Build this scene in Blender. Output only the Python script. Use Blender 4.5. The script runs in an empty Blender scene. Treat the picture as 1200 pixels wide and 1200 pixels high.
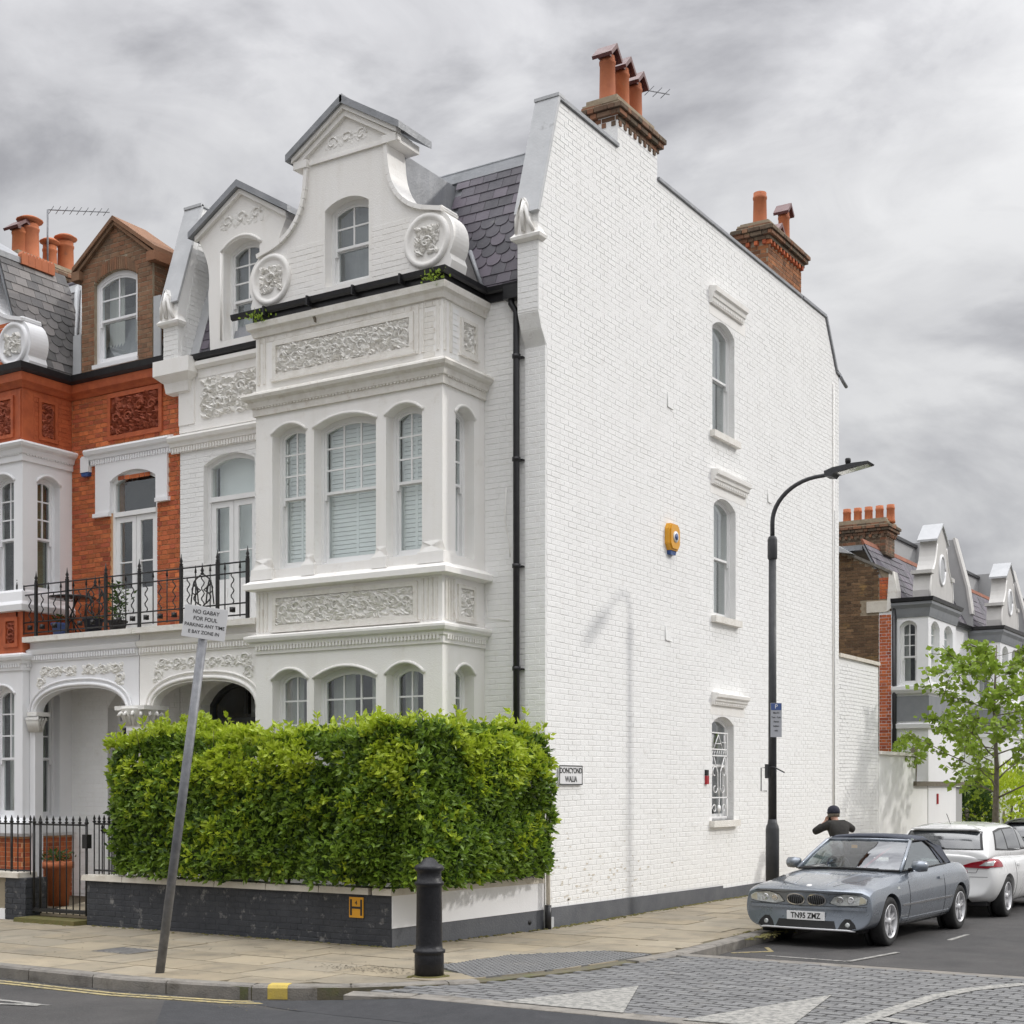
import bpy, bmesh, math, random
from mathutils import Vector, Matrix
from mathutils.geometry import tessellate_polygon
from mathutils import noise as _mn
random.seed(7)
rad = math.radians
scene = bpy.context.scene
col = scene.collection

# ---------------------------------------------------------------- camera
CAM = Vector((9.08, -15.32, 1.78))
cd = bpy.data.cameras.new('camera'); cam = bpy.data.objects.new('camera', cd); col.objects.link(cam)
cam.location = CAM; cam.rotation_euler = (rad(90), 0, rad(32.05))
cd.sensor_width = 36; cd.lens = 36 * 1661 / 1200; cd.shift_y = (922 - 600) / 1200; cd.clip_end = 2000
scene.camera = cam

# ---------------------------------------------------------------- world: overcast sky with broken cloud
SUN_EL, SUN_AZ = rad(32.3), math.atan2(1.0, 0.9)
world = bpy.data.worlds.new('World'); scene.world = world; world.use_nodes = True
nt = world.node_tree; nt.nodes.clear(); N = nt.nodes.new; L = nt.links.new
out = N('ShaderNodeOutputWorld'); bg = N('ShaderNodeBackground'); bg.inputs[1].default_value = 0.12
L(bg.outputs[0], out.inputs[0])
sky = N('ShaderNodeTexSky'); sky.sky_type = 'NISHITA'; sky.sun_disc = False
sky.sun_elevation = SUN_EL; sky.sun_rotation = SUN_AZ
tc = N('ShaderNodeTexCoord'); sx = N('ShaderNodeSeparateXYZ'); L(tc.outputs['Generated'], sx.inputs[0])
def wm(op, a, b, clamp=False):
    n = N('ShaderNodeMath'); n.operation = op; n.use_clamp = clamp
    for i, q in enumerate((a, b)):
        if isinstance(q, (int, float)): n.inputs[i].default_value = q
        else: L(q, n.inputs[i])
    return n.outputs[0]
zz = wm('MAXIMUM', sx.outputs[2], 0.0)
den = wm('ADD', zz, 0.32)
cx = N('ShaderNodeCombineXYZ'); L(wm('DIVIDE', sx.outputs[0], wm('ADD', wm('MULTIPLY', zz, .8), 1.0)), cx.inputs[0]); L(wm('DIVIDE', sx.outputs[1], wm('ADD', wm('MULTIPLY', zz, .8), 1.0)), cx.inputs[1]); L(wm('MULTIPLY', zz, 1.35), cx.inputs[2])
n1 = N('ShaderNodeTexNoise'); n1.inputs['Scale'].default_value = 5.0; n1.inputs['Detail'].default_value = 10; n1.inputs['Roughness'].default_value = 0.53; n1.inputs['Distortion'].default_value = 0.3
L(cx.outputs[0], n1.inputs[0])
cr = N('ShaderNodeValToRGB'); e = cr.color_ramp.elements
e[0].position = 0.40; e[0].color = (.27, .27, .285, 1); e[1].position = 0.60; e[1].color = (.60, .60, .605, 1)
m_ = cr.color_ramp.elements.new(0.50); m_.color = (.42, .42, .434, 1)
n2 = N('ShaderNodeTexNoise'); n2.inputs['Scale'].default_value = 1.6; n2.inputs['Detail'].default_value = 3; L(cx.outputs[0], n2.inputs[0])
n3 = N('ShaderNodeTexNoise'); n3.inputs['Scale'].default_value = 11.; n3.inputs['Detail'].default_value = 6; n3.inputs['Roughness'].default_value = .6; n3.inputs['Distortion'].default_value = .6; L(cx.outputs[0], n3.inputs[0])
bil = wm('MULTIPLY', wm('ABSOLUTE', wm('SUBTRACT', n1.outputs[0], .5), 0), -1.1)
cl = wm('ADD', wm('ADD', wm('MULTIPLY', n1.outputs[0], .60), wm('MULTIPLY', n2.outputs[0], .34)), wm('ADD', wm('MULTIPLY', n3.outputs[0], .16), wm('MULTIPLY', bil, .28)))
L(wm('ADD', cl, -.01), cr.inputs[0])
# zenith boost: overhead sky steepened far past the overcast law, added to light the facades
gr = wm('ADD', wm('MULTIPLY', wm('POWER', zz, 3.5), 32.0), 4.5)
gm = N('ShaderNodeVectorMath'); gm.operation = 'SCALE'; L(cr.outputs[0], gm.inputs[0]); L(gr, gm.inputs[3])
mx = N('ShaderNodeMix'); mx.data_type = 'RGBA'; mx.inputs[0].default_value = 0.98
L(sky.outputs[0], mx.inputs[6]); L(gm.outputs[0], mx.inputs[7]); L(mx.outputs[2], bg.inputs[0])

sd = bpy.data.lights.new('sun', 'SUN'); sd.energy = 0.70; sd.angle = rad(3.0); sd.color = (1, .965, .92)
sun = bpy.data.objects.new('sun', sd); col.objects.link(sun)
sun.rotation_euler = Vector((1.0, 0.9, 0.85)).to_track_quat('Z', 'Y').to_euler()
sun.location = (20, 20, 30)
vs = scene.view_settings; vs.view_transform = 'Standard'; vs.look = 'None'; vs.gamma = 1; vs.exposure = 1.1; vs.use_curve_mapping = False
scene.render.engine = 'CYCLES'

# ---------------------------------------------------------------- materials
M = {}
def mat(name, c1, c2=None, scale=6.0, rough=.75, bump=0., bscale=40., tint=0., tcol=None, metal=0., spec=.4, coat=0.,
        stain=None, st_scale=2., st_lo=.55, st_hi=.7, st_amt=.7, stretch=1., streak=None, translucent=None, detail=6, det2=4):
    m = bpy.data.materials.new(name); m.use_nodes = True; t = m.node_tree; t.nodes.clear()
    N = t.nodes.new; L = t.links.new
    o = N('ShaderNodeOutputMaterial'); b = N('ShaderNodeBsdfPrincipled'); L(b.outputs[0], o.inputs[0])
    g = N('ShaderNodeNewGeometry'); mp = N('ShaderNodeMapping'); L(g.outputs['Position'], mp.inputs[0]); mp.inputs['Scale'].default_value = (1, 1, 1 / stretch)
    P = mp.outputs[0]
    def noise(sc, det=6, src=P, ro=.6):
        n = N('ShaderNodeTexNoise'); n.inputs['Scale'].default_value = sc; n.inputs['Detail'].default_value = det; n.inputs['Roughness'].default_value = ro; L(src, n.inputs[0]); return n.outputs[0]
    def mixc(f, a, bb):
        x = N('ShaderNodeMix'); x.data_type = 'RGBA'
        for i, q in ((0, f), (6, a), (7, bb)):
            if isinstance(q, (int, float)): x.inputs[i].default_value = q
            elif isinstance(q, tuple): x.inputs[i].default_value = (*q, 1)
            else: L(q, x.inputs[i])
        return x.outputs[2]
    def ramp(src, lo, hi):
        r = N('ShaderNodeMapRange'); r.inputs[1].default_value = lo; r.inputs[2].default_value = hi; r.clamp = True; L(src, r.inputs[0]); return r.outputs[0]
    def math_(op, a, bb):
        x = N('ShaderNodeMath'); x.operation = op
        for i, q in enumerate((a, bb)):
            if isinstance(q, (int, float)): x.inputs[i].default_value = q
            else: L(q, x.inputs[i])
        return x.outputs[0]
    c2 = c2 or tuple(x * .85 for x in c1)
    c = mixc(ramp(noise(scale, detail), .3, .7), c1, c2)
    if tint:
        at = N('ShaderNodeAttribute'); at.attribute_name = 'tint'
        oi = N('ShaderNodeObjectInfo')
        v = math_('FRACT', math_('ADD', at.outputs['Fac'], oi.outputs['Random']), 0)
        if tcol: c = mixc(math_('MULTIPLY', math_('POWER', v, 1.4), tint), c, tcol)
        hs = N('ShaderNodeHueSaturation'); L(c, hs.inputs['Color'])
        vv = math_('ADD', math_('MULTIPLY', math_('FRACT', math_('MULTIPLY', v, 7.3), 0), .55 * tint), 1 - .275 * tint)
        L(vv, hs.inputs['Value']); c = hs.outputs[0]
    if stain: c = mixc(math_('MULTIPLY', ramp(noise(st_scale, 8, g.outputs['Position'], .68), st_lo, st_hi), st_amt), c, stain)
    if streak:
        mp2 = N('ShaderNodeMapping'); L(g.outputs['Position'], mp2.inputs[0]); mp2.inputs['Scale'].default_value = (1, 1, .09)
        c = mixc(math_('MULTIPLY', ramp(noise(5.5, 5, mp2.outputs[0]), .5, .75), streak[1]), c, streak[0])
    L(c, b.inputs['Base Color'])
    r = ramp(noise(scale * 1.7, det2), .2, .8); rr = N('ShaderNodeMapRange'); L(r, rr.inputs[0]); rr.inputs[3].default_value = max(rough - .1, 0); rr.inputs[4].default_value = min(rough + .1, 1); L(rr.outputs[0], b.inputs['Roughness'])
    b.inputs['Metallic'].default_value = metal; b.inputs['Specular IOR Level'].default_value = spec; b.inputs['Coat Weight'].default_value = coat; b.inputs['Coat Roughness'].default_value = .04
    if bump:
        bp = N('ShaderNodeBump'); bp.inputs['Strength'].default_value = min(bump, 1); bp.inputs['Distance'].default_value = .01 * max(1, bump)
        L(noise(bscale, 5), bp.inputs['Height']); L(bp.outputs[0], b.inputs['Normal'])
    if translucent:
        tr = N('ShaderNodeBsdfTranslucent'); L(c, tr.inputs[0]); ms = N('ShaderNodeMixShader'); ms.inputs[0].default_value = translucent
        L(b.outputs[0], ms.inputs[1]); L(tr.outputs[0], ms.inputs[2]); L(ms.outputs[0], o.inputs[0])
    M[name] = m; return m
mat('white_brick', (.90, .90, .885), (.87, .868, .85), 3, .6, .7, 60, tint=.05, stain=(.60, .57, .51), st_scale=4.5, st_lo=.58, st_hi=.80, st_amt=.42, streak=((.70, .69, .66), .22))
mat('white_mortar', (.89, .888, .87), (.86, .855, .84), 8, .8, .8, 50, stain=(.45, .42, .37), st_scale=9, st_lo=.60, st_hi=.76, st_amt=.5)
mat('stucco', (.905, .89, .86), (.885, .865, .825), 2.5, .6, .5, 70, stain=(.62, .57, .49), st_scale=4.5, st_lo=.59, st_hi=.80, st_amt=.45, streak=((.68, .64, .56), .22))
mat('stone_trim', (.85, .83, .78), (.76, .73, .67), 7, .8, 1., 45, stain=(.42, .33, .24), st_scale=9, st_lo=.56, st_hi=.78, st_amt=.55, streak=((.5, .45, .36), .25))
mat('carving', (.86, .85, .82), (.80, .78, .73), 12, .75, .6, 80, stain=(.48, .43, .35), st_scale=14, st_lo=.55, st_hi=.75, st_amt=.5)
mat('fresh_white', (.86, .86, .87), (.83, .83, .84), 3, .5, .25, 60, streak=((.7, .7, .7), .1))
mat('joinery', (.84, .84, .83), (.80, .80, .79), 5, .4, .1, 50)
mat('red_brick', (.64, .19, .062), (.46, .12, .042), 9, .85, .8, 90, tint=.85, tcol=(.38, .085, .045), stain=(.14, .06, .04), st_scale=3, st_lo=.54, st_hi=.76, st_amt=.5)
mat('red_mortar', (.74, .44, .24), (.6, .33, .17), 10, .9, .8, 70)
mat('terracotta', (.50, .125, .045), (.36, .08, .03), 6, .6, .5, 60, tint=.2, stain=(.12, .04, .025), st_scale=3.5, st_lo=.55, st_hi=.75, st_amt=.45)
mat('dark_terracotta', (.36, .09, .04), (.24, .055, .028), 9, .7, .8, 60)
mat('stock_brick', (.26, .16, .085), (.15, .09, .05), 9, .9, .8, 90, tint=.9, tcol=(.10, .06, .035), stain=(.42, .26, .09), st_scale=1.6, st_lo=.56, st_hi=.66, st_amt=.6)
mat('dormer_brick', (.27, .165, .10), (.19, .11, .065), 7, .9, .8, 80, tint=.6, tcol=(.30, .12, .06), stain=(.10, .08, .06), st_scale=3, st_lo=.5, st_hi=.7, st_amt=.5)
mat('chimney_brick', (.46, .19, .08), (.30, .12, .05), 7, .9, .8, 80, tint=.9, tcol=(.14, .07, .04))
mat('sooty_brick', (.17, .13, .09), (.09, .07, .05), 7, .9, .8, 80, tint=.8, tcol=(.30, .13, .07), stain=(.30, .30, .18), st_scale=4, st_lo=.58, st_hi=.7, st_amt=.5)
mat('brown_mortar', (.40, .33, .24), (.25, .2, .14), 10, .9, .6, 70)
mat('pot_clay', (.52, .17, .065), (.40, .12, .05), 5, .8, .4, 60, tint=.3, tcol=(.42, .16, .1), stain=(.16, .09, .07), st_scale=6, st_lo=.6, st_hi=.75, st_amt=.5)
mat('pot_hood', (.15, .055, .05), (.10, .04, .04), 6, .4, .2, 60)
mat('slate', (.105, .100, .115), (.07, .068, .08), 5, .55, .5, 70, tint=.75, tcol=(.15, .125, .155), stain=(.26, .27, .24), st_scale=6, st_lo=.62, st_hi=.75, st_amt=.5)
mat('old_slate', (.16, .155, .15), (.09, .09, .095), 4, .6, .7, 60, tint=.8, tcol=(.24, .22, .21), stain=(.42, .40, .36), st_scale=4, st_lo=.6, st_hi=.72, st_amt=.6)
mat('lead', (.30, .31, .33), (.22, .23, .24), 3, .5, .5, 30, metal=.15, stain=(.12, .12, .12), st_scale=5, st_lo=.6, st_hi=.72, st_amt=.7, streak=((.5, .5, .5), .35))
mat('pale_lead', (.52, .53, .54), (.42, .43, .44), 3, .5, .3, 30, stain=(.25, .25, .25), st_scale=5, st_lo=.62, st_hi=.72, st_amt=.6)
mat('black_gutter', (.018, .018, .02), (.03, .03, .032), 8, .35, .2, 40)
mat('black_iron', (.014, .014, .015), (.03, .028, .026), 12, .45, .5, 60, stain=(.10, .05, .03), st_scale=20, st_lo=.68, st_hi=.8, st_amt=.4)
mat('bollard_paint', (.012, .012, .014), (.02, .02, .023), 10, .38, .6, 30, stain=(.22, .22, .22), st_scale=16, st_lo=.70, st_hi=.76, st_amt=.6, spec=.3)
mat('navy_wall', (.035, .038, .045), (.055, .058, .065), 4, .65, .8, 40, tint=.15, stain=(.34, .33, .31), st_scale=5.5, st_lo=.575, st_hi=.68, st_amt=.6)
mat('plinth_grey', (.095, .10, .112), (.13, .135, .145), 3, .7, .6, 40, stain=(.30, .29, .27), st_scale=7, st_lo=.64, st_hi=.74, st_amt=.5)
mat('cap_cream', (.72, .68, .60), (.60, .55, .47), 6, .8, .7, 40, stain=(.36, .27, .19), st_scale=7, st_lo=.58, st_hi=.75, st_amt=.55)
mat('galvanised', (.16, .165, .18), (.25, .255, .265), 14, .5, .3, 60, metal=.3, stain=(.12, .12, .13), st_scale=9, st_lo=.5, st_hi=.7, st_amt=.5)
mat('column_black', (.035, .037, .04), (.055, .056, .06), 6, .5, .3, 60)
mat('asphalt', (.046, .045, .045), (.080, .076, .074), 1.3, .9, 1., 160, stain=(.15, .145, .14), st_scale=70, st_lo=.56, st_hi=.66, st_amt=.55, streak=None)
mat('asphalt_new', (.040, .041, .045), (.055, .056, .06), 5, .9, 1., 160, stain=(.12, .12, .12), st_scale=80, st_lo=.58, st_hi=.68, st_amt=.5)
mat('paving', (.33, .275, .19), (.25, .215, .155), 2.2, .85, .6, 70, tint=.38, tcol=(.27, .255, .22), stain=(.13, .115, .09), st_scale=1.7, st_lo=.50, st_hi=.68, st_amt=.62)
mat('paving_joint', (.10, .095, .075), (.14, .12, .07), 9, .95, .8, 60, stain=(.10, .12, .03), st_scale=3, st_lo=.5, st_hi=.65, st_amt=.7)
mat('kerb_stone', (.26, .24, .21), (.17, .16, .145), 5, .85, .9, 60, tint=.35, stain=(.08, .07, .055), st_scale=4, st_lo=.5, st_hi=.68, st_amt=.7)
mat('sett', (.165, .165, .165), (.125, .125, .127), 5, .85, .7, 60, tint=.40, tcol=(.205, .205, .20), stain=(.25, .235, .21), st_scale=2, st_lo=.58, st_hi=.72, st_amt=.5)
mat('sett_joint', (.13, .128, .12), (.10, .098, .092), 8, .95, .6, 60)
mat('road_paint', (.36, .35, .32), (.25, .245, .23), 14, .85, .5, 80, stain=(.13, .13, .125), st_scale=15, st_lo=.45, st_hi=.60, st_amt=.85)
mat('yellow_paint', (.42, .34, .15), (.28, .24, .14), 14, .8, .5, 80, stain=(.12, .115, .10), st_scale=20, st_lo=.5, st_hi=.62, st_amt=.85)
mat('yellow_kerb', (.56, .42, .08), (.45, .34, .10), 12, .8, .5, 80, stain=(.2, .16, .08), st_scale=20, st_lo=.58, st_hi=.68, st_amt=.6)
mat('soil', (.06, .045, .03), (.09, .07, .04), 10, .95, .8, 50)
mat('moss', (.11, .115, .035), (.15, .12, .045), 16, .95, 1, 60)
mat('leaf', (.21, .33, .034), (.13, .235, .026), 3, .42, 0, tint=.7, tcol=(.20, .29, .03), translucent=.28, spec=.5)
mat('young_leaf', (.46, .56, .04), (.36, .48, .035), 3, .42, 0, tint=.5, tcol=(.50, .58, .06), translucent=.38, spec=.5)
mat('plane_leaf', (.30, .42, .045), (.20, .31, .035), 3, .5, 0, tint=.6, tcol=(.28, .37, .06), translucent=.4)
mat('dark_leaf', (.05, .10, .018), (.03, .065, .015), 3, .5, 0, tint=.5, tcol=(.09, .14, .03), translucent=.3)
mat('bark', (.12, .10, .075), (.20, .18, .14), 14, .9, 1, 50)
mat('paint_black', (.012, .012, .013), (.02, .02, .02), 5, .3, .1, 40, coat=.3)
mat('door_grey', (.035, .038, .042), (.05, .052, .056), 4, .35, .1, 40, coat=.3)
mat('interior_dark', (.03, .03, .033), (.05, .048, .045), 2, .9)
mat('curtain', (.66, .66, .62), (.56, .56, .53), 6, .9, stretch=12)
mat('blind_white', (.90, .92, .91), (.86, .88, .87), 4, .6, stretch=.2)
mat('blind_green', (.20, .24, .16), (.16, .20, .13), 3, .8)
mat('sign_white', (.80, .80, .80), (.74, .74, .74), 4, .4)
mat('sign_black', (.02, .02, .02), (.03, .03, .03), 4, .5)
mat('sign_grey', (.42, .43, .46), (.36, .37, .4), 9, .5)
mat('sign_blue', (.06, .10, .28), (.07, .11, .25), 4, .4)
mat('alarm_yellow', (.75, .36, .02), (.68, .32, .02), 4, .4, coat=.2)
mat('alarm_blue', (.04, .10, .30), (.03, .07, .2), 4, .3)
mat('red_plastic', (.42, .02, .03), (.34, .02, .03), 5, .4)
mat('car_grey', (.22, .245, .28), (.205, .23, .265), 2, .28, 0, metal=.55, coat=1.)
mat('car_roof_cloth', (.07, .08, .10), (.055, .06, .08), 60, .8, .3, 200)
mat('car_white', (.78, .78, .77), (.76, .76, .75), 2, .3, 0, coat=1.)
mat('tyre', (.018, .018, .018), (.03, .03, .03), 12, .8, .4, 60)
mat('alloy', (.62, .62, .63), (.52, .52, .53), 8, .35, 0, metal=.35)
mat('chrome', (.75, .75, .76), (.7, .7, .7), 8, .12, 0, metal=1)
mat('trim_black', (.012, .012, .013), (.02, .02, .02), 8, .5, 0)
mat('car_seat', (.10, .095, .10), (.07, .07, .075), 5, .8)
mat('lamp_red', (.35, .008, .02), (.25, .006, .015), 8, .12, 0, coat=1.)
mat('lamp_clear', (.62, .64, .62), (.30, .31, .31), 30, .1, 0, coat=1., metal=.3)
mat('lamp_amber', (.50, .46, .34), (.36, .34, .26), 10, .15, 0, coat=1.)
mat('skin', (.42, .24, .17), (.36, .2, .14), 6, .5)
mat('jacket', (.032, .03, .026), (.018, .017, .016), 9, .85, .5, 40)
mat('jacket_dark', (.012, .013, .02), (.02, .02, .03), 9, .8, .4, 40)
mat('cap_navy', (.018, .020, .034), (.03, .03, .045), 9, .8, .4, 60)
mat('trouser', (.05, .055, .075), (.035, .04, .055), 9, .85, .4, 60)
mat('weathered_white', (.60, .585, .56), (.54, .53, .51), 3, .7, .3, 50, streak=((.42, .41, .38), .3))
mat('render_grey', (.40, .40, .40), (.36, .36, .36), 3, .8, .2, 30)
mat('panel_grey', (.26, .27, .285), (.22, .23, .245), 4, .6, .2, 30)
mat('ridge_red', (.30, .11, .06), (.2, .08, .05), 8, .8, .6, 50, tint=.4)
def glassmat(name, tintc, ior=1.75, rough=.02):
    m = bpy.data.materials.new(name); m.use_nodes = True; t = m.node_tree; t.nodes.clear(); N = t.nodes.new; L = t.links.new
    o = N('ShaderNodeOutputMaterial'); a = N('ShaderNodeBsdfTransparent'); a.inputs[0].default_value = (*tintc, 1)
    b = N('ShaderNodeBsdfGlossy'); b.inputs[0].default_value = (.95, .97, 1, 1); b.inputs['Roughness'].default_value = rough
    x = N('ShaderNodeMixShader'); lw = N('ShaderNodeLayerWeight'); lw.inputs[0].default_value = .5
    def mm(op, p, q):
        k = N('ShaderNodeMath'); k.operation = op; k.use_clamp = op == 'ADD'
        for i, v in enumerate((p, q)):
            if isinstance(v, (int, float)): k.inputs[i].default_value = v
            else: L(v, k.inputs[i])
        return k.outputs[0]
    F0 = ((ior - 1) / (ior + 1)) ** 2; f = mm('ADD', mm('MULTIPLY', mm('POWER', lw.outputs['Facing'], 4.), 1 - F0), F0)
    g = N('ShaderNodeNewGeometry'); n = N('ShaderNodeTexNoise'); n.inputs['Scale'].default_value = 3.; n.inputs['Detail'].default_value = 1; L(g.outputs['Position'], n.inputs[0])
    bp = N('ShaderNodeBump'); bp.inputs['Strength'].default_value = .12; bp.inputs['Distance'].default_value = .02; L(n.outputs[0], bp.inputs['Height']); L(bp.outputs[0], b.inputs['Normal'])
    L(f, x.inputs[0]); L(a.outputs[0], x.inputs[1]); L(b.outputs[0], x.inputs[2]); L(x.outputs[0], o.inputs[0]); M[name] = m
glassmat('glass', (.95, .97, .965)); glassmat('car_glass', (.62, .68, .68), 2.3)

# ---------------------------------------------------------------- helpers
Z = Vector((0, 0, 1)); W = {}
def link(name, data, parent=None, mw=None):
    o = bpy.data.objects.new(name, data); col.objects.link(o)
    mw = mw or Matrix(); W[o] = mw
    if parent is not None:
        o.parent = parent; o.matrix_parent_inverse = W[parent].inverted()
    o.matrix_basis = mw
    return o
def thing(name, label, cat, loc=(0, 0, 0), rz=0, group=None):
    o = link(name, None, None, Matrix.Translation(loc) @ Matrix.Rotation(rz, 4, 'Z')); o.empty_display_size = .2
    return tag(o, label, cat, group)
def tag(o, label=None, cat=None, group=None, kind=None):
    if label: o['label'] = label
    if cat: o['category'] = cat
    if group: o['group'] = group
    if kind: o['kind'] = kind
    return o
def copy_tree(o, parent=None):
    c = o.copy(); col.objects.link(c); c.parent = parent
    if o in W: W[c] = W[o]
    for ch in list(o.children): copy_tree(ch, c)
    return c
class Fr:
    def __init__(s, o, u, n, w=Z):
        s.o = Vector(o); s.u = Vector(u).normalized(); s.n = Vector(n).normalized(); s.w = Vector(w).normalized()
    def __call__(s, a, t, d=0): return s.o + s.u * a + s.w * t + s.n * d
    def mat(s, a, t, d=0):
        m = Matrix((s.u, s.w, s.n)).transposed().to_4x4(); m.translation = s(a, t, d); return m
FX = Fr((0, 0, 0), (1, 0, 0), (0, -1, 0))        # facade plane, s = x
SX = Fr((0, 0, 0), (0, 1, 0), (1, 0, 0))         # side plane, s = y
GZ = Fr((0, 0, 0), (1, 0, 0), (0, 0, 1), (0, 1, 0))  # ground plane
def front(y, x=0, z=0): return Fr((x, y, z), (1, 0, 0), (0, -1, 0))
def sideR(x, y=0, z=0): return Fr((x, y, z), (0, 1, 0), (1, 0, 0))
def sideL(x, y=0, z=0): return Fr((x, y, z), (0, -1, 0), (-1, 0, 0))
class MB:
    def __init__(s): s.v = []; s.f = []; s.t = []; s.sm = []
    def add(s, vs, fs, tint=0., smooth=False):
        k = len(s.v); s.v += [tuple(q) for q in vs]; s.f += [tuple(i + k for i in f) for f in fs]; s.t += [tint] * len(fs); s.sm += [smooth] * len(fs); return s
    def box(s, fr, a0, a1, t0, t1, d0, d1, tint=0., ch=0):
        p = [fr(a, t, d0) for a, t in ((a0, t0), (a1, t0), (a1, t1), (a0, t1))] + [fr(a, t, d1) for a, t in ((a0 + ch, t0 + ch), (a1 - ch, t0 + ch), (a1 - ch, t1 - ch), (a0 + ch, t1 - ch))]
        return s.add(p, [(3, 2, 1, 0), (4, 5, 6, 7), (0, 1, 5, 4), (1, 2, 6, 5), (2, 3, 7, 6), (3, 0, 4, 7)], tint)
    def prism(s, fr, poly, d0, d1, holes=(), tint=0.):
        loops = [list(poly)] + [list(h) for h in holes]
        tris = tessellate_polygon([[Vector((a, b, 0)) for a, b in l] for l in loops])
        flat = [q for l in loops for q in l]; n = len(flat)
        vs = [fr(a, b, d0) for a, b in flat] + [fr(a, b, d1) for a, b in flat]; fs = []
        for t in tris:
            a, b, c = (flat[i] for i in t)
            cr = (b[0] - a[0]) * (c[1] - a[1]) - (b[1] - a[1]) * (c[0] - a[0])
            if abs(cr) < 1e-12: continue
            t = tuple(t) if cr > 0 else tuple(reversed(t))
            fs.append(tuple(i + n for i in t)); fs.append(tuple(reversed(t)))
        k = 0
        for li, l in enumerate(loops):
            m = len(l); ar = sum(l[i][0] * l[(i + 1) % m][1] - l[(i + 1) % m][0] * l[i][1] for i in range(m))
            ccw = (ar > 0) == (li == 0)
            for i in range(m):
                a, b = k + i, k + (i + 1) % m
                fs.append((a, b, b + n, a + n) if ccw else (b, a, a + n, b + n))
            k += m
        return s.add(vs, fs, tint)
    def tube(s, pts, r, n=8, tint=0., cap=True, r1=None):
        pts = [Vector(p) for p in pts]; vs = []; fs = []; prev = None; m = len(pts)
        for i, p in enumerate(pts):
            d = (pts[min(i + 1, m - 1)] - pts[max(i - 1, 0)]).normalized()
            a = prev - d * prev.dot(d) if prev is not None else (Vector((0, 0, 1)) if abs(d.z) < .9 else Vector((1, 0, 0)))
            if prev is None: a = a - d * a.dot(d)
            a.normalize(); prev = a; b = d.cross(a)
            rr = r if r1 is None else r + (r1 - r) * i / (m - 1)
            vs += [p + (a * math.cos(2 * math.pi * j / n) + b * math.sin(2 * math.pi * j / n)) * rr for j in range(n)]
        for i in range(m - 1):
            for j in range(n): fs.append((i * n + j, i * n + (j + 1) % n, (i + 1) * n + (j + 1) % n, (i + 1) * n + j))
        if cap: fs += [tuple(reversed(range(n))), tuple(range((m - 1) * n, m * n))]
        return s.add(vs, fs, tint, True)
    def lathe(s, c, prof, n=16, tint=0., ax=None, smooth=True, cap=True):
        c = Vector(c); vs = []; fs = []; m = len(prof)
        if ax is None: ex, ey, ez = Vector((1, 0, 0)), Vector((0, 1, 0)), Z
        else:
            ez = Vector(ax).normalized(); ex = ez.orthogonal().normalized(); ey = ez.cross(ex)
        for r, z in prof: vs += [c + ex * r * math.cos(2 * math.pi * j / n) + ey * r * math.sin(2 * math.pi * j / n) + ez * z for j in range(n)]
        for i in range(m - 1):
            for j in range(n): fs.append((i * n + j, i * n + (j + 1) % n, (i + 1) * n + (j + 1) % n, (i + 1) * n + j))
        if cap: fs += [tuple(reversed(range(n))), tuple(range((m - 1) * n, m * n))]
        return s.add(vs, fs, tint, smooth)
    def sweep(s, path, prof, tint=0., closed=False, fr=None):
        # path in plan (x,y), outward is right of travel; prof = closed loop of (outward, z)
        P = [Vector(p) for p in path]; m = len(P); rings = []
        for i, p in enumerate(P):
            d0 = (P[i] - P[i - 1]).normalized() if (i > 0 or closed) else None
            d1 = (P[(i + 1) % m] - P[i]).normalized() if (i < m - 1 or closed) else None
            n0 = Vector((d0.y, -d0.x)) if d0 else None; n1 = Vector((d1.y, -d1.x)) if d1 else None
            if n0 is None: mn = n1
            elif n1 is None: mn = n0
            else:
                mn = (n0 + n1).normalized(); mn = mn / max(mn.dot(n0), .3)
            if fr: rings.append([fr(p.x + mn.x * a, p.y + mn.y * a, z) for a, z in prof])
            else: rings.append([Vector((p.x + mn.x * a, p.y + mn.y * a, z)) for a, z in prof])
        k = len(prof); vs = [q for r in rings for q in r]; fs = []
        for i in range(m if closed else m - 1):
            j = (i + 1) % m
            for q in range(k): fs.append((i * k + q, i * k + (q + 1) % k, j * k + (q + 1) % k, j * k + q))
        if not closed: fs += [tuple(range(k)), tuple(reversed(range((m - 1) * k, m * k)))]
        return s.add(vs, fs, tint)
    def build(s, name, m, parent=None, kind=None, label=None, recalc=True, local=False, subd=0, smooth=None):
        me = bpy.data.meshes.new(name); me.from_pydata(s.v, [], s.f); me.update()
        if any(s.t):
            a = me.attributes.new('tint', 'FLOAT', 'FACE'); a.data.foreach_set('value', s.t)
        if recalc:
            bm = bmesh.new(); bm.from_mesh(me); bmesh.ops.recalc_face_normals(bm, faces=bm.faces); bm.to_mesh(me); bm.free()
        me.polygons.foreach_set('use_smooth', [True] * len(s.f) if smooth else s.sm)
        me.materials.append(M[m]); me.update()
        o = link(name, me, parent, W[parent].copy() if (local and parent is not None) else None)
        if subd:
            md = o.modifiers.new('sub', 'SUBSURF'); md.levels = subd; md.render_levels = subd
        if kind: o['kind'] = kind
        if label: o['label'] = label
        return o
def each(name, m, parent, fn, items):
    for q in items:
        b = MB(); fn(b, q); b.build(name, m, parent)
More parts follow.
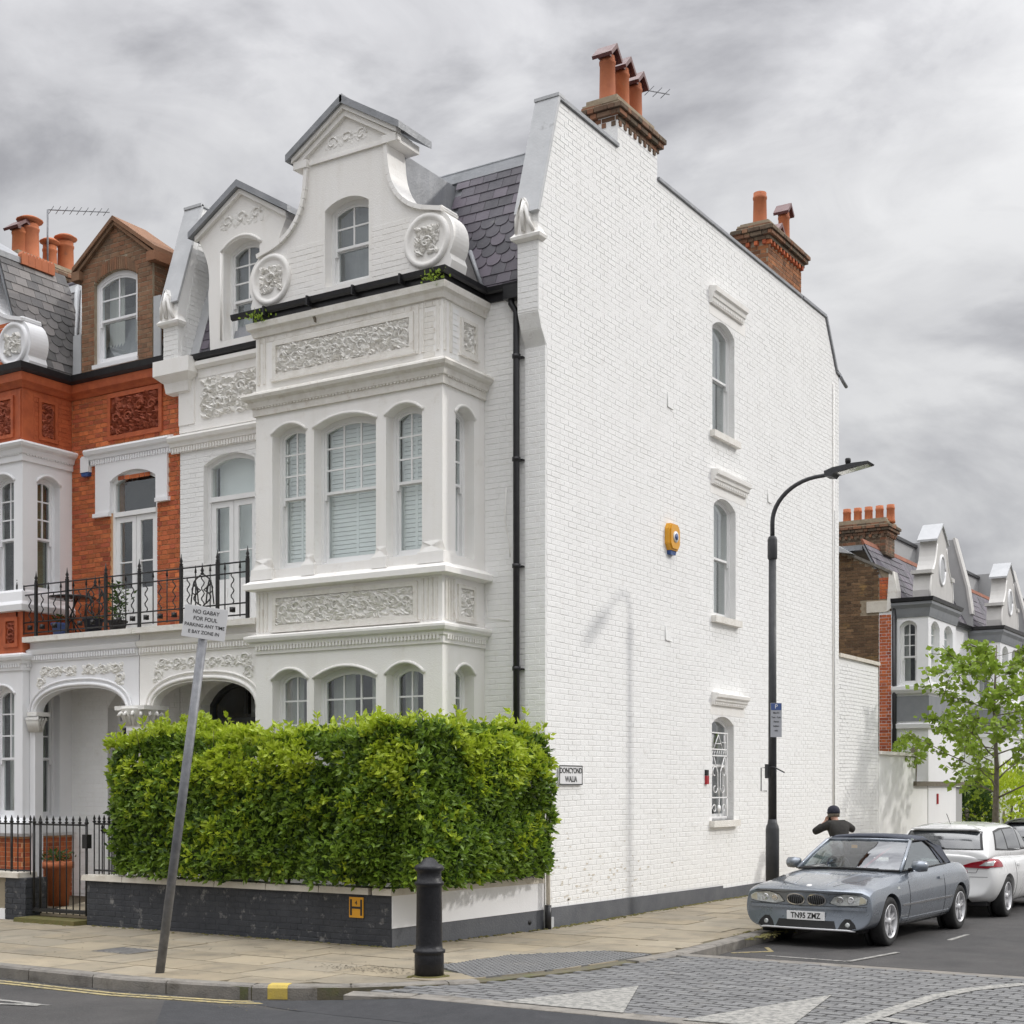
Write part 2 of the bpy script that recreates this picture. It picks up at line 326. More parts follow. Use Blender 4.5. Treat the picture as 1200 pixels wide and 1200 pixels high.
def arch(a0, a1, t0, ts, rise, n=10):
    h = (a1 - a0) / 2; c = (a0 + a1) / 2
    if rise <= 0: return [(a0, t0), (a1, t0), (a1, ts), (a0, ts)]
    R = (h * h + rise * rise) / (2 * rise); th = math.asin(min(1, h / R)); cy = ts + rise - R
    return [(a0, t0), (a1, t0)] + [(c + R * math.sin(th - 2 * th * i / n), cy + R * math.cos(th - 2 * th * i / n)) for i in range(n + 1)]
def ellarch(a0, a1, t0, ts, rise, n=18, p=2.4):
    h = (a1 - a0) / 2; c = (a0 + a1) / 2; pts = [(a0, t0), (a1, t0)]
    for i in range(n + 1):
        x = math.cos(math.pi * i / n); y = math.sin(math.pi * i / n)
        pts.append((c + h * abs(x) ** (2 / p) * (1 if x > 0 else -1), ts + rise * abs(y) ** (2 / p)))
    return pts
def rect(a0, a1, t0, t1): return [(a0, t0), (a1, t0), (a1, t1), (a0, t1)]
def clip(poly, a0, a1, t0, t1):
    def cl(P, ins, inter):
        o = []
        for i in range(len(P)):
            p, q = P[i - 1], P[i]
            if ins(q):
                if not ins(p): o.append(inter(p, q))
                o.append(q)
            elif ins(p): o.append(inter(p, q))
        return o
    def ix(c): return lambda p, q: (c, p[1] + (q[1] - p[1]) * (c - p[0]) / (q[0] - p[0]))
    def iy(c): return lambda p, q: (p[0] + (q[0] - p[0]) * (c - p[1]) / (q[1] - p[1]), c)
    for ins, inter in ((lambda p: p[0] >= a0, ix(a0)), (lambda p: p[0] <= a1, ix(a1)), (lambda p: p[1] >= t0, iy(t0)), (lambda p: p[1] <= t1, iy(t1))):
        poly = cl(poly, ins, inter)
        if not poly: return []
    return poly
def spans(loops, t):
    xs = []
    for l in loops:
        for i in range(len(l)):
            (a, b), (c, d) = l[i - 1], l[i]
            if (b > t) != (d > t): xs.append(a + (c - a) * (t - b) / (d - b))
    xs.sort(); return [(xs[i], xs[i + 1]) for i in range(0, len(xs) - 1, 2)]
def inter(A, B):
    return [(max(a, c), min(b, d)) for a, b in A for c, d in B if min(b, d) - max(a, c) > .02]
def courses(poly, holes, ch=.072, Ln=.215, jt=.008, jv=.006, bond='flemish', t0=None):
    loops = [poly] + list(holes); lo = min(p[1] for p in poly) if t0 is None else t0; hi = max(p[1] for p in poly); res = []
    amin = min(p[0] for p in poly); k = 0; t = lo
    while t < hi:
        iv = inter(spans(loops, t + .004), spans(loops, t + ch - .006))
        for a, b in iv:
            # snap to global bond so that courses line up
            x = amin - (Ln * .75 if bond == 'flemish' else Ln / 2) * (k % 2); j = 0
            while x < b:
                w = Ln if (bond != 'flemish' or j % 2 == 0) else Ln / 2
                q0, q1 = max(x, a), min(x + w - jv, b)
                if q1 - q0 > .03: h_ = math.sin(q0 * 91.7 + t * 57.3) * .0016 + .013 * _mn.noise(Vector((q0 * .9, t * .35, 2))) * (1 if t0 is not None or 1 else 0); res.append((round(q0, 3), round(q1, 3), t + h_, t + h_ + ch - jt))
                x += w; j += 1
        t += ch; k += 1
    return res
def vary(a, t): return 1 + .45 * _mn.noise(Vector((a * 1.1, t * 2.2, 0))) + .35 * _mn.noise(Vector((a * 4, t * 9, 5)))
def emit(items, fr, m, parent, proud=.006, limit=300, name='brick', ch=.003, jit=.0015, stuff='brickwork', base=0., key=None, foot=None):
    items = sorted(items, key=key or (lambda q: (fr((q[0] + q[1]) / 2, (q[2] + q[3]) / 2) - CAM).length))
    rnd = random.Random(len(items)); cache = {}
    for a0, a1, t0, t1 in items[:limit]:
        k = (round(a1 - a0, 2), round(t1 - t0, 3))
        if k not in cache:
            b = MB(); F0 = Fr((0, 0, 0), (1, 0, 0), (0, 0, 1), (0, 1, 0)); b.box(F0, 0, k[0] if k[0] > .02 else a1 - a0, 0, k[1], 0, proud + base, 0, ch)
            me = bpy.data.meshes.new(name); me.from_pydata(b.v, [], b.f[1:]); me.materials.append(M[m]); cache[k] = me
        link(name, cache[k], parent, fr.mat(a0, t0, -base - proud + proud * vary(a0, t0) + rnd.uniform(-jit, jit)))
    if items[limit:]:
        b = MB()
        for a0, a1, t0, t1 in items[limit:]:
            b.box(fr, a0, a1, t0, t1, -base, proud * vary(a0, t0) + rnd.uniform(-jit, jit), rnd.random(), ch)
        b.build(stuff, m, parent, kind='stuff', recalc=False)
def text(body, size, fr, a, t, d, m, parent, name='lettering', ext=.002, align='CENTER', sx=1., bold=0., local=False):
    cu = bpy.data.curves.new(name, 'FONT'); cu.body = body; cu.size = size; cu.extrude = ext; cu.align_x = align; cu.align_y = 'CENTER'; cu.offset = bold; cu.space_line = .9
    to = bpy.data.objects.new('tmp', cu); col.objects.link(to)
    dg = bpy.context.evaluated_depsgraph_get(); me = bpy.data.meshes.new_from_object(to.evaluated_get(dg)); bpy.data.objects.remove(to)
    me.name = name; me.transform(Matrix.Diagonal((sx, 1, 1, 1))); me.materials.clear(); me.materials.append(M[m])
    return link(name, me, parent, fr.mat(a, t, d))
def carving(mb, fr, a0, a1, t0, t1, d, dens=900, size=.05, seed=1, relief=.035):
    # scrolls, leaves and rosettes modelled in low relief
    r = random.Random(seed); n = int((a1 - a0) * (t1 - t0) * dens)
    def leaf(x, y, L_, w, ang, h):
        c, s_ = math.cos(ang), math.sin(ang); P = [(-.5, 0), (-.15, -.5), (.25, -.38), (.5, 0), (.25, .38), (-.15, .5)]
        pts = [fr(min(max(x + (u * L_ * c - v * w * s_), a0), a1), min(max(y + (u * L_ * s_ + v * w * c), t0), t1), d) for u, v in P]
        top = [fr(x + u * L_ * c, y + u * L_ * s_, d + h) for u in (-.25, .25)]
        mb.add(pts + top, [(0, 1, 6), (1, 2, 7, 6), (2, 3, 7), (3, 4, 7), (4, 5, 6, 7), (5, 0, 6)])
    for i in range(n):
        x, y = r.uniform(a0 + size * .3, a1 - size * .3), r.uniform(t0 + size * .3, t1 - size * .3)
        ang = math.sin(x * 9) * 2 + math.cos(y * 13 + x * 3) * 2 + r.uniform(-.5, .5)
        s_ = size * r.uniform(.7, 1.5); leaf(x, y, s_ * 1.35, s_ * .75, ang, relief * r.uniform(.6, 1.2))
    for i in range(max(1, int((a1 - a0) / .22))):
        x = a0 + (a1 - a0) * (i + .5) / max(1, int((a1 - a0) / .22)); y = (t0 + t1) / 2 + r.uniform(-.3, .3) * (t1 - t0) * .5
        pts = [fr(x + .09 * math.cos(k * .5) * (1 - k / 16), min(max(y + .09 * math.sin(k * .5) * (1 - k / 16), t0), t1), d + relief * .7) for k in range(13)]
        mb.tube(pts, size * .22, 5)
def frame_rect(mb, fr, a0, a1, t0, t1, w, d0, d1):
    mb.prism(fr, rect(a0, a1, t0, t1), d0, d1, [rect(a0 + w, a1 - w, t0 + w, t1 - w)])
def inset(poly, k):
    n = len(poly); o = []
    for i in range(n):
        p0, p, p1 = Vector(poly[i - 1]), Vector(poly[i]), Vector(poly[(i + 1) % n])
        d0 = (p - p0).normalized(); d1 = (p1 - p).normalized(); n0 = Vector((-d0.y, d0.x)); n1 = Vector((-d1.y, d1.x))
        m_ = (n0 + n1).normalized(); m_ = m_ / max(m_.dot(n0), .4); o.append(tuple(p + m_ * k))
    return o
def sash(parent, fr, a0, a1, t0, ts, rise, rec=.16, cols=3, rows=3, mid=None, lower=(1, 1), back='blind', name='window', sill=True, fw=.05, jm='joinery', horns=True, slat=True, label=None, rb=.45):
    A = arch(a0, a1, t0, ts, rise); top = ts + rise; mid = mid if mid is not None else t0 + (top - t0) * .5
    f = MB(); inn = inset(A, fw); f.prism(fr, A, -rec - .09, -rec, [inn])
    w = f.build(name, jm, parent, label=label)
    x0, x1 = a0 + fw, a1 - fw; sb = MB(); g = .035
    # upper sash proud, lower sash behind
    Ai = arch(x0, x1, mid, ts - .01, max(rise - .02, 0)) if rise > 0 else rect(x0, x1, mid, ts - fw)
    up = [p for p in inset(inn, 0)]
    up = clip(inn, x0, x1, mid, top)
    sb.prism(fr, up, -rec - .045, -rec - .012, [inset(up, g)])
    lo = rect(x0, x1, t0 + fw, mid + .03)
    sb.prism(fr, lo, -rec - .085, -rec - .05, [rect(x0 + g, x1 - g, t0 + fw + .06, mid - .01)])
    ui = inset(up, g); ua0, ua1 = x0 + g, x1 - g; ut0, ut1 = min(p[1] for p in ui), max(p[1] for p in ui)
    b = .011
    for i in range(1, cols):
        x = ua0 + (ua1 - ua0) * i / cols; c = clip(ui, x - b, x + b, ut0, ut1 + 1)
        if c: sb.prism(fr, c, -rec - .04, -rec - .018)
    for j in range(1, rows):
        y = ut0 + (ut1 - ut0) * j / rows; sb.box(fr, ua0, ua1, y - b, y + b, -rec - .038, -rec - .02)
    for i in range(1, lower[0]):
        x = ua0 + (ua1 - ua0) * i / lower[0]; sb.box(fr, x - b, x + b, t0 + fw + .06, mid - .01, -rec - .08, -rec - .055)
    if horns:
        for x in (x0, x1 - .035): sb.prism(fr, [(x, mid - .07), (x + .035, mid - .07), (x + .035, mid), (x, mid)], -rec - .045, -rec - .012)
    sb.build('sash', jm, w)
    pm = {}
    for i in range(cols):
        for j in range(rows):
            c = clip(ui, ua0 + (ua1 - ua0) * i / cols, ua0 + (ua1 - ua0) * (i + 1) / cols, ut0 + (ut1 - ut0) * j / rows, ut0 + (ut1 - ut0) * (j + 1) / rows)
            if len(c) > 2: MB().prism(fr, c, -rec - .032, -rec - .028).build('pane', 'glass', w)
    for i in range(lower[0]):
        MB().box(fr, ua0 + (ua1 - ua0) * i / lower[0], ua0 + (ua1 - ua0) * (i + 1) / lower[0], t0 + fw + .06, mid - .01, -rec - .07, -rec - .066).build('pane', 'glass', w)
    if sill: MB().box(fr, a0 - .02, a1 + .02, t0 - .05, t0 + .012, -rec - .08, -rec + .09).build('sill', jm, w)
    if back == 'blind':
        bb = MB(); y = t0 + .06
        if slat:
            while y < top - .02:
                s_ = clip(inn, x0, x1, y, y + .045)
                if len(s_) > 2: bb.box(fr, x0, x1, y, y + .05, -rec - .16, -rec - .13)
                y += .058
            for x in [x0, (x0 + x1) / 2 - .02, x1 - .04]: bb.box(fr, x, x + .04, t0 + .05, ts, -rec - .165, -rec - .125)
        else: bb.box(fr, x0, x1, t0, top, -rec - .16, -rec - .15)
        bb.build('blind', 'blind_white', w)
    elif back == 'curtain':
        bb = MB()
        for q0, q1 in ((x0, x0 + (x1 - x0) * .38), (x1 - (x1 - x0) * .3, x1)):
            n = 9; P = [fr(q0 + (q1 - q0) * i / n, t0, -rec - .2 - .025 * (i % 2)) for i in range(n + 1)]; Q = [p + fr.w * (top - t0) for p in P]
            bb.add(P + Q, [(i, i + 1, i + n + 2, i + n + 1) for i in range(n)], smooth=True)
        bb.build('curtain', 'curtain', w, recalc=False)
    elif back == 'green': MB().box(fr, x0, x1, t0, top, -rec - .16, -rec - .15).build('blind', 'blind_green', w)
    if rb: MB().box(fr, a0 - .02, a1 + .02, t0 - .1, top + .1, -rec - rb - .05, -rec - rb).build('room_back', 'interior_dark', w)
    return w
# ================================================================ SETTING: ground, road, pavements, kerbs
def sheet(name, m, poly, z0, z1, label=None, parent=None, kind='structure'):
    return MB().prism(GZ, poly, z0, z1).build(name, m, parent, kind=kind)
RZ = -.12
big = 160
sheet('ground', 'soil', rect(-big, big, -big, big), -.6, -.30)
KL = [(-90, -6.08), (-5, -6.08), (-.9, -6.06), (.31, -5.84), (1.09, -5.42), (1.55, -4.95), (1.95, -4.45), (2.35, -3.2), (2.50, -2.2), (2.58, -1.5), (2.56, -.5), (2.52, .6), (2.50, 3), (2.50, 90)]
def along(P, step):
    # resample a polyline
    out = []; acc = 0
    for i in range(len(P) - 1):
        a, b = Vector(P[i]), Vector(P[i + 1]); l = (b - a).length; q = acc
        while q < l: out.append(tuple(a + (b - a) * q / l)); q += step
        acc = q - l
    return out
# main road (older and newer asphalt)
sheet('road', 'asphalt', [(-90, -40), (120, -40), (120, 120), (2.3, 120), (2.3, -2), (1.2, -6.0), (-90, -6.0)], -.3, RZ)
sheet('road_patch', 'asphalt_new', [(-.2, -6.30), (1.1, -6.18), (2.1, -5.82), (12, -5.75), (12, -12), (3.2, -9), (1, -7.6)], RZ, RZ + .004)
# pavement base (slabs sit on it)
pv = [p for p in KL]
sheet('pavement', 'paving_joint', [(-90, 0.1)] + [(x + .02, y + .02) if i < 6 else (x - .02, y) for i, (x, y) in enumerate(pv)] + [(-.9, 90), (-.9, 0.1)], -.3, -.014)
pvo = bpy.data.objects['pavement']
# kerb stones
def kerb(pts, w, top, n_len=.9):
    P = along(pts, .05); n = int(n_len / .05); i = 0; k = 0
    while i < len(P) - 1 and k < 70:
        seg = P[i:i + n + 1]
        if len(seg) < 2: break
        tops = [top(*q) for q in (seg[0], seg[-1])]
        if min(tops) > RZ + .01:
            b = MB(); prof = []
            sg = [seg[0], seg[len(seg) // 2], seg[-1]]
            d = (Vector(sg[-1]) - Vector(sg[0])).normalized() * .006; sg[0] = tuple(Vector(sg[0]) + d); sg[-1] = tuple(Vector(sg[-1]) - d)
            z = sum(tops) / 2
            b.sweep(sg, [(.0, -.28), (.0, z - .02), (-.02, z), (-w, z), (-w, -.28)])
            b.build('kerb_stone', 'kerb_stone', pvo)
            k += 1
        i += n
def kt(x, y): return .0
KF = [(-14, -6.08)] + KL[1:7]
kerb(KF, .17, kt, .95)
kerb([(2.50, -2.35), (2.58, -1.5), (2.56, -.5), (2.52, .6), (2.50, 3), (2.50, 30)], .17, kt, .9)
MB().sweep([(-90, -6.08), (-14.05, -6.08)], [(0, -.28), (0, 0), (-.17, 0), (-.17, -.28)]).build('kerb', 'kerb_stone', pvo)
MB().sweep([(2.5, 31), (2.5, 90)], [(0, -.28), (0, 0), (-.17, 0), (-.17, -.28)]).build('kerb', 'kerb_stone', pvo)
MB().sweep([(.50, -5.735), (.66, -5.65)], [(.006, RZ), (.006, -.022), (-.018, .004), (-.17, .004), (-.17, RZ)]).build('yellow_kerb_mark', 'yellow_kerb', pvo)
# paving slabs: front pavement, rows parallel to the wall with staggered joints
rnd = random.Random(3)
def inpoly(x, y, P):
    c = False
    for i in range(len(P)):
        (a, b), (d, e_) = P[i - 1], P[i]
        if (b > y) != (e_ > y) and x < a + (d - a) * (y - b) / (e_ - b): c = not c
    return c
PAV = [(-14, -2.55), (-14, -5.90), (-5, -5.90), (-.9, -5.88), (.22, -5.68), (.95, -5.28), (1.40, -4.83), (1.78, -4.38), (2.16, -3.2), (2.31, -2.2), (2.40, -1.5), (2.38, -.5), (2.34, .6), (2.32, 3), (2.32, 26), (0.02, 26), (0.02, -.0), (-.35, -2.72), (-5.2, -2.74)]
TACT = [(.95, -3.75), (1.78, -4.3), (2.12, -3.3), (2.28, -2.3), (2.34, -1.75), (1.75, -1.75), (1.1, -2.6)]
items = []
y = -5.9; r = 0
while y < 26:
    hgt = .60 if y < 0 else .62; x = -14 - (.45 if r % 2 else 0); 
    while x < 2.6:
        w = rnd.choice((.62, .75, .9)); c = clip(rect(x + .006, x + w - .006, y + .006, y + hgt - .006), -20, 20, -20, 40)
        # clip slab against the pavement outline by convex test on its centre and corners
        pts = [(px, py) for px, py in c]; ins = [inpoly(px, py, PAV) for px, py in pts]
        cx_, cy_ = x + w / 2, y + hgt / 2
        if any(ins) or inpoly(cx_, cy_, PAV): items.append((x + .006, x + w - .006, y + .006, y + hgt - .006, all(ins)))
        x += w
    y += hgt; r += 1
def cut(poly, P):
    # intersect two polygons by bmesh-free sampling: march along the slab edge and pull outside points in
    (cx_, cy_) = (sum(p[0] for p in poly) / len(poly), sum(p[1] for p in poly) / len(poly)); dens = []
    if not inpoly(cx_, cy_, P):
        good = [p for p in poly if inpoly(*p, P)]
        if not good: return []
        cx_, cy_ = (sum(p[0] for p in good) / len(good) * .9 + cx_ * .1, sum(p[1] for p in good) / len(good) * .9 + cy_ * .1)
        if not inpoly(cx_, cy_, P): cx_, cy_ = good[0][0] * .98 + cx_ * .02, good[0][1] * .98 + cy_ * .02
        if not inpoly(cx_, cy_, P): return []
    for i in range(len(poly)):
        a, b = poly[i], poly[(i + 1) % len(poly)]
        for k in range(4): dens.append((a[0] + (b[0] - a[0]) * k / 4, a[1] + (b[1] - a[1]) * k / 4))
    res = []
    for p in dens:
        if inpoly(*p, P): res.append(p); continue
        lo, hi = 0., 1.
        for _ in range(14):
            m_ = (lo + hi) / 2
            if inpoly(cx_ + (p[0] - cx_) * m_, cy_ + (p[1] - cy_) * m_, P): lo = m_
            else: hi = m_
        res.append((cx_ + (p[0] - cx_) * lo, cy_ + (p[1] - cy_) * lo))
    return res
items.sort(key=lambda q: (Vector(((q[0] + q[1]) / 2, (q[2] + q[3]) / 2, 0)) - CAM).length)
nslab = 0; rest = MB()
for a0, a1, b0, b1, full in items:
    P = rect(a0, a1, b0, b1)
    if not full: P = cut(P, PAV)
    cxy = ((a0 + a1) / 2, (b0 + b1) / 2)
    if inpoly(*cxy, TACT) or len(P) < 3: continue
    ar = abs(sum(P[i - 1][0] * P[i][1] - P[i][0] * P[i - 1][1] for i in range(len(P)))) / 2
    if ar < .02: continue
    dz = rnd.uniform(-.004, .003)
    if nslab < 290: MB().prism(GZ, P, -.05, dz).build('paving_slab', 'paving', pvo); nslab += 1
    else: rest.prism(GZ, P, -.05, dz, tint=rnd.random())
rest.build('paving_slabs_far', 'paving', pvo, kind='stuff')
# blister paving at the dropped kerb
tb = MB(); tb.prism(GZ, TACT, -.05, .001); y = -4.3
while y < -1.7:
    x = .9
    while x < 2.5:
        if inpoly(x, y, TACT): tb.lathe((x, y, .001), [(.016, 0), (.012, .007)], 6)
        x += .068
    y += .068
tb.build('tactile_paving', 'sett', pvo, kind='stuff')
# moss and weeds along the foot of the walls
ms = MB(); r_ = random.Random(5)
def mossline(a, b, n, w):
    for _ in range(n):
        q = r_.random(); p = Vector(a) + (Vector(b) - Vector(a)) * q; nrm = Vector((b[1] - a[1], a[0] - b[0])).normalized()
        p = p + nrm * abs(r_.gauss(0, w)); s_ = r_.uniform(.008, .03)
        ms.lathe((p.x, p.y, -.003), [(s_, 0), (s_ * .8, s_ * .35), (s_ * .2, s_ * .6)], 5, smooth=True)
mossline((.02, 0), (.02, 12), 900, .05); mossline((-.36, -2.72), (.02, -.05), 90, .04); mossline((-5.2, -2.78), (-.4, -2.74), 120, .03)
mossline((-6.3, -2.9), (-5.3, -2.9), 90, .03); mossline((2.3, .5), (2.3, 6), 120, .02); mossline((1.2, -4.55), (1.5, -4.35), 60, .04); mossline((2.62, .1), (2.55, 2), 150, .08)
ms.build('moss', 'moss', kind='stuff', recalc=False)
lt = MB()
for _ in range(420):
    q = r_.random()
    if q < .45: x, y = r_.gauss(.55, .28), r_.gauss(-4.35, .12)
    elif q < .75: x, y = r_.uniform(-6, 1.2), -6.08 - abs(r_.gauss(.1, .1))
    else: x, y = r_.uniform(-6, 2.2), r_.uniform(-5.7, -3.0)
    z = RZ + .006 if y < -6.05 else .004; s_ = r_.uniform(.008, .022); a = r_.uniform(0, 6.3); c_, d_ = math.cos(a) * s_, math.sin(a) * s_
    lt.add([(x - c_, y - d_, z), (x + d_ * .5, y - c_ * .5, z + .004), (x + c_, y + d_, z + .002), (x - d_ * .5, y + c_ * .5, z + .005)], [(0, 1, 2), (0, 2, 3)])
lt.build('leaf_litter', 'bark', kind='stuff', recalc=False)
MB().prism(GZ, rect(-2.9, -2.35, -4.75, -4.3), .0035, .006).build('drain_cover', 'kerb_stone', kind='structure')
for k in range(6): MB().box(GZ, -2.86 + k * .085, -2.82 + k * .085, -4.71, -4.34, .006, .010).build('drain_cover_rib', 'sett', bpy.data.objects['drain_cover'])
# raised table of setts with stone margins and ramps
TZ = -.012
TB = [(1.35, -5.72), (1.98, -5.52), (14, -5.46), (14, -1.2), (2.62, -1.35), (2.52, -2.2), (2.36, -3.2), (1.97, -4.45), (1.57, -4.95)]
table = sheet('raised_table', 'sett_joint', TB, -.3, TZ - .012)
MB().prism(Fr((0, 0, 0), (0, 1, 0), (1, 0, 0)), [(-1.36, RZ), (-.80, RZ + .002), (-1.36, TZ - .004)], 2.6, 14).build('ramp', 'asphalt', table, kind='structure')
MB().box(GZ, 2.55, 14, -1.62, -1.42, -.05, TZ + .001).build('table_margin', 'kerb_stone', table)
mg = [(1.36, -5.70), (1.98, -5.50), (6.6, -5.47)]
P = along(mg, .6)
for i in range(len(P) - 1):
    b = MB(); b.sweep([P[i], tuple(Vector(P[i + 1]) - (Vector(P[i + 1]) - Vector(P[i])).normalized() * .004)], [(.05, -.28), (.05, TZ - .005), (.04, TZ), (-.19, TZ), (-.20, TZ - .002), (-.20, -.28)]); b.build('edge_stone', 'kerb_stone', table)
_in = [(.35, -5.93, RZ + .002), (.95, -5.78, RZ + .03), (1.45, -5.73, RZ + .07), (2.0, -5.56, TZ - .007), (6.6, -5.525, TZ - .007), (14, -5.525, TZ - .007)]; _out = [(.40, -6.0, RZ + .001), (1.1, -6.12, RZ + .005), (1.6, -6.14, RZ + .006), (2.1, -6.12, RZ + .007), (6.6, -6.10, RZ + .007), (14, -6.10, RZ + .007)]
_v = _in + _out + [(x, y, -.28) for x, y, z in _in + _out]; _n = 6
MB().add(_v, [(i, i + 1, _n + i + 1, _n + i) for i in range(5)] + [(_n + i, _n + i + 1, 3 * _n + i + 1, 3 * _n + i) for i in range(5)] + [(i + 1, i, 2 * _n + i, 2 * _n + i + 1) for i in range(5)] + [(0, _n, 3 * _n, 2 * _n)]).build('ramp', 'asphalt_new', table, kind='structure')
MB().sweep([(6.6, -5.47), (14, -5.47)], [(.05, -.28), (.05, TZ - .005), (.04, TZ), (-.19, TZ), (-.20, TZ - .002), (-.20, -.28)]).build('edge_stone', 'kerb_stone', table)
# painted chevron triangles and curved give-way line lie on the setts
TRI = [[(2.75, -5.36), (3.88, -5.36), (3.30, -3.95)], [(4.42, -5.42), (5.25, -5.36), (4.95, -3.55)]]
bed = []; y = -5.44; r = 0
while y < -1.66:
    x = 1.2 - (.11 if r % 2 else 0)
    while x < 10.5:
        if inpoly(x + .1, y + .055, [(2.02, -5.30), (14, -5.28), (14, -1.62), (2.66, -1.62), (2.56, -2.2), (2.40, -3.2), (2.03, -4.4), (1.66, -4.9), (1.5, -5.4)]): bed.append((x, x + .212, y, y + .106))
        x += .22
    y += .114; r += 1
bed.sort(key=lambda q: (Vector((q[0], q[2], 0)) - CAM).length)
sc_ = {}
rs = random.Random(2)
sett_me = None
vis = [q for q in bed]
bb = MB(); bb.box(Fr((0, 0, 0), (1, 0, 0), (0, 0, 1), (0, 1, 0)), 0, .205, 0, .104, -.04, 0, 0, .006)
sett_me = bpy.data.meshes.new('sett'); sett_me.from_pydata(bb.v, [], bb.f[1:]); sett_me.materials.append(M['sett'])
def px_(x, y):
    d = Vector((x, y, 0)) - CAM; s_, c_ = math.sin(rad(32.05)), math.cos(rad(32.05)); dep = -d.x * s_ + d.y * c_
    return 600 + 1661 * (d.x * c_ + d.y * s_) / dep, 922 + 1661 * 1.78 / dep
ns = 0; bb = MB()
for q in bed:
    u, v = px_(q[0], q[2])
    if ns < 300 and u < 1215 and v < 1204:
        m_ = Matrix.Translation((q[0], q[2], TZ + rs.uniform(-.002, .003))) @ Matrix.Rotation(rs.uniform(-.02, .02), 4, 'Z')
        link('sett', sett_me, table, m_); ns += 1
    else: bb.box(GZ, q[0], q[1] - .006, q[2], q[3], -.04, TZ + rs.uniform(-.002, .003), rs.random(), .006)
bb.build('setts', 'sett', table, kind='stuff', recalc=False)
def paint(name, P, z, m='road_paint'): return MB().prism(GZ, P, z, z + .004).build(name, m, kind='structure')
def line(name, pts, w, z, m='road_paint'):
    return MB().sweep(pts, [(w / 2, z), (w / 2, z + .004), (-w / 2, z + .004), (-w / 2, z)]).build(name, m, kind='structure')
for t in TRI: paint('ramp_marking', t, TZ + .004)
cur = [(5.55, -5.40), (5.62, -4.6), (5.66, -3.9), (5.72, -3.2), (5.86, -2.6), (6.15, -2.05), (6.6, -1.75), (7.6, -1.7)]
line('curved_marking', cur, .14, TZ + .004)
line('curved_marking_branch', [(5.70, -4.55), (6.3, -4.75), (7.6, -5.2)], .13, TZ + .0045)
# double yellow lines following the kerb, bay markings
def off(P, k):
    r = []
    for i, p in enumerate(P):
        p = Vector(p); a = Vector(P[max(i - 1, 0)]); b = Vector(P[min(i + 1, len(P) - 1)]); d = (b - a).normalized(); r.append(tuple(p + Vector((d.y, -d.x)) * k))
    return r
kf = [(-40, -6.08), (-5, -6.08), (-.9, -6.06), (.31, -5.84), (1.09, -5.50), (1.5, -5.2)]
line('yellow_line', off([p for p in KL[:1]] + KF[1:5] + [(1.25, -5.40)], .16), .06, RZ + .002, 'yellow_paint')
line('yellow_line', off([p for p in KL[:1]] + KF[1:5] + [(1.45, -5.52)], .27), .06, RZ + .002, 'yellow_paint')
line('bay_line', [(-9, -7.02), (-.95, -7.05), (-2.2, -7.62), (-9, -7.62)], .08, RZ + .002)
line('bay_line', [(-2.0, -7.42), (-.9, -7.10)], .05, RZ + .005)
line('parking_line', [(4.02, -.35), (3.05, -.30)], .05, RZ + .002); line('parking_line', [(4.02, -.38), (4.22, .75)], .06, RZ + .0065)
line('parking_line', [(4.36, 2.4), (4.38, 3.2)], .06, RZ + .002); line('parking_line', [(4.55, 6.4), (4.6, 8.2)], .06, RZ + .002)
line('yellow_line', [(2.62, -.28), (2.95, .1), (2.75, .45)], .05, RZ + .002, 'yellow_paint')
sheet('front_garden', 'soil', [(-12.6, .0), (-5.0, 0), (-.1, 0), (-.45, -2.6), (-12.6, -2.6)], -.2, .06)
sheet('garden_path', 'paving', [(-7.9, .2), (-4.3, .2), (-5.2, -2.58), (-6.35, -2.58)], .06, .10)
# ================================================================ CORNER HOUSE (white painted)
def glazed_wall(mb, fr, poly, holes, d0, d1): mb.prism(fr, poly, d0, d1, holes)
house = thing('corner_house', 'white painted brick end of terrace house with shaped gable and tall blank side wall', 'house', (-3, 2, 0))
# ---- side wall
SW = [(.0, -.3), (10.95, -.3), (10.95, 9.6), (10.78, 9.66), (10.19, 10.53), (8.98, 10.53), (3.13, 10.53), (3.13, 11.02), (1.91, 11.02), (1.91, 10.53), (.31, 10.53), (-.20, 8.9), (-.20, 7.70), (-.13, 7.52), (0, 7.34)]
sw = [(5.07, 5.93, 7.33, 8.98, .14), (5.12, 5.98, 4.45, 6.20, .14), (5.05, 5.91, 1.25, 2.76, .13)]
SH = [arch(a, b, c, d, e_) for a, b, c, d, e_ in sw]
side = MB(); side.prism(SX, SW, -.30, -.0012, SH); side = side.build('side_wall', 'white_mortar', house)
smooth = [rect(4.92, 6.40, 9.02, 9.33), rect(4.96, 6.42, 6.24, 6.53), rect(4.98, 6.35, 2.82, 3.10)]
bh = SH + [rect(4.95, 6.38, 9.14, 9.33), rect(4.98, 6.40, 6.36, 6.55), rect(4.98, 6.35, 2.90, 3.10)]
BK = [(.0, .20), (5.45, .20), (5.45, .165), (10.95, .165)] + SW[2:]
its = courses(BK, bh, bond='stretcher', t0=.165)
emit(its, SX, 'white_brick', side, proud=.0022, jit=.0013, ch=.0035)
for (a, b, c, d, e_), (y0, y1, z0) in zip(sw, ((4.95, 6.38, 9.33), (4.98, 6.40, 6.53), (4.98, 6.35, 3.10))):
    MB().prism(SX, [(y0, d + e_ + .02), (y1, d + e_ + .02), (y1, z0), (y0, z0)], -.006, .003).build('smooth_lintel', 'stucco', side)
